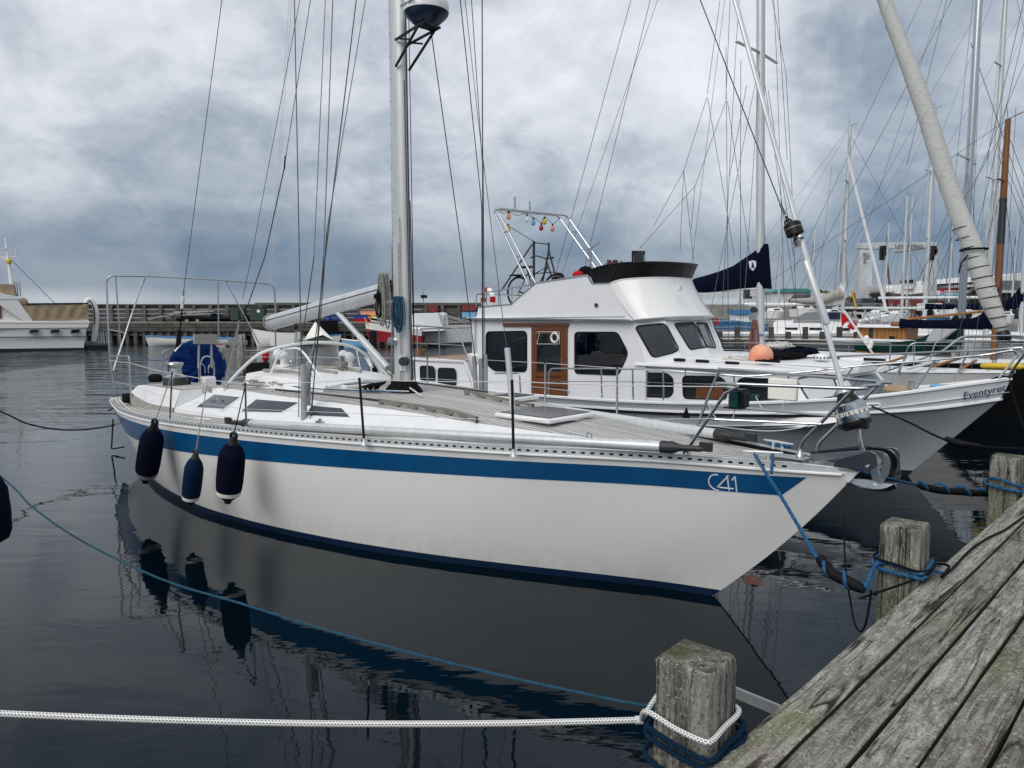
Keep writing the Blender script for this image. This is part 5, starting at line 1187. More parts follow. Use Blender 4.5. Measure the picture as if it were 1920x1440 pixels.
for sgn in (-1, 1):
    mb.tube([(lambda p: V(p.x, sgn*(p.y+.012), p.z))(ehb((i/40)**1.2, 1.02)) for i in range(41)], .026, 6); mb.tube([(lambda p: V(p.x, sgn*(p.y-.0), p.z+.005))(ehb((i/40)**1.2, 2)) for i in range(41)], .028, 6)
mb.build('rub_rail', whitep, tr_)
mb = MB(); mb.tube([(lambda p: V(p.x, -(p.y+.028), p.z-.026))(ehb((i/40), 1.0)) for i in range(6, 41)], .03, 6); mb.build('rubber_strip', rubber, tr_)
MB().grid([[ (lambda p: V(p.x, s_*p.y*.98, p.z-(.35 if q > .15 else .18)))(ehb(q, 2)) for s_ in (-1, -.5, 0, .5, 1)] for q in [i/20 for i in range(21)]], flip=True).build('side_deck', geld, tr_)
# name on both bows
def on_e(q, t_): return ehb(q, t_)
for sgn in (-1,):
    a = E.y(1806, 748, -.30); 
    P0 = ehb(.045, 1.4); 
    s0_ = None
    def eb(u, v):
        y = -.4
        for _ in range(30): p = E.y(u, v, y); y = .5*y-.5*interp(EB, p.x)*.985
        return p
    pa, pb = eb(1806, 748), eb(1880, 733)
    text('name_lettering', 'Eventyret', .138, pa+V(.0, -.03, -.004), pb-pa, (0, 0, 1), navy, tr_, shear=.32, depth=.006)
# ---- raised aft cabin with brown deck
aft = MB(); zt = 1.43
aft.prism([V(-10.9, -1.58, .80), V(-9.0, -1.60, .80), V(-9.35, -1.55, zt), V(-10.95, -1.52, zt)], (0, .04, 0)); aft.prism([V(-10.9, 1.58, .80), V(-9.0, 1.60, .80), V(-9.35, 1.55, zt), V(-10.95, 1.52, zt)], (0, -.04, 0))
aft.prism([V(-10.93, -1.56, .8), V(-10.93, 1.56, .8), V(-10.97, 1.5, zt), V(-10.97, -1.5, zt)], (.03, 0, 0)); aft.prism([V(-9.0, -1.58, .8), V(-9.0, 1.58, .8), V(-9.3, 1.54, zt), V(-9.3, -1.54, zt)], (.03, 0, 0))
af = aft.build('aft_cabin', white_worn, tr_)
MB().box((-10.15, 0, zt-.01), (1.68, 3.14, .03)).build('aft_deck', geld, af)
for j in range(14): MB().box((-10.12, -1.42+j*.218, zt+.018), (1.6, .212, .02)).build('plank', teakb, af)
MB().tube([V(-10.98, -1.54, zt+.01), V(-9.3, -1.57, zt+.01), V(-8.95, -1.63, .95)], .022, 6).build('edge_moulding', whitep, af)
def ewin(q, y, r=.07, gm=glassd, par=tr_, frame=black, sides=(1, -1)):
    P_ = [E.y(u, v, y) for u, v in q]
    for s_ in sides:
        f_ = window(par, [V(p.x, p.y*s_, p.z) for p in P_], (0, -s_, 0), gm, frame, r)
    return P_
ewin([(788, 686), (814, 687), (815, 715), (789, 714)], -1.60); ewin([(822, 690), (854, 691), (855, 722), (822, 721)], -1.60)
rl_ = MB(); ry = -1.5
rl_.tube(fillet([E.y(768, 640, ry), E.y(770, 610, ry), E.y(857, 615, ry), E.y(880, 680, ry), E.y(900, 742, ry)], .12), .017, 8)
rl_.tube([E.y(773, 643, ry), E.y(868, 648, ry)], .011, 6)
for u in (782, 823): rl_.tube([E.y(u, 612, ry), E.y(u+1, 675, ry)], .014, 6)
rl_.tube(fillet([V(-10.9, 1.45, 1.43), V(-10.9, 1.45, 2.1), V(-9.5, 1.45, 2.1), V(-9.2, 1.45, 1.43)], .12), .016, 8).tube([V(-10.9, -1.4, 2.08), V(-10.9, 1.45, 2.1)], .016, 8).tube([V(-10.9, -1.4, 1.75), V(-10.9, 1.45, 1.75)], .011, 6)
for x in (-10.5, -10.1, -9.7): rl_.tube([V(x, 1.45, 1.43), V(x, 1.45, 2.1)], .012, 6)
rl_.build('aft_railing', steel, tr_)
MB().box((-9.22, -1.0, 1.95), (.22, .7, .8)).box((-9.28, -1.0, 1.5), (.34, .8, .2)).build('raft_canister', gel, tr_, bevel=.04)
pot = MB().lathe([(.07, 0), (.12, .1), (.13, .14)], (0, 0, 0), n=12).build('pot', terra); tag(pot, 'small terracotta pot plant on the brown aft deck of the trawler', 'plant'); pot.location = E.w(*E.y(789, 668, -1.0)); pot.location.z = zt+.03
lf = MB(); rnd = random.Random(4)
for i in range(90):
    a = rnd.uniform(0, 6.28); r_ = rnd.uniform(.0, .17); p = V(r_*math.cos(a), r_*math.sin(a), .14+rnd.uniform(0, .14)); d1 = V(rnd.uniform(-1, 1), rnd.uniform(-1, 1), rnd.uniform(-.3, 1)).normalized()*.05; d2 = d1.orthogonal().normalized()*.012
    lf.add([p, p+d1*.5+d2, p+d1, p+d1*.5-d2], [(0, 1, 2, 3)])
lf.build('leaves', plantm, pot, kind='stuff')
# ---- wheelhouse
WY = -1.35
TL = E.y(1185, 607, WY); BL = E.y(1208, 690, WY); ZT, ZB = 2.31, 1.60
T1 = V(-4.83, -1.10, ZT); B1 = V(-4.45, -1.12, ZB); T2 = V(-4.68, -.375, ZT); B2 = V(-4.32, -.375, ZB)
TL = V(-5.30, WY, ZT); BL = V(-5.05, WY, ZB)
mir = lambda p: V(p.x, -.75-p.y, p.z)
mirb = lambda p: V(p.x, -p.y, p.z)
ring_t = [V(-9.22, WY, ZT), TL, T1, T2, mir(T1), mir(TL), mir(V(-9.22, WY, ZT))]
ring_b = [V(-9.32, WY, ZB), BL, B1, B2, mir(B1), mir(BL), mir(V(-9.32, WY, ZB))]
ring_f = [V(p.x, p.y, .62) for p in ring_b]
def tri(u, v, p0, p1, p2):
    a, b_, c_ = [E.w(*p) for p in (p0, p1, p2)]; n_ = (b_-a).cross(c_-a).normalized(); d = ray(u, v); o = V(0, 0, CAMH); t_ = (a-o).dot(n_)/d.dot(n_); return E.loc(o+d*t_)
HOLES = {0: [], 1: [], 2: []}; WIN = []
def plan(k_, P_, n_, r, gm): HOLES[k_].append((rpoly(P_, r), Vector(n_).normalized(), gm))
def fwin(k_, q, f3, r, gm): plan(k_, [tri(u, v, *f3) for u, v in q], (0, 0, 1), r, gm)
def onpl(P_, a, n_): return [p-n_*(p-a).dot(n_) for p in P_]
BLs = V(-5.05, WY, .62)
fwin(1, [(1190, 612), (1249, 607), (1275, 656), (1263, 662), (1224, 671)], (TL, T1, BL), .08, glass_t)
fwin(2, [(1264, 607), (1302, 604), (1326, 650), (1293, 656)], (T1, T2, B2), .05, glass_c)
for q, r in (([(912, 622), (988, 621), (988, 697), (926, 695), (911, 680)], .10), ([(1078, 623), (1158, 623), (1178, 662), (1160, 703), (1078, 700)], .08)): plan(0, [E.y(u, v, WY) for u, v in q], (0, -1, 0), r, glass_t)
facets = [(0, [V(-9.22, WY, ZT), V(-9.35, WY, .62), V(-5.05, WY, .62), BL, TL]), (1, [TL, BL, B1, T1]), (2, [T1, B1, B2, T2])]
wheel = None; wl = MB(); panes = []
for k_, F_ in facets:
    n_ = (F_[1]-F_[0]).cross(F_[2]-F_[0]).normalized(); n_ = n_ if n_.dot(V(.4, -1, 0)) > 0 else -n_
    F_ = onpl(F_, F_[0], n_); H_ = [onpl(h[0], F_[0], n_) for h in HOLES[k_]]
    holed(wl, F_, H_, n_); mn = V(n_.x, -n_.y, n_.z); holed(wl, [mir(p) for p in F_], [[mir(p) for p in h] for h in H_], mn)
    for h, (_, _, gm) in zip(H_, HOLES[k_]): panes += [(h, n_, gm), ([mir(p) for p in h], mn, gm)]
holed(wl, [V(-9.35, WY, .62), mir(V(-9.35, WY, .62)), mir(V(-9.22, WY, ZT)), V(-9.22, WY, ZT)], [], (-1, 0, .08))
wl.box((-4.75, -.375, 1.1), (.7, 1.5, 1.0))
wheel = wl.build('wheelhouse', white_worn, tr_, smooth=False)
for P_, m_, gm in panes:
    f_ = MB().tube([p+m_*.006 for p in P_+[P_[0]]], .013, 6, cap=False).build('window', black, wheel); MB().prism([p-m_*.02 for p in P_], m_*.006).build('pane', gm, f_)
MB().box((-8.55, -.55, 1.45), (1.2, .08, 1.5)).build('view_blocking_panel', dgrey, wheel)  # dark panel added to block the view through, so the aft window reads dark
# what stands inside the wheelhouse
MB().box((-7.0, -.375, .72), (4.3, 1.8, .06)).build('cabin_floor', dgrey, wheel); MB().box((-8.4, .2, 1.1), (1.2, .6, .7)).box((-8.4, .46, 1.55), (1.2, .1, .5)).build('settee', navyf, wheel); MB().box((-4.95, -.45, 1.35), (.45, 1.2, .7)).build('dashboard', dgrey, wheel)
MB().ring((-5.35, -.5, 1.65), .2, .016, (1, 0, .4), 20).build('wheel', black, wheel); MB().box((-5.9, -.5, 1.3), (.4, .45, 1.0)).build('helm_chair', blackf, wheel, bevel=.04); MB().box((-7.0, .3, 1.2), (.9, .5, .9)).build('galley', mahog, wheel)
for i in range(5): MB().tube([E.y(923+i*7, 626, WY+.12), E.y(921+i*7, 692, WY+.12)], .032 if i % 2 else .024, 6, flat=.5).build('curtain', MATS.get('curtain') or mat('curtain', (.16, .26, .34), .8), wheel)
MB().prism([V(-6.4, .52, 1.5), V(-5.7, .52, 1.5), V(-5.8, .52, 2.05), V(-6.3, .52, 2.05)], (0, .02, 0)).build('blue_curtain', bluef, wheel)
# varnished sliding door
dr_ = MB(); dy = WY-.03
def dbox(mb, u0, v0, u1, v1, y, th=.03): 
    return mb.prism([E.y(u0, v0, y), E.y(u1, v0, y), E.y(u1, v1, y), E.y(u0, v1, y)], (0, th, 0))
fr_ = MB(); dbox(fr_, 996, 609, 1006, 745, dy); dbox(fr_, 1051, 609, 1063, 745, dy); dbox(fr_, 996, 609, 1063, 620, dy-.004); dbox(fr_, 942, 606, 1064, 612, dy-.02, .05); door = fr_.build('door', mahog, tr_, bevel=.004)
dbox(MB(), 1005, 619, 1052, 626, dy+.004, .03).build('door_rail', mahog, door); dbox(MB(), 1005, 697, 1052, 745, dy+.004, .03).build('door_panel', mahog, door)
for v in (706, 716, 726): dbox(MB(), 1005, v, 1052, v+1.6, dy-.001, .006).build('panel_groove', black, door)
dbox(MB(), 1005, 626, 1052, 697, dy+.012, .012).build('pane', glassd, door)
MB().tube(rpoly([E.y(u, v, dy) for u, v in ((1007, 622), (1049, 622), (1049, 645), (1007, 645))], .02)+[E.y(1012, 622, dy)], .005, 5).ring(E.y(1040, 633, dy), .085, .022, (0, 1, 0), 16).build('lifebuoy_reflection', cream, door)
MB().tube([E.y(1053, 672, dy-.02), E.y(1053, 682, dy-.02)], .008, 6).build('handle', steel, door)
# roof slab
rf = MB(); RT = [V(-9.35, -1.47, 2.31), V(-5.35, -1.47, 2.31), V(-4.85, -1.1, 2.31), V(-4.7, -.375, 2.31)]; RT = RT+[mir(p) for p in reversed(RT[:-1])]
rf.prism(RT, (0, 0, .035)); rf.build('roof', whitep, tr_, bevel=.01)
MB().tube([V(-9.35, -1.48, 2.325), V(-5.3, -1.48, 2.325)], .016, 6).tube([E.y(905, 597, -1.47), E.y(1172, 594, -1.47)], .010, 6).build('handrail', steel, tr_)
# flybridge side panels
FY = -1.42
side_px = [(893, 602), (897, 576), (958, 571), (1005, 531), (1101, 516), (1110, 532), (1143, 531), (1186, 606)]
for s_ in (1, -1):
    P_ = [E.y(u, v, FY) for u, v in side_px]; P_ = [V(p.x, p.y if s_ > 0 else -.75-p.y, max(p.z, 2.335)) for p in P_]
    o = MB().prism(P_, (0, .035*s_, 0)).build('flybridge_side', white_worn, tr_); MB().tube(P_[1:7], .016, 6).build('edge_moulding', steel, o)
# front cowl: flares down to the visor
top = [E.y(1143, 531, FY), V(-5.55, -1.36, 3.02), V(-5.22, -1.12, 3.05), V(-5.05, -.78, 3.06), V(-5.0, -.375, 3.06)]
bot = [E.y(1188, 607, FY-.04), V(-5.0, -1.40, 2.36), V(-4.74, -1.12, 2.39), V(-4.6, -.75, 2.40), V(-4.55, -.375, 2.40)]
bot[0].z = 2.34
def both(L_): 
    s_ = smooth_path(L_, 5); return s_+[mir(p) for p in reversed(s_[:-1])]
T_, B_ = both(top), both(bot)
midr = [a.lerp(b_, .5)+V(-.025, 0, -.015) for a, b_ in zip(T_, B_)]
cw = MB().grid([T_, [a.lerp(b_, .25)+V(-.02, 0, -.01) for a, b_ in zip(T_, B_)], midr, [a.lerp(b_, .8)+V(-.015, 0, -.01) for a, b_ in zip(T_, B_)], B_, [V(p.x-.10, -.375+(p.y+.375)*.94, 2.335) for p in B_]])
cow = cw.build('flybridge_front', gel, tr_, ang=45); MB().tube(B_, .014, 6).tube(T_, .014, 6).build('edge_moulding', whitep, cow)
# dark wraparound wind deflector
lead = smooth_path([E.y(1112, 533, FY), E.y(1143, 531, FY)], 3)[:-1]
base = lead+T_+[mir(p) for p in reversed(lead)]
def dtop(p): 
    q = V(p.x+.12*max(0, min(1, (p.x+6.2)/1.2)), -.375+(p.y+.375)*1.03, 0); q.z = interp([(-6.7, 3.06), (-6.3, 3.17), (-5.9, 3.27), (-5.4, 3.31), (-4.7, 3.31)], p.x); return q
tp2 = [dtop(p) for p in base]
o = MB().grid([base, tp2]).grid([[p*1 for p in base], [p*1 for p in tp2]], flip=True).build('wind_deflector', navyf if False else black, tr_); MB().tube(tp2, .014, 6).build('edge_moulding', black, o)
MB().prism([E.y(u, v, FY-.01) for u, v in ((1104, 510), (1113, 532), (1145, 530), (1160, 495), (1135, 499))], (0, .02, 0)).build('deflector_wing', black, tr_)
MB().box((-6.1, -.5, 2.75), (.5, .5, .8)).build('helm_seat', navyf, tr_, bevel=.03)
fr2 = MB(); q = [E.y(u, v, -.3) for u, v in ((1186, 472), (1208, 472), (1208, 495), (1186, 495))]; fr2.tube(q+[q[0]], .02, 6).build('seat_back', black, tr_); MB().prism([E.y(u, v, -.29) for u, v in ((1188, 474), (1206, 474), (1206, 495), (1188, 495))], (0, .01, 0)).build('seat_mesh', dgrey, tr_)
MB().box(E.y(1273, 540, -.9), (.07, .09, .09)).box(E.y(1269, 539, -.9), (.03, .04, .05)).build('navigation_light', cream, tr_, bevel=.008)
MB().lathe([(.03, 0), (.035, .03), (.02, .035)], E.y(1119, 572, FY), (0, -1, 0), 12).build('side_lamp', dgrey, tr_)
# flybridge rails aft, lifebuoy
fr_ = MB().tube([E.y(1003, 532, FY), E.y(893, 552, FY)], .014, 6)
for u in (893, 912, 935, 960): fr_.tube([E.y(u, 552-(u-893)*.18, FY), E.y(u, 576-(u-893)*.07, FY)], .011, 6)
fr_.tube([mir(E.y(1003, 532, FY)), mir(E.y(893, 552, FY)), E.y(893, 552, FY)], .014, 6); fr_.build('flybridge_rail', steel, tr_)
lbp = E.y(915, 562, -1.2); lb_ = MB().ring(lbp, .2, .055, (.3, 1, 0), 24, 10).build('lifebuoy', whitep); tag(lift(lb_, E), 'white and red lifebuoy on the aft rail of the flybridge', 'lifebuoy')
for k_ in range(4):
    a = k_*PI/2+.5; MB().ring(lbp, .2, .058, (.3, 1, 0), 4, 10, a, a+.5).build('band', redcl, lb_)
# arch with coloured bulbs
ar = MB(); 
for du in (0, 1):
    nt_ = E.y(924+7*du, 392-2*du, -1.32); nb_ = E.y(994+11*du, 540-8*du, -1.38); ft_ = E.y(1046+17*du, 404, 1.32); fb_ = E.y(1121+12*du, 508-4*du, 1.38)
    ar.tube(fillet([nb_, nt_, ft_, fb_], .16), .021, 8)
for t_ in (.3, .62, .95):
    for a, b_, c_, d_ in ((924, 392, 994, 540),): ar.tube([E.y(a+(c_-a)*t_, b_+(d_-b_)*t_, -1.35), E.y(a+8+(c_-a+3)*t_, b_-2+(d_-b_-6)*t_, -1.35)], .014, 6)
    ar.tube([E.y(1046+75*t_, 404+104*t_, 1.35), E.y(1063+70*t_, 404+100*t_, 1.35)], .014, 6)
ar.build('arch', steel, tr_)
for (u0, v0, v1, y) in ((965, 369, 392, -.6), (993, 377, 394, 0)): MB().tube([E.y(u0, v0, y), E.y(u0+1, v1, y)], .018, 6).build('antenna', galv, tr_)
ls = MB(); bulbs = [(954, 396, 404, orange), (953, 420, 427, yellow), (988, 402, 410, whitep), (1000, 408, 417, lblue), (1015, 418, 426, red), (1021, 407, 414, yellow), (1036, 420, 428, orange)]
sp = [(930, 394), (945, 400), (954, 398), (970, 404), (988, 400), (1000, 408), (1015, 418), (1021, 405), (1036, 420), (1052, 408)]
yy = lambda u: -1.3+2.6*(u-927)/130
lsr = fthing(E, 'light_string', 'string of coloured bulb lamps hanging under the steel arch', 'light string')
MB().tube([E.y(u, v, yy(u)) for u, v in sp], .006, 5).build('wire', rope_k, lsr)
for u, v0, v1, m_ in bulbs:
    p = E.y(u, v0, yy(u)); b_ = MB().lathe([(.02, 0), (.02, -.04)], p, n=8).build('bulb_socket', black, lsr); MB().lathe([(.02, -.04), (.05, -.10), (.048, -.14), (.015, -.17)], p, n=12).build('bulb', m_, b_)
# bicycle on the flybridge deck
bk = fthing(E, 'bicycle', 'black bicycle standing on the flybridge deck behind the arch leg', 'bicycle')
by = .1; rw = E.y(973, 548, by); fw_ = rw+V(1.06, 0, .02); wr = .335
for c_, nm in ((rw, 'wheel'), (fw_, 'wheel')):
    w_ = MB().ring(c_, wr, .022, (0, 1, 0), 30, 8).build('wheel', rubber, bk); MB().ring(c_, wr-.03, .008, (0, 1, 0), 30, 6).build('rim', galv, w_)
    sp_ = MB()
    for k_ in range(14): a = 2*PI*k_/14; sp_.tube([c_+V(0, .02*(-1)**k_, 0), c_+V(math.cos(a)*(wr-.03), 0, math.sin(a)*(wr-.03))], .002, 3, cap=False)
    sp_.lathe([(.025, -.04), (.025, .04)], c_, (0, 1, 0), 8).build('spokes', galv, w_, kind='stuff')
    MB().ring(c_, wr+.035, .02, (0, 1, 0), 14, 6, .6, 2.9).build('mudguard', black, bk)
bb = rw+V(.45, 0, -.05); st_ = rw+V(.27, 0, .42); hd = fw_+V(-.22, 0, .52)
f_ = MB().tube([rw, bb, hd, st_+V(.03, 0, -.1)], .017, 6).tube([rw, st_], .011, 6).tube([bb, st_+V(-.03, 0, .08)], .017, 6).tube([fw_, fw_+V(-.05, 0, .12), hd, hd+V(-.05, 0, .12)], .016, 6).build('frame', black, bk)
MB().box(st_+V(-.05, 0, .12), (.27, .14, .05)).build('saddle', black, bk, bevel=.02)
hb2 = hd+V(-.06, 0, .16); MB().tube(smooth_path([hb2+V(-.15, -.33, .0), hb2+V(-.02, -.28, .04), hb2, hb2+V(-.02, .28, .04), hb2+V(-.15, .33, .0)], 4), .014, 6).tube([hd, hb2], .014, 6).build('handlebar', black, bk)
MB().lathe([(.1, -.01), (.1, .01)], bb, (0, 1, 0), 16).tube([bb, bb+V(.1, -.06, -.14), bb+V(.1, -.15, -.14)], .01, 5).tube([bb, bb+V(-.1, .06, .14), bb+V(-.1, .15, .14)], .01, 5).build('crank', black, bk)
MB().tube([rw+V(-.2, -.05, .36), rw+V(.2, -.05, .37)], .01, 5).tube([rw+V(-.2, .05, .36), rw+V(.2, .05, .37)], .01, 5).box(rw+V(-.1, 0, .38), (.3, .12, .02)).build('luggage_rack', black, bk)
# black davit frame behind it
dv = MB(); dvp = lambda u, v, y=.9: E.y(u, v, y)
dv.tube([dvp(1001, 452), dvp(1001, 535)], .03, 6).tube([dvp(1001, 455), dvp(1030, 458)], .012, 6).tube([dvp(1029, 455), dvp(1029, 470), dvp(1015, 540)], .022, 6).tube([dvp(998, 458), dvp(940, 545)], .02, 6).tube([dvp(1029, 470), dvp(1045, 530)], .02, 6).tube([dvp(1003, 513), dvp(1040, 510)], .012, 6)
dv.tube([dvp(1000, 452), E.y(955, 425, -.8)], .008, 5); dv.build('davit', dgrey, tr_)
MB().ball(E.y(1046, 519, .5), .12, 10, (1.3, 1, .8)).ball(E.y(1098, 510, .4), .16, 10, (1, 1, .8)).build('stowed_bag', blackf, tr_); MB().ball(E.y(1084, 515, .2), .12, 10, (1, 1, .7)).build('stowed_buoy', redcl, tr_)
MB().tube([E.y(1107, 505, .8), E.y(1107, 466, .8), E.y(1124, 454, .8)], .03, 6).build('lamp_post', galv, tr_)
fl = MB(); rnd = random.Random(9)
for i in range(60):
    p = E.y(rnd.uniform(1138, 1163), rnd.uniform(491, 499), .0); d1 = V(rnd.uniform(-1, 1), rnd.uniform(-1, 1), rnd.uniform(-.2, 1)).normalized()*.07; d2 = d1.orthogonal().normalized()*.02
    fl.add([p, p+d1*.5+d2, p+d1, p+d1*.5-d2], [(0, 1, 2, 3)])
fo = fl.build('potted_flowers', mat('flower', (.16, .03, .06), .7)); tag(lift(fo, E), 'dark red flowers growing behind the black wind deflector', 'flowers')
# ---- forward coachroof
cy = 1.27; FR = [(-5.05, cy, 1.60), (-3.4, cy, 1.61), (-2.55, 1.16, 1.62), (-2.0, .82, 1.60)]
fc = MB(); fb_ = [V(-5.2, -cy-.03, .62), V(-3.4, -cy-.03, .62), V(-2.3, -1.22, .78), V(-1.60, -.88, .95)]; ft_ = [V(-5.2, -cy, 1.60), V(-3.4, -cy, 1.61), V(-2.75, -1.12, 1.61), V(-2.05, -.74, 1.59)]
fc.grid([[*ft_, *[mirb(p) for p in reversed(ft_)]], [*fb_, *[mirb(p) for p in reversed(fb_)]]])
fore = fc.build('fore_cabin', white_worn, tr_, ang=25)
rr = MB(); rows = []
for x, hw, z in ((-5.25, 1.36, 1.60), (-4.2, 1.36, 1.61), (-3.3, 1.35, 1.61), (-2.65, 1.2, 1.61), (-2.0, .82, 1.59), (-1.92, .3, 1.59)):
    rows.append([V(x, hw*s_, z-.05) for s_ in (-1,)]+[V(x, hw*s_, z+.13*(1-s_*s_)*(1 if x < -3 else .8)) for s_ in (-1, -.8, -.5, -.2, 0, .2, .5, .8, 1)]+[V(x, hw, z-.05)])
rr.grid(rows, flip=False); rr.f.append(tuple(range(11))); rr.f.append(tuple(range(55, 66))[::-1])
rr.build('cabin_roof', geld, fore, bevel=.012)
ewin([(1190, 704), (1200, 699), (1250, 700), (1262, 709), (1262, 738), (1254, 745), (1188, 743), (1184, 728)], -cy-.012, .05, glassd, fore)
ewin([(1280, 705), (1350, 706), (1363, 718), (1363, 749), (1282, 747)], -cy-.012, .08, glassd, fore)
ewin([(1384, 713), (1394, 709), (1470, 712), (1481, 722), (1481, 752), (1384, 752)], -cy-.012, .07, glassd, fore)
dbox(MB(), 1305, 727, 1357, 748, -cy-.028, .004).build('wooden_panel', mahog, fore); MB().ball(E.y(1415, 745, -cy-.03), .07, 10, (1.2, .1, .8)).build('bottle', greenglass, fore)
f3 = (ft_[1], fb_[1], fb_[2]); f4 = (ft_[2], fb_[2], fb_[3])
def fcwin(q, f3_, gm, r=.06):
    P_ = [tri(u, v, *f3_) for u, v in q]; n_ = (f3_[1]-f3_[0]).cross(f3_[2]-f3_[0]).normalized(); n_ = n_ if n_.y < 0 else -n_
    window(fore, P_, n_, gm, black, r); window(fore, [mirb(p) for p in P_], (n_.x, -n_.y, n_.z), gm, black, r)
ff = (V(-2.75, -1.12, 1.61), V(-2.3, -1.22, .78), V(-1.60, -.88, .95))
fcwin([(1492, 711), (1545, 701), (1562, 707), (1575, 742), (1517, 752)], ff, glassl)
MB().prism([V(-2.02, -.62, 1.52), V(-2.02, .62, 1.52), V(-1.74, .68, 1.16), V(-1.74, -.68, 1.16)], (.012, 0, .006)).build('front_window', glassb, fore)
MB().tube([E.y(1232, 668, -1.15), E.y(1580, 690, -1.15)], .014, 6).tube([E.y(1190, 684, -1.38), E.y(1400, 694, -1.38)], .016, 6).build('roof_rail', whitep, fore)
for u in (1273, 1317, 1373): MB().box(E.y(u, 675+(u-1273)*.06, -1.15), (.22, .05, .05)).build('rail_pad', black, fore)
tag(lift(MB().ball(E.y(1258, 670, -1.1), .10, 10, (1.5, .8, .7)).build('fabric_bag', bluef), E), 'small bright blue and black bag on the trawler side deck under the windscreen', 'bag')
# things lying on the fore cabin roof
bc = E.y(1427, 668, -.75); bu_ = MB().ball(bc, .192, 24).build('round_buoy', orange); tag(lift(bu_, E), 'round faded orange buoy resting on the trawler cabin roof beside the white rope', 'buoy'); MB().lathe([(.05, 0), (.03, .05), (.03, .07)], bc+V(-.10, .0, -.17), (-.6, 0, -.8), 10).build('eye', black, bu_)
def heap(cu, cv, y, w_, h, n_, r, m_, name, label, cat, seed, dep=.4):
    mb = MB(); rnd = random.Random(seed); c_ = E.y(cu, cv, y)
    for i in range(n_):
        pts = []; a0 = rnd.uniform(0, 6.28); rr_ = rnd.uniform(.4, 1)
        for k_ in range(9):
            a = a0+k_*PI/4; pts.append(c_+V(math.cos(a)*w_*rr_*rnd.uniform(.8, 1.1), math.sin(a)*dep*rr_, h*rnd.uniform(-.1, 1)*(1.15-rr_*.7)))
        mb.tube(smooth_path(pts, 3), r, 5)
    return tag(lift(mb.build(name, m_), E), label, cat)
heap(1385, 676, -.8, .24, .10, 12, .012, rope_w, 'rope_heap', 'heap of coiled off-white rope on the trawler roof aft of the orange buoy', 'rope', 1, .3)
heap(1470, 668, -.2, .34, .12, 26, .02, blackf, 'fishing_net', 'heap of black netting on the trawler roof forward of the orange buoy', 'net', 2, .5)
heap(1500, 662, .1, .26, .12, 16, .02, navyf, 'folded_cover', 'crumpled navy blue cover on the trawler roof beside the black netting', 'cover', 5, .4)
heap(1462, 650, .5, .25, .10, 8, .012, rope_w, 'rope_heap', 'coil of white rope behind the black netting on the trawler roof', 'rope', 3, .3)
heap(1440, 680, -.9, .22, .05, 10, .02, blackf, 'black_cloth', 'black cloth spread under the orange buoy', 'cloth', 7, .2)
vm = E.y(1541, 668, -.35); v_ = MB().lathe([(.11, -.05), (.12, -.02), (.12, .0), (.10, .03), (.04, .045)], vm, n=20).build('roof_vent', gel, fore)
for k_ in range(14): a = 2*PI*k_/14; MB().box(vm+V(math.cos(a)*.116, math.sin(a)*.116, -.018), (.012, .02, .03), rz=a).build('vent_slot', black, v_)
# ---- rails round the bow
r1 = MB()
def esh(u, v, s_=-1):
    y = s_*1.0
    for _ in range(40): p = E.y(u, v, y); y = .5*y+.5*s_*(max(.12, interp(EB, min(0, p.x))-.06))
    return p
near = [esh(1028, 744), esh(1029, 691), esh(1140, 691), esh(1240, 693), esh(1400, 706), esh(1500, 698), esh(1600, 687), esh(1750, 675), esh(1850, 665)]
near = [V(p.x, p.y, p.z) for p in near]+[E.y(1900, 656, -.12), E.y(1908, 665, -.08), E.y(1873, 709, -.25)]
r1.tube(fillet(near, .12), .0165, 8)
farr = [esh(1600, 667, 1), esh(1758, 660, 1), esh(1870, 655, 1)]
r1.tube([V(-9, 1.78, 1.52), V(-6, 1.8, 1.53), V(-3.5, 1.55, 1.62)]+[farr[0]+V(0, 0, 0)]+farr[1:]+[E.y(1917, 652, .14), E.y(1922, 662, .1), E.y(1887, 709, .2)], .0165, 8)
for u0, v0, u1, v1 in ((1127, 691, 1129, 746), (1186, 691, 1188, 780), (1243, 693, 1244, 754), (1376, 704, 1377, 720), (1753, 676, 1715, 733), (1600, 687, 1560, 748), (1480, 700, 1470, 752)): r1.tube([esh(u0, v0), esh(u1, v1)], .014, 6)
for u0, v0, u1, v1 in ((1703, 664, 1672, 716), (1816, 658, 1790, 712)): r1.tube([esh(u0, v0, 1), esh(u1, v1, 1)], .014, 6)
r1.tube([esh(1029, 715), esh(1186, 716), esh(1400, 722)], .006, 6)
r1.build('bow_rail', steel, tr_)
MB().tube(fillet([esh(928, 700), esh(974, 700), esh(976, 738)], .08), .015, 8).build('side_rail', steel, tr_)
MB().tube([esh(1064, 744), esh(1030, 744)], .02, 6).box(esh(1062, 735), (.1, .06, .06)).build('fairlead', steel, tr_)
MB().tube([esh(1285, 692), esh(1284, 745)], .006, 5).lathe([(.01, 0), (.07, -.16)], E.y(1287, 764, -2.0), n=4).build('sinker_line', rope_k, tr_)
MB().tube(rpoly([eb(1625, 757), eb(1650, 757), eb(1650, 763), eb(1625, 763)], .03)+[eb(1630, 757)], .014, 6).build('hawse_rim', whitep, tr_)
MB().ball(E.y(1683, 731, .1), .16, 12, (1.4, 1, .5)).build('canvas_bundle', tanf, tr_); MB().ring(E.y(1764, 725, .0), .12, .03, (0, 0, 1), 18).build('blue_bucket', lblue, tr_); MB().lathe([(.05, 0), (.05, .1), (.08, .12)], E.y(1710, 728, 0), n=10).build('windlass', galv, tr_)
MB().tube([E.y(1860, 712, .15), E.y(1875, 706, .0), E.y(1895, 708, -.05)], .02, 8).build('stem_fitting', rubber, tr_)
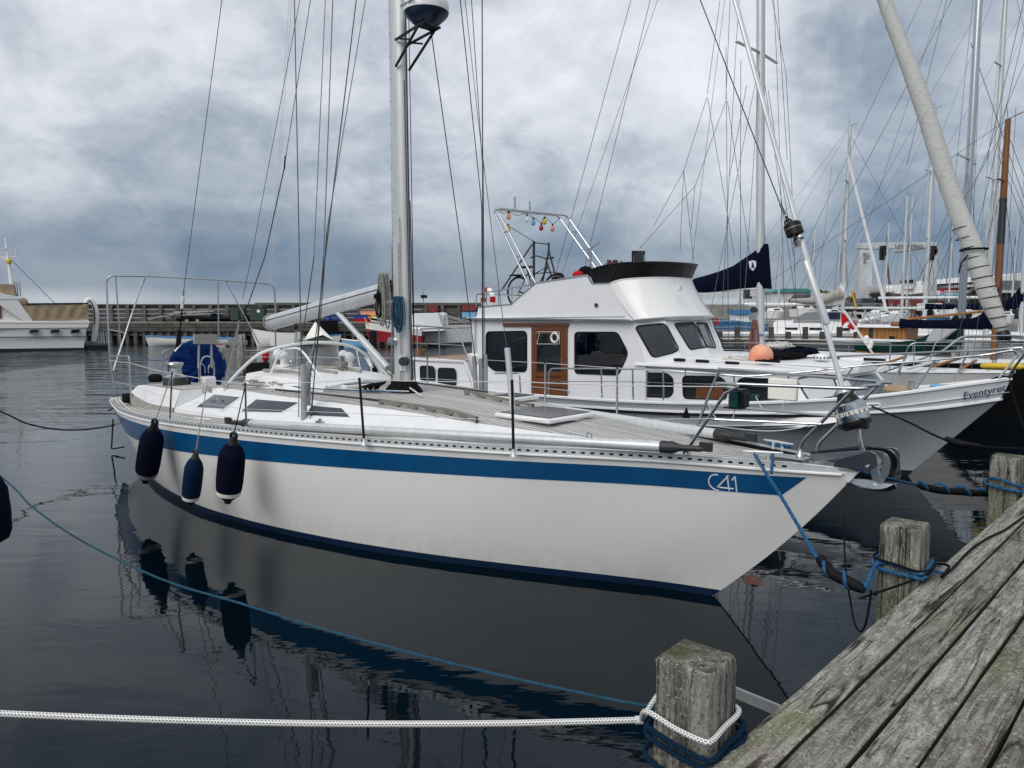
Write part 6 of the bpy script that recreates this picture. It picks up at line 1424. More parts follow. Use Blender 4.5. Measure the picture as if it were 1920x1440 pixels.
# ================================================================== other sailing boats
def sailboat(fr, label, L_=10.5, B_=3.3, fb=1.15, mastx=-4.2, mh=14, mr=.075, boomz=2.5, bl=4.0, cover=navyf, boomm=alumast, roofh=.35, mast_m=None, hullm=gel, forestay=True, group=None, spreaders=((.5, .9),), detail=True, mbase=None, cov_h=.34, mlean=0, xo=0):
    rt = fthing(fr, 'sailing_boat', label, 'sailing boat', group); mast_m = mast_m or alumast
    def hb(q, t_):
        sh = math.sin(PI*min(1, (q*.62+.02)))**.8 if q < .8 else math.sin(PI*(.8*.62+.02))**.8*(1-(q-.8)*1.6)
        wv = max(.01, sh*.82*B_/2*(1-.45*(1-q)**2)); dv_ = max(.02, sh*B_/2); zt_ = fb*(1.0+.16*(1-q)**2)
        x = xo + (-.12*L_*(1-t_))*(1-q) + (-L_*(.9+.1*t_))*q; return V(x, wv+(dv_-wv)*max(0, t_)**.7, zt_*t_)
    mb = MB(); ts = [-.3, 0, .2, .45, .7, .88, 1]
    for s_ in (-1, 1): mb.grid([[(lambda p: V(p.x, s_*p.y, p.z))(hb(i/24, t_)) for i in range(25)] for t_ in ts], flip=s_ > 0)
    mb.grid([[(lambda p: V(p.x, -p.y, p.z))(hb(1, t_)), hb(1, t_)] for t_ in ts], flip=True); mb.build('hull', hullm, rt, ang=50)
    MB().grid([[(lambda p: V(p.x, s_*p.y, p.z-.01+.07*(1-s_*s_)))(hb(i/24, 1)) for s_ in (-1, -.5, 0, .5, 1)] for i in range(25)], flip=True).build('deck', geld, rt)
    for s_ in (-1, 1): MB().tube([(lambda p: V(p.x, s_*p.y, p.z+.02))(hb(i/24, 1)) for i in range(25)], .022, 4).build('toe_rail', alu, rt)
    rows = []
    for q, hw, h in ((.14, .10, .05), (.22, .26, .22), (.34, .33, .8), (.5, .36, 1), (.64, .36, 1), (.66, .36, .98)):
        x = xo-L_*q; z0 = fb+.05; hw *= B_; rows.append([V(x, -hw, z0-.05), V(x, -hw*.93, z0+roofh*h*.8), V(x, -hw*.5, z0+roofh*h), V(x, 0, z0+roofh*h*1.06), V(x, hw*.5, z0+roofh*h), V(x, hw*.93, z0+roofh*h*.8), V(x, hw, z0-.05)])
    m_ = MB().grid(rows); m_.f.append(tuple(range(35, 42))[::-1]); cr_ = m_.build('coachroof', geld, rt, ang=35)
    for s_ in (-1, 1):
        for q in (.40, .50, .59): x = xo-L_*q; MB().box((x, s_*(.348*B_), fb+.05+roofh*.42), (.52, .03, .11)).build('window', glassd, cr_, bevel=.01)
    zb = mbase or fb+roofh+.02; rx = lambda z: mastx - mlean*(z-zb)
    ms = MB().tube([V(rx(zb), 0, zb-.3), V(rx(zb+(mh-zb)*.6), 0, zb+(mh-zb)*.6), V(rx(mh), 0, mh)], [mr, mr, mr*.75], 12).build('mast', mast_m, rt)
    MB().tube([V(rx(mh), 0, mh), V(rx(mh)+.3, 0, mh+.12)], .01, 4).tube([V(rx(mh), 0, mh), V(rx(mh)-.05, .0, mh+.35)], .008, 4).build('wind_vane', black, ms)
    b0 = V(mastx-.12, 0, boomz); b1 = V(mastx-bl, 0, boomz+.02)
    bo = MB().tube([b0, b1], .06, 8).build('boom', boomm, rt)
    if cover:
        rows = []
        for i in range(25):
            t_ = i/24; x = b0.x+.18+(b1.x-b0.x-.18+.2)*t_; hh = cov_h*(.55+.45*math.sin(t_*7)*.12+.0)+ (1.05*math.exp(-((t_)/.10)**1.5)); ww = .13*(1-.35*t_)
            rows.append([V(x, ww*math.cos(a)*(1 if math.sin(a) < .3 else .75), boomz-.08+hh*(.5+.5*math.sin(a))+random.uniform(-.008, .008)) for a in [2*PI*k_/14 for k_ in range(14)]])
        m_ = MB().grid(rows, closed=True); m_.f.append(tuple(range(14))[::-1]); m_.f.append(tuple(range(24*14, 25*14))); m_.build('sail_cover', cover, rt, ang=70)
    rg = []
    for (f_, w_) in spreaders:
        z = zb+(mh-zb)*f_
        for s_ in (-1, 1): MB().bar((rx(z), 0, z), (rx(z)-.08, s_*w_, z+.02), .07, .025).build('spreader', mast_m, ms)
    cw_ = B_/2*.92
    for s_ in (-1, 1):
        sz = zb+(mh-zb)*spreaders[-1][0]; sw_ = spreaders[-1][1]; lz = zb+(mh-zb)*spreaders[0][0]
        for nm, pl in (('cap_shroud', [V(mastx-.12, s_*cw_, fb), V(rx(lz)-.08, s_*spreaders[0][1], lz), V(rx(mh), 0, mh-.1)]), ('lower_shroud', [V(mastx+.35, s_*cw_, fb), V(rx(lz), 0, lz-.05)]), ('lower_shroud', [V(mastx-.6, s_*cw_, fb), V(rx(lz), 0, lz-.05)])):
            MB().tube(pl, .006, 5).build(nm, wire, rt)
    MB().tube([V(xo-L_+.1, 0, fb+.1), V(rx(mh), 0, mh)], .006, 5).build('backstay', wire, rt); MB().tube([b1, V(rx(mh), 0, mh-.1)], .005, 5).build('topping_lift', wire, rt)
    if forestay: MB().tube([V(-.15, 0, fb*1.15), V(rx(mh), 0, mh-.3)], .02 if forestay == 'foil' else .007, 6).build('forestay', wire, rt)
    if detail:
        for s_ in (-1, 1):
            T2_ = []
            for q in (.16, .32, .48, .64, .8, .97):
                p = hb(q, 1); p = V(p.x, s_*(p.y-.05), p.z); MB().tube([p, p+V(0, 0, .6)], .013, 5).build('stanchion', steel, rt); T2_.append(p)
            MB().tube([p+V(0, 0, .59) for p in T2_], .005, 4).tube([p+V(0, 0, .3) for p in T2_], .004, 4).build('lifelines', wirel, rt)
        zt_ = fb*1.16
        XO = V(xo, 0, 0); MB().tube([p+XO for p in fillet([V(-1.7, -B_*.25, fb*1.12), V(-1.55, -B_*.24, zt_+.55), V(-.15, -.14, zt_+.6), V(0, 0, zt_+.6), V(-.15, .14, zt_+.6), V(-1.55, B_*.24, zt_+.55), V(-1.7, B_*.25, fb*1.12)], .14)], .014, 6).tube([XO+V(-.4, -.12, zt_), XO+V(-.15, -.14, zt_+.6)], .013, 6).tube([XO+V(-.4, .12, zt_), XO+V(-.15, .14, zt_+.6)], .013, 6).build('pulpit', steel, rt)
    return rt
# --- the grey-decked sloop beyond the trawler: big mast, navy sail cover with a pale badge, furled genoa
Cf = Frame(10.0, 13.6)
b3 = sailboat(Cf, 'white sloop beyond the trawler with tall mast, navy sail cover and thick furled genoa', L_=12, B_=3.7, fb=1.14, mastx=-5.9, mh=15.5, mr=.095, boomz=2.98, bl=1.9, cover=None, roofh=.16, forestay=False, spreaders=((.475, 1.0),), mbase=1.6, mlean=.032, xo=-.95)
b_ = MB(); rows = []
for (u, vt_, vb_) in ((1302, 522, 549), (1325, 516, 549), (1350, 508, 547), (1375, 498, 546), (1398, 482, 545), (1415, 470, 544), (1428, 457, 543), (1438, 456, 542), (1443, 540, 542)):
    tp_, bt = Cf.y(u, vt_, 0), Cf.y(u, vb_, 0); c_ = (tp_+bt)/2; h = (tp_.z-bt.z)/2
    rows.append([V(c_.x, .13*math.cos(a), c_.z+h*math.sin(a)) for a in [2*PI*k_/14 for k_ in range(14)]])
b_.grid(rows, closed=True); b_.f.append(tuple(range(14))); cv = b_.build('sail_cover', navyf, b3, ang=60)
cb_ = [Cf.y(u, v, -.12) for u, v in ((1404, 490), (1412, 488), (1418, 490), (1418, 500), (1412, 508), (1406, 502))]; bd_ = MB().prism(cb_, (0, -.012, 0)).build('badge', whitef, cv)
MB().prism([Cf.y(u, v, -.135) for u, v in ((1408, 502), (1410, 497), (1409, 497), (1411, 491), (1414, 497), (1413, 497), (1415, 502))], (0, -.004, 0)).build('fir_emblem', navy, bd_)
MB().bar(Cf.y(1302, 556, 0), Cf.y(1425, 549, 0), .10, .14, up=(0, 0, 1)).build('sail_boom', alumast, b3)
MB().box(Cf.y(1402, 552, 0), (.16, .12, .2)).build('boom_fitting', dgrey, b3)
for a in ((1183, 0, 1040, 520), (1219, 0, 1091, 522)): MB().tube([Cf.y(a[2], a[3], .0), ext(Cf.y(a[2], a[3], .0), Cf.y(a[0], a[1], 0), 15)], .008, 5).build('backstay', wire, b3)
for a in ((1350, 0, 1326, 178, 0), (1326, 181, 1282, 320, 0), (1282, 320, 1225, 425, 0), (1282, 320, 1275, 470, 0), (1282, 320, 1302, 500, 0), (1327, 184, 1377, 480, 0), (1369, 0, 1361, 186, 0), (1361, 190, 1303, 349, 0), (1303, 349, 1200, 465, 0), (1303, 349, 1296, 430, 0), (1364, 190, 1406, 480, 0), (1361, 88, 1366, 640, -1.3), (1389, 113, 1388, 640, -1.3), (1474, 140, 1484, 330, 1.0), (1484, 330, 1492, 560, 1.0), (1440, 168, 1488, 480, .6), (1448, 0, 1474, 140, .8), (1458, 0, 1476, 300, .6), (1400, 160, 1368, 330, -.8)):
    MB().tube([Cf.y(a[0], a[1], a[4]*(.6 if a[1] < 200 else 1)), Cf.y(a[2], a[3], a[4])], .006, 5).build('running_line', wire, b3)
fb0 = Cf.y(1878, 622, 0); fpts = [(1880, 624, 9), (1872, 600, 17), (1855, 560, 21), (1838, 510, 22), (1820, 455, 22), (1797, 400, 21), (1770, 320, 21), (1745, 240, 21), (1720, 165, 20), (1690, 85, 18), (1660, 5, 17), (1625, -100, 15), (1580, -230, 12)]
gp = [Cf.y(u, v, 0) for u, v, w_ in fpts]; gr = [w_/1443*15.3*.75 for u, v, w_ in fpts]
gw = MB().tube(smooth_path(gp, 4), [gr[min(i//4, len(gr)-1)]*(1-(i % 4)/4)+gr[min(i//4+1, len(gr)-1)]*(i % 4)/4+random.uniform(-.004, .004) for i in range(4*(len(gp)-1)+1)], 16)
gen = gw.build('furled_genoa', sailf, b3, ang=60)
sp_ = smooth_path(gp, 30); pts = []; L_ = 0
for i, q in enumerate(sp_):
    if i: L_ += (q-sp_[i-1]).length
    T = (sp_[min(i+1, len(sp_)-1)]-sp_[max(i-1, 0)]).normalized(); u_ = T.orthogonal().normalized(); w_ = T.cross(u_); k_ = i/30; r_ = gr[min(int(k_), len(gr)-1)]*(1-k_ % 1)+gr[min(int(k_)+1, len(gr)-1)]*(k_ % 1)
    a = L_*5.2+.5*math.sin(L_*1.3); pts.append(q+(u_*math.cos(a)+w_*math.sin(a))*(r_*.97))
MB().tube(pts, .010, 5).build('leech_fold', sailf, gen)
for i in range(11):
    t_ = i/11; u = 1878-80*t_; v = 610-205*t_; c_ = Cf.y(u, v+4, 0); dd = (gp[4]-gp[1]).normalized(); R0 = interp([(400, .177), (455, .181), (510, .182), (560, .172), (600, .143), (620, .08)], v)
    MB().ring(c_, R0*1.0, .008, dd+V(.12, .0, .1), 20, 5).build('lashing', rope_k, gen)
MB().ring(Cf.y(1826, 468, 0), .23, .02, (gp[4]-gp[1]).normalized()+V(.3, 0, .0), 18, 6).tube([Cf.y(1815, 478, -.2), Cf.y(1803, 492, -.25), Cf.y(1798, 512, -.2)], .015, 5).build('tie_rope', rope_k, gen)
MB().lathe([(.10, 0), (.12, .04), (.12, .16), (.10, .2)], Cf.y(1885, 640, 0), (gp[1]-gp[0]), 14).build('furling_drum', black, b3)
MB().tube([Cf.y(1885, 640, 0), V(-.15, 0, 1.35)], .015, 6).build('tack_fitting', steel, b3)
MB().tube(fillet([V(-2.9, -1.05, 1.3), Cf.y(1765, 660, -.9), Cf.y(1803, 630, -.75), Cf.y(1895, 629, -.2), Cf.y(1912, 630, .1)], .12), .016, 6).build('side_pulpit', steel, b3)
tag(lift(coil(Cf.y(1415, 600, -.15), .13, .95, 10, .012, mat('rope_rust', (.20, .09, .08), .9), seed=12), Cf), 'reddish brown rope bundle hanging on the mast beyond the trawler', 'rope coil')
MB().lathe([(.06, 0), (.06, .03), (.04, .05), (.07, .1)], Cf.y(1416, 581, -.12), (0, -1, 0), 12).build('mast_winch', dgrey, b3); MB().box(Cf.y(1427, 628, -.10), (.12, .02, .04)).build('sticker', blue_p, b3)
for u0, v0, u1, v1 in ((1700, 694, 1760, 676), (1640, 690, 1700, 668), (1745, 690, 1800, 672), (1800, 694, 1830, 676)):
    MB().tube([Cf.z(u0, v0-2, 1.4), Cf.z(u1, v1, 1.45)], .03, 6).build('deck_spar', random.choice([pine, whitep, galv]), b3)
tag(lift(MB().lathe([(.02, 0), (.06, .05), (.06, .6), (.02, .7)], Cf.z(1838, 686, 1.5), (1, .1, .02), 10).build('yellow_float', yellow), Cf), 'slim yellow float lying on the foredeck of the white sloop', 'float')
# --- boat with the green sail cover
def frame_at(u, depth, mx_, ang=-43.2):
    p = D(u, 600, depth); a = math.radians(ang); f_ = V(math.cos(a), math.sin(a), 0); o_ = p - f_*mx_; return Frame(o_.x, o_.y, ang)
Gf = frame_at(1802, 22, -4.2)
g4 = sailboat(Gf, 'white sloop with dark green sail cover and polished mast right of the wooden wheelhouse', L_=10.5, fb=.88, roofh=.12, mastx=-4.2, mh=14.5, mr=.105, boomz=1.55, bl=3.7, cover=None, spreaders=((.42, 1.0),), mast_m=steel, mbase=1.0)
rows = []
for (u, vt_, vb_) in ((1605, 642, 658), (1640, 641, 661), (1680, 640, 662), (1720, 636, 662), (1750, 622, 661), (1770, 610, 661), (1785, 596, 660), (1795, 587, 659), (1806, 586, 658), (1806, 640, 655)):
    tp_, bt = Gf.y(u, vt_, 0), Gf.y(u, vb_, 0); c_ = (tp_+bt)/2; h = (tp_.z-bt.z)/2; rows.append([V(c_.x, .15*math.cos(a), c_.z+h*math.sin(a)) for a in [2*PI*k_/14 for k_ in range(14)]])
b_ = MB().grid(rows, closed=True); b_.f.append(tuple(range(14))[::-1]); b_.build('sail_cover', greenf, g4, ang=60)
MB().prism([Gf.y(u, v, -.5) for u, v in ((1735, 640), (1752, 612), (1770, 612), (1790, 618), (1760, 640))], (0, 1.0, 0)).build('sprayhood', mat('pale_hood', (.42, .43, .45), .6), g4)
MB().prism([Gf.y(u, v, -.2) for u, v in ((1781, 600), (1784, 582), (1791, 577), (1792, 586))], (0, .1, 0)).build('sail_head', whitef, g4)
# --- orange-brown wooden wheelhouse boat with red flags
Hf = Frame(D(1770, 650, 25).x, D(1770, 650, 25).y, -38)
hs_ = fthing(Hf, 'fishing_boat', 'small fishing boat with orange varnished wheelhouse and white roof behind the green sail cover', 'fishing boat')
hy = lambda u, v, y=-.9: Hf.y(u, v, y)
p0, p1 = hy(1606, 665), hy(1697, 665); 
wb_ = MB(); x0, x1 = p0.x, p1.x; zt_ = hy(1620, 614).z
wbm = MB().prism([V(x0, -.9, .6), V(x1, -.9, .6), V(x1, -.9, zt_), V(x0, -.9, zt_)], (0, 1.8, 0)).build('wheelhouse', dgrey, hs_)
n_ = 12
for i in range(n_):
    xa = x0+(x1-x0)*i/n_; xb = x0+(x1-x0)*(i+1)/n_-.012; 
    if i in (3,) : continue
    MB().box(((xa+xb)/2, -.915, (.6+zt_)/2), (xb-xa, .03, zt_-.6)).build('board', pine, wbm)
for i in range(8): MB().box((x1+.015, -.8+i*.22, (.6+zt_)/2), (.03, .208, zt_-.6)).build('board', pine, wbm)
window(wbm, [V(x0+(x1-x0)*.66, -.935, 1.2), V(x0+(x1-x0)*.80, -.935, 1.2), V(x0+(x1-x0)*.80, -.935, zt_-.25), V(x0+(x1-x0)*.66, -.935, zt_-.25)], (0, -1, 0), glassd, pine, .03, fw=.025)
MB().box(((x0+x1)/2, 0, zt_+.04), (x1-x0+.35, 2.2, .08)).build('wheelhouse_roof', whitep, hs_, bevel=.02)
rows = []
for i in range(17):
    q = i/16; hw = 1.35*math.sin(PI*min(.75, q*.7+.02)); zt2 = 1.15+.5*(1-q)**2; rows.append([V(-q*8.5+.2*(1-q), s_*hw*k_, z) for s_, k_, z in ((-1, 1, zt2), (-1, .95, .5), (-1, .8, -.1), (1, .8, -.1), (1, .95, .5), (1, 1, zt2))])
m_ = MB().grid(rows, flip=True); m_.f.append(tuple(range(96, 102))); m_.build('hull', hullb := mat('dark_hull', (.03, .04, .05), .5), hs_); MB().grid([[r[0]-V(0, 0, .05), r[-1]-V(0, 0, .05)] for r in rows], flip=True).build('deck', farwoodl, hs_)
cl = MB(); rnd = random.Random(21)
for i in range(16):
    p = V(rnd.uniform(x0, x1), rnd.uniform(-.8, .8), zt_+.08); cl.tube([p, p+V(rnd.uniform(-.3, .3), 0, rnd.uniform(.15, .5))], rnd.uniform(.01, .03), 5)
cl.build('roof_gear', galv, hs_, kind='stuff')
for (pl, fls, lab) in (([(1640, 668), (1583, 583)], [[(1577, 585), (1594, 598), (1583, 607), (1578, 613)], [(1598, 600), (1608, 608), (1600, 619), (1593, 616), (1588, 612)]], 'white pole with two bright red marker flags leaning left in front of the orange wheelhouse'), ([(1606, 580), (1597, 545)], [[(1596, 544), (1598, 555), (1605, 561), (1603, 550)]], 'small red flag on a yellow pole beside the travel lift leg')):
    rt = thing('flag_pole', lab, 'flag', tuple(D(*pl[0], 23.5))); o_ = rt.location.copy(); y_ = 23.5 if len(fls) > 1 else 30
    MB().tube([D(*pl[0], y_)-o_, D(*pl[1], y_)-o_], .035, 6).build('pole', whitep if len(fls) > 1 else yellow, rt)
    for f_ in fls: 
        Q = [D(u, v, y_)-o_ for u, v in f_]; MB().prism(Q, (0.02, .03, 0)).build('flag', redcl, rt)
for i, (u, v) in enumerate(((1624, 645), (1630, 654))): tag(MB().lathe([(.03, 0), (.075, .04), (.08, .2), (.03, .26)], D(u, v, 23.2), (.2*i, 0, 1), 12).build('fender', whitep), ('short white float upright before the orange wheelhouse', 'white float at the foot of the flag pole')[i], 'float')
# --- boats farther off, each a mast with rigging
specs = [(1579, 34, -4.5, 10.35, .085, 'white sloop with grey sprayhood behind the grey timber jetty', -25, whitef, 11, 2.75, 0), (1690, 45, -4, 9.0, .085, 'distant sloop with bare white mast just left of the hoisted boat', -50, None, 10, 2.6, 0),
         (1733, 40, -4, 12.6, .11, 'distant sloop with tall mast standing before the hoisted boat', -50, None, 11, 2.6, .015), (1850, 31, -4, 16, .10, 'sloop with pale mast close left of the wooden mast', -45, None, 12, 3.0, 0), (1915, 35, -4, 17, .12, 'white boat at the right edge with large navy boom cover', -43, navyf, 12, 2.6, 0)]
for (u, dep, mx_, mh, mr_, lab, ang, cvr, L_, bz, lean) in specs:
    f_ = frame_at(u, dep, mx_, ang); sailboat(f_, lab, L_=L_, mastx=mx_, mh=mh, mr=mr_, boomz=bz, bl=4.2, cover=cvr, fb=1.4 if u == 1579 else 1.15, roofh=.55 if u == 1579 else .35, spreaders=((.42, .9), (.72, .7)), detail=(u == 1579), group=None, cov_h=.5 if u > 1800 else .3)
    if u == 1579: Sf = f_
oldpine = mat('varnished_mast', (.22, .085, .02), .5, col2=(.14, .05, .012), nscale=3, stretch=(8, 8, .4))
# wooden mast ketch
Wf = Frame(12.9, 16.7)
w5 = sailboat(Wf, 'black hulled wooden boat with short varnished pole mast beyond the white sloop', L_=11, fb=1.15, mastx=-2.1, mh=6.85, mr=.078, boomz=2.12, bl=2.3, cover=navyf, mast_m=oldpine, hullm=black, boomm=oldpine, spreaders=((.75, .3),), detail=False, cov_h=.42, mbase=1.3, roofh=.15)
MB().lathe([(.081, 0), (.081, 1.05)], (-2.1, 0, 4.02), n=12).build('mast_wrap', dgrey, w5)
MB().tube([Wf.y(1700, 599, 0), Wf.y(1852, 583, 0)], .03, 6).build('gaff', pine, w5)
# sprayhood of the white sloop behind the jetty
hood = MB(); hp_ = [Sf.y(u, v, -.9) for u, v in ((1478, 618), (1492, 596), (1510, 586), (1530, 585), (1545, 600), (1540, 612))]
hood.prism(hp_, (0, 1.8, 0)); tag(lift(hood.build('sprayhood', mat('hood_grey', (.20, .21, .22), .4)), Sf), 'grey sprayhood with clear panels on the white sloop behind the jetty', 'sprayhood')
pb_ = thing('pale_boom_cover', 'long loosely rolled beige sail on the boom over the grey sprayhood', 'sail cover', tuple(D(1495, 565, 34)))
MB().tube([D(u, v, 34)-pb_.location for u, v in ((1483, 563), (1510, 565), (1540, 563), (1560, 555), (1576, 551))], [.08, .16, .2, .22, .3], 10, flat=.9).build('rolled_sail', mat('beige', (.34, .32, .29), .9, bump=.5), pb_)
# white slanting forestay (furled) left of the travel lift top
for (u0, v0, u1, v1, dep, r_, lab) in ((1588, 290, 1662, 583, 33, .065, 'white furled jib slanting from the thin mast down across the travel lift'),):
    tag(MB().tube([D(u0, v0, dep), D(u1, v1, dep)], r_, 8).build('furled_jib', whitep), lab, 'sail')
# fan of rigging at the right, belonging to boats outside the picture
rg_ = [(1785, 0, 1490, 560, 30, .010), (1775, 0, 1700, 310, 26, .008), (1920, 120, 1745, 545, 28, .009), (1920, 60, 1830, 440, 24, .008), (1920, 0, 1850, 300, 22, .008), (1820, 80, 1920, 370, 22, .008), (1872, 290, 1920, 420, 25, .008), (1870, 270, 1920, 390, 24, .008), (1905, 200, 1885, 560, 30, .008), (1785, 380, 1690, 600, 32, .008), (1560, 310, 1530, 580, 33, .006)]
root = thing('harbour_rigging', 'fan of thin stays crossing the sky at the right edge', 'rigging', (0, 0, 0))
for a in rg_:
    o = MB().tube([D(a[0], a[1], a[4]), D(a[2], a[3], a[4])], a[5], 4).build('stay', wire, root)
# ================================================================== grey jetty behind the boats on the right
jpost = mat('jetty_post', (.07, .068, .06), .9, col2=(.04, .039, .036), nscale=3)
jt = thing('timber_jetty', 'grey timber jetty with square piles behind the trawler and sloop', 'jetty', tuple(D(1500, 640, 29)), 0); jo = jt.location.copy()
def jw(u, v, y): return D(u, v, y)-jo
zA = D(1500, 632, 29).z
for k_ in range(3):
    for s_ in range(7):
        xa = D(1340, 630, 29).x+s_*1.75; MB().box(Vector((xa+.86, 28.9+k_*.35, zA))-jo, (1.72, .33, .07)).build('plank', farwoodl, jt)
for (v, h) in ((642, .22), (657, .18), (668, .15)): MB().bar(jw(1330, v, 28.8), jw(1650, v, 28.8), .12, h).build('rail_beam', farwood, jt)
for i, u in enumerate(range(1350, 1650, 32)): MB().bar(jw(u, 613 if i % 2 else 622, 28.6), jw(u, 690, 28.6), .15, .18, up=(0, 1, 0)).build('pile', jpost, jt)
MB().box(Vector((D(1600, 640, 29).x, 30.2, .45))-jo, (14, 2.2, .3)).build('float', concrete, jt)

# the neighbour on the left, just outside the picture: it carries the fender at the left edge and the teal and white lines
nb0 = A.w(0, -6.62, 0); Nf = Frame(nb0.x, nb0.y)
sailboat(Nf, 'white sloop moored left of the blue striped yacht, mostly outside the left edge', L_=9.5, B_=3.3, fb=1.2, mastx=-7.2, mh=13.5, boomz=2.6, bl=3.6, xo=-2.7)
for pts, lab in (([(243, 662), (265, 672), (300, 676), (330, 668), (347, 655)], 'blue line drooping behind the stern rail, upper one'), ([(262, 702), (285, 712), (315, 708), (335, 696)], 'short blue line drooping lower behind the stern rail')):
    tag(lift(MB().tube(smooth_path([A.y(u, v, 1.0) for u, v in pts], 4), .010, 6).build('slack_line', rope_b), A), lab, 'rope')
tag(lift(MB().tube(smooth_path([A.y(203, 770, -1.0), A.y(240, 752, -1.2), A.y(300, 725, -1.25)], 4), .012, 6).build('furling_line', rope_k), A), 'black line lying from the stern corner up to the covered winch', 'rope')
root = fthing(A, 'guard_line', 'thin black and white flecked line looped under the pulpit rail', 'rope')
MB().tube(smooth_path([A.y(1310, 797, -.1), A.y(1350, 800, 0), A.y(1400, 806, .2), A.y(1450, 808, .3), A.y(1500, 802, .4), A.y(1530, 792, .4)], 4), .005, 6, uv=True).build('line', braid, root)
# ================================================================== land, quays and breakwater
def ground(name, pts, z, m):
    me = bpy.data.meshes.new(name); n_ = len(pts); me.from_pydata([(x, y, z) for x, y in pts]+[(x, y, -2) for x, y in pts], [], [tuple(range(n_))]+[(i, n_+i, n_+(i+1) % n_, (i+1) % n_) for i in range(n_)]); me.materials.append(m)
    o = bpy.data.objects.new(name, me); C.objects.link(o); o['kind'] = 'structure'; return o
BY = 58.0
ground('quay', [(19.5, 64), (15.5, 58), (160, 40), (400, 400), (-5, 400), (12, 120)], 1.45, quaym)
bw = thing('breakwater', 'long dark timber breakwater with raised wall and plank dock across the left background', 'breakwater', (-10, BY, 0)); bo_ = bw.location.copy()
x0 = D(-260, 600, BY).x; x1 = D(905, 600, BY).x; zd = D(500, 605, BY).z; ztop = D(500, 572, BY+2.6).z
def bb_(c, d, name, m, par=bw, **k): return MB().box(Vector(c)-bo_, d).build(name, m, par, **k)
bb_(((x0+x1)/2, BY+1.9, zd-.55), (x1-x0, 3.4, .9), 'dock_core', farwood)
n_ = 13
for i in range(n_):
    for k_ in range(4):
        xa = x0+(x1-x0)*i/n_; w_ = (x1-x0)/n_; bb_((xa+w_/2, BY+.35+k_*.62, zd), (w_-.04, .6, .10), 'plank', farwoodl)
for i in range(n_*2):
    for k_ in range(2): w_ = (x1-x0)/n_/2; bb_((x0+w_*(i+.5), BY+.05-.04*k_, zd-.22-.30*k_), (w_-.03, .1, .27), 'fascia_board', farwood)
for i in range(74): x = x0+(x1-x0)*(i+.5)/74; bb_((x, BY+.15, .45), (.20 + .03*(i % 3), .2, 1.2), 'post', farpost)
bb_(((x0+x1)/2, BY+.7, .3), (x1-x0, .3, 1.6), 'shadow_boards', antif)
wy = BY+2.6
for i in range(n_):
    w_ = (x1-x0)/n_; 
    for k_ in range(4):
        h = (ztop-zd)/4; bb_((x0+w_*(i+.5), wy+.03*(k_ % 2)+.1, zd+h*(k_+.5)), (w_-.03, .1, h-.035), 'wall_board', farwood)
m1 = None
for i in range(36):
    x = x0+(x1-x0)*(i+.5)/36; bb_((x, wy-.08, (zd+ztop)/2), (.26, .16, ztop-zd), 'wall_post', farpost)
bb_(((x0+x1)/2, wy+.1, ztop+.03), (x1-x0, .5, .09), 'capping', farpost)
xs1 = D(480, 600, wy).x; bb_(((xs1+x1)/2, wy+.15, ztop+.12), (x1-xs1, .55, .12), 'capping', farpost)
# pale rubble and concrete seawall further right
for i in range(9):
    u = 800+i*18; p = D(u, 575, 62); MB().box(Vector((p.x, 62, 2.2))-bo_, (.76, 1, 1.2)).build('concrete_block', concrete if i % 3 else mat('pale_block_%d' % i, (.5, .5, .5), .9), bw)
sw = tag(MB().box((D(1390, 590, 80).x, 80, 1.9), (10, 1.2, 2.3)).build('seawall', concrete), 'pale concrete seawall seen between the trawler and the sloop mast', 'wall')
ground('far_quay', [(D(1150, 600, 78).x, 76), (D(1440, 600, 76).x, 76), (D(1440, 600, 90).x, 84), (D(1150, 600, 90).x, 84)], 1.0, quaym)
# trailer with boards
def thD(name, lab, cat, u, v, y, group=None): 
    p = D(u, v, y); o = thing(name, lab, cat, tuple(p), 0, group); return o, p
def slab(o, p, name, m, px, y, dy, bevel=0, kind=None): return MB().prism([D(u, v, y)-p for u, v in px], (0, dy, 0)).build(name, m, o, bevel=bevel, kind=kind)
o, p = thD('trailer', 'two wheeled trailer loaded with weathered boards on the dock', 'trailer', 370, 605, 59.5)
slab(o, p, 'chassis', black, [(340, 594), (460, 594), (460, 598), (340, 598)], 59.5, 1.2)
for i, (u0, v0, u1, v1) in enumerate(((282, 599, 330, 590), (290, 596, 350, 586), (318, 592, 400, 588), (322, 588, 395, 584), (330, 585, 405, 583), (335, 591, 398, 592), (325, 595, 392, 596), (380, 585, 408, 586))):
    MB().bar(D(u0, v0, 59.5+i*.1)-p, D(u1, v1, 59.5+i*.1)-p, .9, .1).build('board', galv if i > 1 else farwoodl, o)
for u in (351, 371):
    w_ = MB().lathe([(.27, -.1), (.29, -.06), (.29, .06), (.27, .1)], D(u, 601.5, 59.3)-p, (0, 1, 0), 16).build('wheel', rubber, o); MB().lathe([(.12, -.12), (.12, -.08)], D(u, 601.5, 59.3)-p, (0, 1, 0), 10).build('rim', tanf, w_)
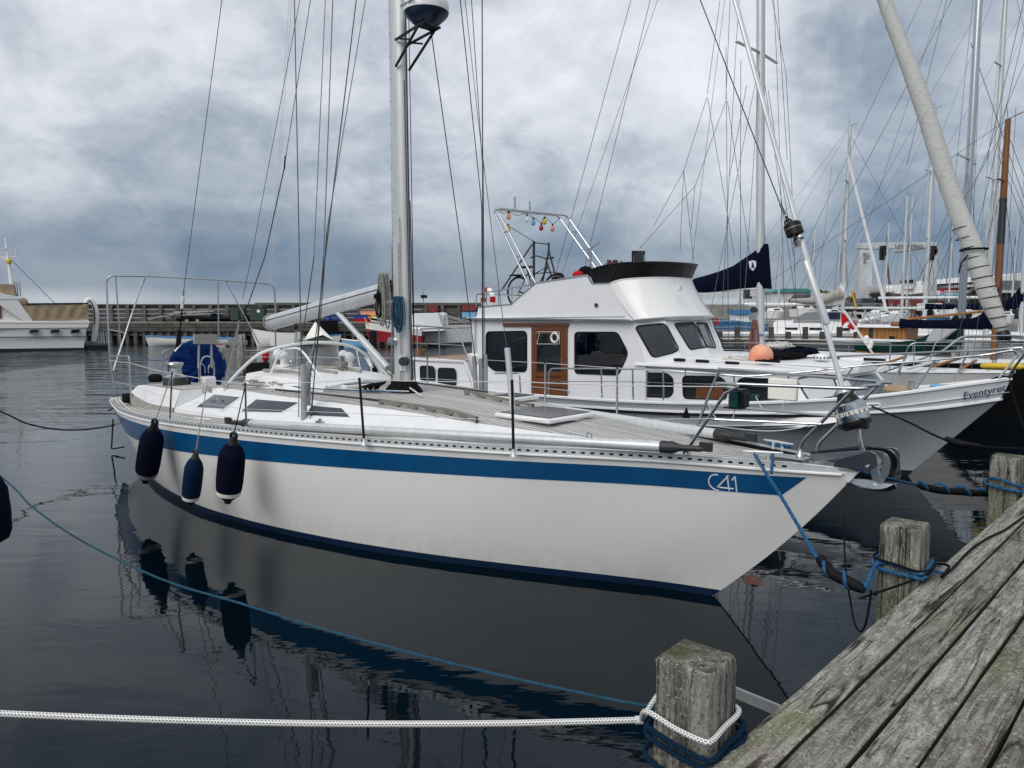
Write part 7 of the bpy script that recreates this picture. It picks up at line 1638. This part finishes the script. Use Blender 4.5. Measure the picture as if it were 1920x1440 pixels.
for i, (u0, u1, v0, m_, lab) in enumerate(((434, 462, 579, binmat, 'dark green waste bin on the dock, left of the other bin'), (470, 500, 577, binmat, 'dark green waste bin with white round sticker beside the yacht frame'), (610, 622, 583, blue_b, 'shorter bright blue barrel under the boom end'), (625, 640, 580, blue_b, 'taller bright blue barrel beside the boom tip'))):
    o, p = thD('barrel' if i > 1 else 'waste_bin', lab, 'barrel' if i > 1 else 'bin', (u0+u1)/2, 604, 59.2)
    w_ = D(u1, 600, 59.2).x-D(u0, 600, 59.2).x; h = D(u0, v0, 59.2).z-zd
    if i > 1: MB().lathe([(w_*.46, 0), (w_*.5, .05), (w_*.5, h*.33), (w_*.47, h*.36), (w_*.5, h*.4), (w_*.5, h*.7), (w_*.47, h*.73), (w_*.5, h*.77), (w_*.5, h-.05), (w_*.45, h)], (0, 0, 0.05), n=18).build('drum', m_, o); MB().lathe([(w_*.47, 0), (w_*.47, .03)], (0, 0, h+.05), n=18).build('lid', m_, o)
    else:
        MB().box((0, 0, h*.45+.1), (w_*.92, .7, h*.85)).build('body', m_, o, bevel=.03); MB().box((0, 0, h+.05), (w_, .78, .08)).build('lid', m_, o, bevel=.02)
        if i: MB().lathe([(.12, 0), (.12, .01)], (.12, -.36, h*.75), (0, -1, 0), 12).build('sticker', whitep, o)
        for s_ in (-.3, .3): MB().lathe([(.08, -.03), (.08, .03)], (s_, -.2, .06), (0, 1, 0), 10).build('wheel', rubber, o)
for i, (u0, u1, v0, v1, y_, m_, lab) in enumerate(((676, 706, 583, 592, 59.6, orange, 'orange fish crate topmost of the coloured stack on the dock'), (678, 708, 590, 597, 59.5, yellow, 'yellow fish crate in the middle of the coloured stack'), (662, 690, 590, 600, 59.1, blue_b, 'blue fish crate at the left foot of the coloured stack'), (664, 690, 598, 606, 59.0, redcl, 'red fish crate lowest in the stack'), (803, 820, 572, 585, 60, redw, 'dark red container on the seawall right of the mast'), (866, 893, 571, 583, 60, redw, 'dark red container stacked above the bright blue one'), (866, 893, 585, 596, 59.5, lblue, 'bright blue container at the trawler stern'))):
    a, b_ = D(u0, v0, y_), D(u1, v1, y_); o = MB().box(((a.x+b_.x)/2, y_+.3, (a.z+b_.z)/2), (b_.x-a.x, .6, a.z-b_.z)).build('crate', m_, None, bevel=.03); tag(o, lab, 'crate'); MB().box(((a.x+b_.x)/2, y_+.3, a.z-.02), (b_.x-a.x+.06, .66, .05)).build('rim', m_, o)
# ---- small open boats moored at the dock
def rowboat(u0, u1, vt, vb, y_, label, hullm, inm, strake=None, flip=False, H=None):
    a, b_ = D(u0, vt, y_), D(u1, vt, y_); L_ = b_.x-a.x; h = D(u0, vt, y_).z; W_ = L_*.30
    rt = thing('rowing_boat', label, 'rowing boat', (a.x, y_, 0), 0, 'small open boats at the dock')
    rows = []
    for i in range(21):
        q = i/20; qq = 1-q if flip else q; hw = W_/2*min(1, math.sin(PI*min(.62, qq*.6+.01))*1.05); zt2 = h*(.86+.30*(1-qq)**2.2+.04*qq); xo = .32*(1-qq)**3*h
        s_ = -1 if not flip else 1
        rows.append([V(L_*q-s_*xo*0, -hw, zt2), V(L_*q, -hw*.97, zt2*.6), V(L_*q-s_*-.10*(1-qq)*0, -hw*.8, .05), V(L_*q, 0, -.15), V(L_*q, hw*.8, .05), V(L_*q, hw*.97, zt2*.6), V(L_*q, hw, zt2)])
        # rake the stem
        if qq < .2:
            k_ = (1-qq/.2)*.35*h
            for j, f_ in ((1, .35), (2, 1), (3, 1.2), (4, 1), (5, .35)): rows[-1][j].x += k_*f_*(1 if not flip else -1)
    m_ = MB().grid(rows, flip=True); m_.f.append(tuple(range(140, 147))); m_.f.append(tuple(range(7))[::-1]); m_.build('hull', hullm, rt, ang=50)
    MB().grid([[r[0]-V(0, 0, .10), (r[0]+r[-1])/2-V(0, 0, .22), r[-1]-V(0, 0, .10)] for r in rows], flip=True).build('sole', inm, rt)
    MB().tube([r[0] for r in rows], .04, 6).tube([r[-1] for r in rows], .04, 6).build('gunwale', strake or hullm, rt)
    for q in (.35, .6, .85): i = int(q*20); MB().bar(rows[i][0]+V(0, .04, -.06), rows[i][-1]+V(0, -.04, -.06), .22, .04).build('thwart', inm, rt)
    return rt
rowboat(272, 436, 632, 650, 54, 'white open boat with blue gunwale moored at the dock left of the wheel cover', gel, lblue, blue_p)
rowboat(362, 420, 645, 655, 50, 'low white boat with red trim half hidden behind the blue wheel cover', gel, farwoodl, red)
rowboat(470, 560, 619, 645, 53, 'white open boat with bow to the left below the boom end', gel, lblue, black)
rowboat(545, 640, 630, 642, 55, 'pale boat under the tan cloth beside the dock', cream, tanf, blue_p, flip=True)
rowboat(640, 690, 638, 645, 50, 'low light blue dinghy on the water below the red boat', lblue, lblue, cream)
rowboat(772, 905, 619, 634, 56, 'white motor launch with pale blue stripe behind the trawler aft rail', gel, farwoodl, blue_p, flip=True)
o, p = thD('tan_tarpaulin', 'tan cloth hung as a pointed tent over a small boat by the dock', 'tarpaulin', 602, 640, 54)
apx = D(591, 603, 55)-p; MB().add([D(570, 638, 54)-p, D(626, 638, 54)-p, apx, D(600, 636, 56)-p, D(582, 626, 54.4)-p, D(605, 628, 54)-p], [(0, 5, 2), (5, 1, 2), (1, 3, 2), (3, 0, 2)]).build('cloth', cream, o, ang=20)
slab(o, p, 'dark_net', blackf, [(566, 602), (632, 601), (634, 636), (622, 634), (596, 606)], 57, .3)
# red and white fishing boat left of the mast
o, p = thD('fishing_boat', 'small red hulled fishing boat with white topside just left of the large mast', 'fishing boat', 720, 640, 52)
def hullpx(o, p, name, m, top, bot, y_, wd, bow_left=True, n_=12, rnd_=.7):
    "lofted hull between two pixel lines; beam narrows to the bow"
    rows = []; 
    for i in range(n_+1):
        q = i/n_; qq = q if bow_left else 1-q; a = D(top[0][0]+(top[1][0]-top[0][0])*q, top[0][1]+(top[1][1]-top[0][1])*q, y_)-p; b2 = D(bot[0][0]+(bot[1][0]-bot[0][0])*q, bot[0][1]+(bot[1][1]-bot[0][1])*q, y_)-p
        hw = wd/2*math.sin(PI/2*min(1, .03+qq*1.5))**rnd_; rows.append([V(a.x, wd/2-hw, a.z), V(b2.x, wd/2-hw*.92, b2.z), V(b2.x, wd/2+hw*.92, b2.z), V(a.x, wd/2+hw, a.z)])
    m_ = MB().grid(rows, closed=True, flip=True); m_.f.append(tuple(range(4))); m_.f.append(tuple(range(4*n_, 4*n_+4))[::-1]); return m_.build(name, m, o)
hullpx(o, p, 'hull', red, ((680, 617), (790, 630)), ((686, 640), (790, 646)), 52, 2.6); hullpx(o, p, 'topside', gel, ((679, 606), (790, 618)), ((680, 617), (790, 630)), 52-.02, 2.64)
slab(o, p, 'wheelhouse', whitep, [(772, 590), (820, 586), (832, 620), (772, 622)], 52.4, 1.8); MB().tube([D(u, v, 41)-p for u, v in ((695, 601), (730, 608), (790, 613))], .03, 5).tube([D(u, v, 41)-p for u, v in ((697, 595), (730, 602), (790, 608))], .03, 5).build('railing', whitep, o)
MB().tube([D(683, 595, 41)-p, D(692, 612, 41)-p], .03, 5).tube([D(690, 593, 41)-p, D(700, 607, 41)-p], .03, 5).build('anchor_gear', orange, o)
# white covered cabin boat behind the mast on its right
o, p = thD('canvas_covered_boat', 'boat under a white canvas cover with metal frame right of the large mast', 'motor boat', 830, 620, 54)
slab(o, p, 'canvas', whitef, [(776, 588), (828, 586), (834, 588), (836, 612), (828, 608), (776, 610)], 54, 2.4, bevel=.08); MB().tube([D(u, v, 53.9)-p for u, v in ((832, 592), (852, 598), (874, 604))], .04, 6).tube([D(u, v, 53.9)-p for u, v in ((832, 597), (850, 603), (872, 604), (878, 620))], .03, 6).tube([D(u, v, 56)-p for u, v in ((832, 590), (860, 597), (880, 602))], .03, 6).build('frame', galv, o)
hullpx(o, p, 'hull', gel, ((900, 610), (772, 612)), ((896, 642), (772, 642)), 53.6, 2.8); 
for (u, v0, v1) in ((793, 543, 585), (1033, 560, 575)): pass
o, p = thD('harbour_light', 'small mast with lamps on the breakwater just right of the large mast', 'mast', 794, 580, 62); MB().tube([D(794, 582, 62)-p, D(794, 535, 62)-p], .05, 6).build('pole', galv, o); MB().box(D(795, 556, 62)-p, (.5, .3, .25)).build('lamp', black, o)
o, p = thD('mooring_post', 'thick black mooring post standing in the water left of the large mast', 'post', 699, 660, 26); MB().lathe([(.14, -1.5), (.14, .0)], D(699, 628, 26)-p, n=12).lathe([(.15, .0), (.15, .12), (.1, .16)], D(699, 628, 26)-p, n=12).build('post', black, o)
# rear right: blue fishing boat and equipment by the seawall
o, p = thD('fishing_boat', 'light blue fishing boat numbered FE 279 with small white wheelhouse beyond the trawler bow', 'fishing boat', 1370, 615, 52)
hullpx(o, p, 'hull', blue_p, ((1344, 597), (1440, 608)), ((1350, 618), (1440, 620)), 52, 3); slab(o, p, 'wheelhouse', whitep, [(1380, 588), (1404, 588), (1404, 604), (1380, 604)], 52.5, 1.5); slab(o, p, 'wheelhouse_roof', blue_p, [(1378, 581), (1410, 581), (1410, 589), (1378, 589)], 52.3, 1.9)
slab(o, p, 'bow_fender', red, [(1340, 597), (1346, 597), (1350, 606), (1342, 610)], 51.9, .6); text('lettering', 'FE 279', .42, D(1355, 607, 51.9)-p, (1, 0, -.05), (0, 0, 1), navy, o, depth=.01)
MB().tube([D(1387, 581, 53)-p, D(1387, 540, 53)-p], .04, 5).tube([D(1392, 581, 53)-p, D(1392, 570, 53)-p], .04, 5).build('aerial', galv, o)
# ---- left motor yacht
Pm = G(158, 656, 0); Mf = Frame(Pm.x, Pm.y, 31)
MY = 0.0; p = Vector(); D_world = D; slab_w = slab; hull_w = hullpx
o = fthing(Mf, 'motor_yacht', 'white motor yacht with tan canvas cockpit cover cut off by the left edge', 'motor yacht')
def D(u, v, y): return Mf.y(u, v, y)
hullpx(o, p, 'hull', gel, ((-160, 598), (163, 603)), ((-150, 662), (157, 656)), MY, 4.4, n_=16, rnd_=.5)
slab(o, p, 'cream_band', cream, [(-150, 602), (167, 606), (165, 614), (-150, 617)], MY-.05, .06); slab(o, p, 'dark_line', black, [(-150, 632.5), (161, 630.5), (161, 632), (-150, 634.5)], MY-.06, .06); slab(o, p, 'boot_stripe', antif, [(-150, 656), (158, 652), (158, 658), (-150, 662)], MY-.05, .06)
slab(o, p, 'gunwale', whitep, [(-150, 599), (60, 604), (165, 600), (169, 603), (167, 606), (-150, 605)], MY-.08, 4.5)
for u in (64, 103.5, 141.5): window(o, [D(u-9, 617.5, MY-.06)-p, D(u+9, 616.5, MY-.06)-p, D(u+9, 625, MY-.06)-p, D(u-9, 626, MY-.06)-p], (0, -1, 0), glassd, galv, .12, fw=.03, th=.04)
slab(o, p, 'superstructure', gel, [(-160, 545), (0, 547), (34, 560), (60, 604), (-160, 604)], MY+.3, 3.6); slab(o, p, 'wing', gel, [(0, 560), (32, 560), (63, 604), (47, 604), (0, 572)], MY-.02, .25)
slab(o, p, 'side_window', mahog, [(-120, 568), (2, 570), (3, 597), (-120, 600)], MY+.24, .06); slab(o, p, 'flybridge', gel, [(-160, 550), (0, 548), (32, 557), (32, 561), (-160, 562)], MY-.05, 4.2)
slab(o, p, 'flybridge_canvas', tanf, [(-160, 532), (23, 533), (30, 554), (0, 548), (-160, 546)], MY+.2, 3.6); slab(o, p, 'roll_canvas', tanf, [(35, 560), (42, 556), (52, 563), (53, 575), (38, 572)], MY, 1.5, bevel=.15)
cc = MB(); rows = []; rnd = random.Random(5)
for j in range(7):
    r = []
    for i in range(25):
        t_ = i/24; tpv = D(42+124*t_, 573-1.5*t_, MY)-p; btv = D(62+104*t_, 602-3*t_, MY)-p; q = tpv.lerp(btv, j/6); q.y += .06*math.sin(i*1.3+j*.8)*math.sin(PI*j/6)+rnd.uniform(-.015, .015); r.append(q)
    rows.append(r)
cc.grid(rows); cc.build('cockpit_canvas', tanf, o, ang=80)
slab(o, p, 'cockpit_canvas_top', tanf, [(42, 573), (166, 571), (166, 573), (42, 575)], MY, 3.8)
MB().tube([D(50, 570, MY)-p, D(165, 569, MY)-p], .05, 6).build('canvas_rail', black, o)
MB().tube(smooth_path([D(u, v, MY+1)-p for u, v in ((160, 572), (164, 563), (170, 563), (178, 575), (181, 595), (179, 615), (176, 640))], 4), .16, 8).build('tender_tube', gel, o); MB().tube(smooth_path([D(u, v, MY+.83)-p for u, v in ((168, 563), (175, 575), (177, 595), (176, 608))], 4), .03, 5).build('rub_strip', black, o)
slab(o, p, 'swim_platform', farwood, [(160, 644), (202, 644), (202, 648), (160, 648)], MY+.2, 3.4); slab(o, p, 'platform_fender', antif, [(160, 648), (202, 648), (202, 659), (160, 659)], MY+.3, 3.2)
for u in (184, 189, 194, 199): MB().tube([D(u, 622, MY+.4)-p, D(u+2, 645, MY+.4)-p], .05, 5).build('platform_post', galv, o)
mb = MB().tube([D(22, 532, MY+2)-p, D(10, 446, MY+2)-p], [.12, .05], 8).tube([D(13, 482, MY+2)-p, D(31, 482, MY+2)-p], .04, 5).tube([D(29, 482, MY+2)-p, D(29, 465, MY+2)-p], .02, 5).tube([D(12, 446, MY+2)-p, D(28, 443, MY+2)-p], .015, 5); ms = mb.build('radar_mast', whitep, o)
MB().prism([D(u, v, MY+2)-p for u, v in ((-20, 479), (16, 480), (18, 489), (-20, 484))], (0, .3, 0)).build('mast_wing', whitep, ms); MB().box(D(3, 466, MY+2)-p, (.5, .2, .08)).build('radar', whitep, ms); MB().ball(D(17, 490, MY+1.8)-p, .16, 10, (1, .6, 1.1)).build('yellow_lamp', yellow, ms)
MB().tube([D(22, 488, MY+2)-p, D(103, 569, MY+2)-p], .02, 4).build('stay', blue_p, ms)
for du in (0, 4, 9): MB().tube([D(27+du, 528, MY+1)-p, D(30+du, 556, MY+1)-p], .035, 5).build('davit_post', galv, o)
D = D_world
# ================================================================== right-hand shore
# travel lift
o, p = thD('travel_lift', 'tall pale travel lift lettered Lynæs Havn behind the masts', 'boat hoist', 1690, 600, 75)
slab(o, p, 'leg', liftp, [(1614, 468), (1637, 468), (1634, 590), (1609, 590)], 75, 1.2, bevel=.05); slab(o, p, 'leg', liftp, [(1744, 468), (1757, 468), (1757, 590), (1744, 590)], 82, 1.0, bevel=.05)
slab(o, p, 'cross_beam', liftp, [(1611, 466), (1612, 456), (1634, 455), (1757, 454), (1757, 464), (1634, 467)], 75.2, .9, bevel=.04)
slab(o, p, 'side_beam', liftp, [(1740, 455), (1757, 455), (1757, 464), (1740, 464)], 75.4, 7, bevel=.04)
text('lettering', 'Lynæs Havn', .56, D(1678, 463.8, 75.05)-p, (1, 0, 0), (0, 0, 1), dgrey, o, depth=.01)
for i, s_ in enumerate(('Basta', 'Marine', 'Crane', '30', 'ton')): text('lettering', s_, .22, D(1619, 477+i*4.2, 74.95)-p, (1, 0, 0), (0, 0, 1), dgrey, o, depth=.01)
for u in (1656, 1749):
    MB().box(D(u, 470, 75)-p, (.5, .5, .9)).box(D(u-2, 480, 75)-p, (.35, .4, .8)).build('hoist_block', black, o); MB().tube([D(u-8, 458, 75)-p, D(u-8, 485, 75)-p], .03, 4).tube([D(u+8, 458, 75)-p, D(u+8, 475, 75)-p], .03, 4).build('hoist_frame', galv, o)
MB().box(D(1752, 471, 75)-p, (.45, .5, .4)).build('red_hook', redcl, o)
for (u0, v0, u1, v1) in ((1661, 478, 1668, 535), (1663, 478, 1672, 560), (1746, 485, 1728, 535), (1749, 488, 1733, 560)): MB().tube([D(u0, v0, 75)-p, D(u1, v1, 75)-p], .05, 5).tube([D(u0+(u1-u0)*.6, v0+(v1-v0)*.6, 75)-p, D(u0+(u1-u0)*.75, v0+(v1-v0)*.75, 75)-p], .09, 5).build('sling', mat('sling', (.12, .05, .05), .9) if 'sling' not in MATS else MATS['sling'], o)
for u in (1617, 1748): MB().lathe([(.5, -.25), (.55, -.15), (.55, .15), (.5, .25)], D(u, 588, 75.5)-p, (0, 1, 0), 16).build('wheel', rubber, o)
# hoisted boat seen from the stern
o, p = thD('hoisted_boat', 'white sailing boat hanging stern-on in the slings of the travel lift', 'sailing boat', 1700, 560, 72)
rows = []
for i in range(9):
    q = i/8; k_ = math.sin(PI*(.5-.42*q)); pts = []
    for (u, v) in ((1660, 534), (1662, 545), (1675, 553), (1700, 558), (1725, 553), (1735, 545), (1737, 534)):
        c_ = D(1698+(u-1698)*k_, v+(-3*q if v < 550 else 0), 71)-p; pts.append(V(c_.x, c_.y+q*9, c_.z))
    rows.append(pts)
m_ = MB().grid(rows); m_.f.append(tuple(range(7))[::-1]); m_.grid([[r[0] for r in rows], [r[-1] for r in rows]]); m_.build('hull', gel, o, ang=60)
slab(o, p, 'transom', whitep, [(1690, 531), (1719, 531), (1717, 549), (1712, 552), (1697, 552), (1691, 549)], 70.9, .08); slab(o, p, 'antifouling', mat('antifoul_brown', (.09, .06, .055), .8), [(1666, 549), (1694, 551), (1716, 551), (1731, 549), (1722, 557), (1704, 561), (1690, 561), (1674, 557)], 70.95, 4)
slab(o, p, 'fender', gel, [(1659, 538), (1676, 538), (1678, 548), (1662, 549)], 70.85, .6, bevel=.1); MB().ring(D(1704, 532, 70.8)-p, .6, .03, (0, 1, 0), 16, 5, 0, PI).tube([D(1692, 532, 70.8)-p, D(1716, 532, 70.8)-p], .03, 5).build('pushpit', steel, o); slab(o, p, 'red_lettering', redcl, [(1699, 541.5), (1712, 541.5), (1712, 544), (1699, 544)], 70.8, .02)
slab(o, p, 'cockpit_gear', black, [(1694, 526), (1712, 524), (1714, 532), (1694, 532)], 71, .6)
slab(o, p, 'rudder', galv, [(1701, 558), (1707, 558), (1706, 575), (1701, 575)], 71.2, .3)
# buildings
def shed(name, lab, boxpx, y_, dy, wall, roof, roofpx, extras=()):
    o, p = thD(name, lab, 'building', boxpx[0][0], 600, y_); w_ = slab(o, p, 'wall', wall, boxpx, y_, dy)
    MB().prism([D(u, v, y_-.4)-p for u, v in roofpx], (0, dy+.8, 0)).build('roof', roof, o)
    for nm, m_, px in extras: slab(o, p, nm, m_, px, y_-.06, .08)
    return o, p
o, p = shed('harbour_office', 'white box building with teal hipped roof left of the sloop mast rigging', [(1448, 547), (1523, 547), (1523, 605), (1448, 605)], 110, 12, palesheet, greenroof, [(1445, 548), (1468, 541), (1515, 541), (1528, 548)], [('wall_joint', galv, [(1460, 550), (1461, 550), (1461, 600), (1460, 600)]), ('wall_joint', galv, [(1474, 550), (1475, 550), (1475, 600), (1474, 600)]), ('wall_joint', galv, [(1488, 550), (1489, 550), (1489, 600), (1488, 600)])])
o, p = thD('boathouse', 'dark roofed boathouses with white zigzag gable trim beyond the sprayhood', 'building', 1540, 600, 105)
slab(o, p, 'roof', darkroof, [(1505, 560), (1512, 552), (1534, 552), (1545, 552), (1558, 552), (1562, 560)], 105.2, 8); slab(o, p, 'wall', farwood, [(1503, 560), (1570, 560), (1570, 605), (1503, 605)], 105, 8)
for i in range(3):
    u = 1524+i*13; MB().bar(D(u, 561, 104.8)-p, D(u+6.5, 551, 104.8)-p, .3, .45, up=(0, 1, 0)).bar(D(u+6.5, 551, 104.8)-p, D(u+13, 561, 104.8)-p, .3, .45, up=(0, 1, 0)).build('gable_trim', whitep, o); slab(o, p, 'gable', darkroof, [(u+1, 561), (u+6.5, 552.5), (u+12, 561)], 104.9, .2)
o, p = thD('grey_hall', 'long pale grey hall with low gable behind the furled genoa', 'building', 1800, 600, 112)
slab(o, p, 'wall', palesheet, [(1740, 560), (1740, 541), (1830, 519), (1860, 530), (1860, 610), (1740, 610)], 112, 18); MB().bar(D(1738, 541, 111.6)-p, D(1830, 518, 111.6)-p, .4, .35, up=(0, 1, 0)).build('roof_edge', darkroof, o)
o, p = thD('red_boathouse', 'dark red timber building with white gable trim and long shop sign', 'building', 1780, 600, 98)
slab(o, p, 'wall', redw, [(1737, 541), (1850, 537), (1850, 610), (1737, 610)], 98, 10)
slab(o, p, 'gable_front', redw, [(1806, 552), (1836, 537), (1880, 565), (1900, 590), (1900, 610), (1806, 610)], 96.5, 1.4); MB().bar(D(1805, 551, 96.3)-p, D(1837, 537, 96.3)-p, .3, .3, up=(0, 1, 0)).build('gable_trim', whitep, o)
for i in range(22): u = 1807+i*4; MB().bar(D(u, 566, 96.42)-p, D(u, 606, 96.42)-p, .05, .05, up=(0, 1, 0)).build('batten', redw, o)
sg = slab(o, p, 'shop_sign', whitep, [(1741, 545), (1803, 545), (1803, 552), (1741, 552)], 96.2, .1); slab(o, p, 'awning', lblue, [(1741, 552), (1803, 552), (1803, 558), (1741, 558)], 96.0, 1.4); MB().ring(D(1767, 548, 96.1)-p, .22, .06, (0, 1, 0), 14).build('sign_emblem', redcl, o); text('lettering', 'MARINESERVICE', .32, D(1772, 549.5, 96.1)-p, (1, 0, 0), (0, 0, 1), dgrey, o, depth=.01)
slab(o, p, 'shop_front', cream, [(1745, 560), (1803, 560), (1803, 592), (1745, 592)], 97.2, .3)
for i in range(4): slab(o, p, 'window', glassd, [(1750+i*13, 565), (1759+i*13, 565), (1759+i*13, 580), (1750+i*13, 580)], 97.1, .1)
o, p = thD('dark_hall', 'large grey hall with dark open front and pale roof at the right edge', 'building', 1900, 600, 90)
slab(o, p, 'wall', antif, [(1866, 548), (1960, 548), (1960, 610), (1866, 610)], 90, 14); slab(o, p, 'fascia', greyroof, [(1865, 526), (1960, 526), (1960, 544), (1865, 544)], 89.6, .6); slab(o, p, 'gutter', liftp, [(1864, 544), (1960, 544), (1960, 549), (1864, 549)], 89.3, .8); slab(o, p, 'roof', palesheet, [(1864, 526), (1885, 516), (1930, 511), (1960, 511), (1960, 526)], 89.7, 16); slab(o, p, 'door_panel', farwood, [(1866, 575), (1880, 575), (1880, 605), (1866, 605)], 89.9, .1)
# vehicles and clutter on the hard
def tractor(u, v, y_, lab, s_=1.0):
    o, p = thD('boat_tractor', lab, 'tractor', u, v, y_, 'orange boat handling vehicles')
    MB().box((0, 0, 1.2*s_), (2.2*s_, 1.4, .7*s_)).build('body', redcl, o, bevel=.08); MB().box((-.5*s_, 0, 1.75*s_), (1.0*s_, 1.3, .6*s_)).build('cab', glassd, o, bevel=.06); MB().box((-.5*s_, 0, 2.08*s_), (1.1*s_, 1.4, .08)).build('cab_roof', redcl, o)
    for x in (-.7, .75): 
        for yy_ in (-.75, .75): MB().lathe([(.42*s_, -.15), (.46*s_, -.1), (.46*s_, .1), (.42*s_, .15)], (x*s_, yy_, .46*s_), (0, 1, 0), 14).build('wheel', rubber, o)
tractor(1651, 597, 72, 'orange and black boat tractor left of the hoisted boat', .62); tractor(1765, 597, 74, 'orange loader on the quay below the shop sign', .72)
for i, (u, v, y_, w_, h, m_, lab) in enumerate(((1620, 582, 64, 2.2, 1.0, greyroof, 'grey car parked beside the travel lift'), (1600, 584, 66, 2.4, .9, darkroof, 'dark car parked left of the travel lift leg'), (1790, 596, 58, 1.6, 1.2, gel, 'white van parked under the red building'), (1742, 590, 62, 1.2, 1.5, cream, 'cream cabin on the quay by the hoisted boat'))):
    o, p = thD('parked_car', lab, 'car' if i < 2 else ('van' if i == 2 else 'cabin'), u, v, y_); MB().box((0, 0, h*.35), (w_, 1.7, h*.5)).build('body', m_, o, bevel=.08); MB().box((0, 0, h*.8), (w_*.6, 1.5, h*.4), taper=.8).build('cab', glassd, o, bevel=.05)
    for x in (-.33, .33): MB().lathe([(.25, -.9), (.25, .9)], (x*w_, 0, .2), (0, 1, 0), 12).build('wheel', rubber, o)
o, p = thD('support_props', 'jumble of boat stands and props under the hoisted boat', 'stands', 1710, 590, 66)
rnd = random.Random(8)
for i in range(22): u = rnd.uniform(1665, 1750); MB().tube([D(u, rnd.uniform(566, 578), 66+rnd.uniform(-2, 4))-p, D(u+rnd.uniform(-8, 8), 598, 66)-p], .05, 5).build('prop', random.choice([galv, dgrey, farwoodl]), o)
tag(MB().tube([D(1590+20, 603, 32), D(1665, 592, 32)], .07, 8).build('white_spar', whitep), 'white spar lying level behind the orange wheelhouse', 'spar')
# boats laid up on the hard and moored along the far quay
rnd = random.Random(33)
for i, (u0, u1, v0, v1, y_, m_, lab) in enumerate(((1440, 1478, 583, 597, 66, gel, 'white laid-up boat below the teal roofed office'), (1496, 1545, 578, 594, 70, gel, 'white boat on the quay in front of the zigzag gables'), (1548, 1590, 585, 600, 62, navy, 'dark blue boat on the quay right of the thin mast'), (1640, 1672, 586, 600, 58, gel, 'white boat moored left under the hoisted boat'), (1676, 1722, 588, 603, 56, gel, 'white boat moored under the hoisted boat'), (1755, 1800, 590, 604, 60, blue_p, 'blue boat on the quay below the shop sign'), (1815, 1868, 588, 604, 63, gel, 'white boat laid up before the red timber building'), (1872, 1918, 590, 606, 58, gel, 'white boat at the quay under the dark hall'))):
    o, p = thD('laid_up_boat', lab, 'boat', u0, v1, y_, 'boats along the far quay')
    hullpx(o, p, 'hull', m_, ((u1, v0), (u0, v0+2)), ((u1-4, v1), (u0, v1)), y_, 2.2)
    slab(o, p, 'cabin', gel, [(u0+8, v0-5), (u0+24, v0-6), (u0+32, v0+1), (u0+5, v0+1)], y_+.5, 1.2, bevel=.06); slab(o, p, 'window', glassd, [(u0+11, v0-4), (u0+22, v0-4.5), (u0+23, v0-2), (u0+11, v0-2)], y_+.44, .05)
    q = D((u0+u1)/2, v0, y_+.8)-p; MB().tube([q, q+V(rnd.uniform(-.2, .2), 0, rnd.uniform(6, 10))], .07, 6).build('mast', alumast, o)
    for du in (-10, 12): MB().tube([D((u0+u1)/2+du, v0, y_+.8)-p, q+V(0, 0, 5.8)], .015, 4).build('stay', wire, o)
# trees
def tree(u0, u1, v0, y_, m_, lab, seed):
    rnd = random.Random(seed); a = D(u0, v0, y_); b_ = D(u1, v0, y_); w_ = b_.x-a.x; h = a.z-1.4; cx_ = (a.x+b_.x)/2
    rt = thing('tree', lab, 'tree', (cx_, y_, 1.4), 0, 'trees beyond the harbour'); MB().tube([V(0, 0, 0), V(.1, 0, h*.5), V(0, 0, h*.8)], [h*.05, h*.035, h*.01], 6).build('trunk', farpost, rt)
    cl_ = [(rnd.uniform(-.38, .38)*w_, rnd.uniform(-.3, .3)*w_, h*rnd.uniform(.35, .8), w_*rnd.uniform(.12, .24)) for _ in range(11)]; mb = MB()
    for i in range(2600):
        c_ = rnd.choice(cl_); d = V(rnd.gauss(0, 1), rnd.gauss(0, 1), rnd.gauss(0, .8)).normalized()*c_[3]*rnd.uniform(.6, 1.1); q = V(*c_[:3])+d; s_ = .18+rnd.random()*.2; e1_ = V(rnd.uniform(-1, 1), rnd.uniform(-1, 1), rnd.uniform(-1, 1)).normalized()*s_; e2_ = e1_.orthogonal().normalized()*s_*.6
        mb.add([q-e1_, q+e2_, q+e1_, q-e2_], [(0, 1, 2, 3)])
    mb.build('crown', m_, rt, kind='stuff', smooth=False)
tree(1518, 1582, 541, 130, foliage, 'olive and yellow tree behind the zigzag gables', 1); tree(1575, 1625, 552, 120, foliage, 'low autumn bush left of the travel lift leg', 2); tree(1635, 1672, 549, 125, foliage2, 'dark green tree right of the travel lift leg', 3)
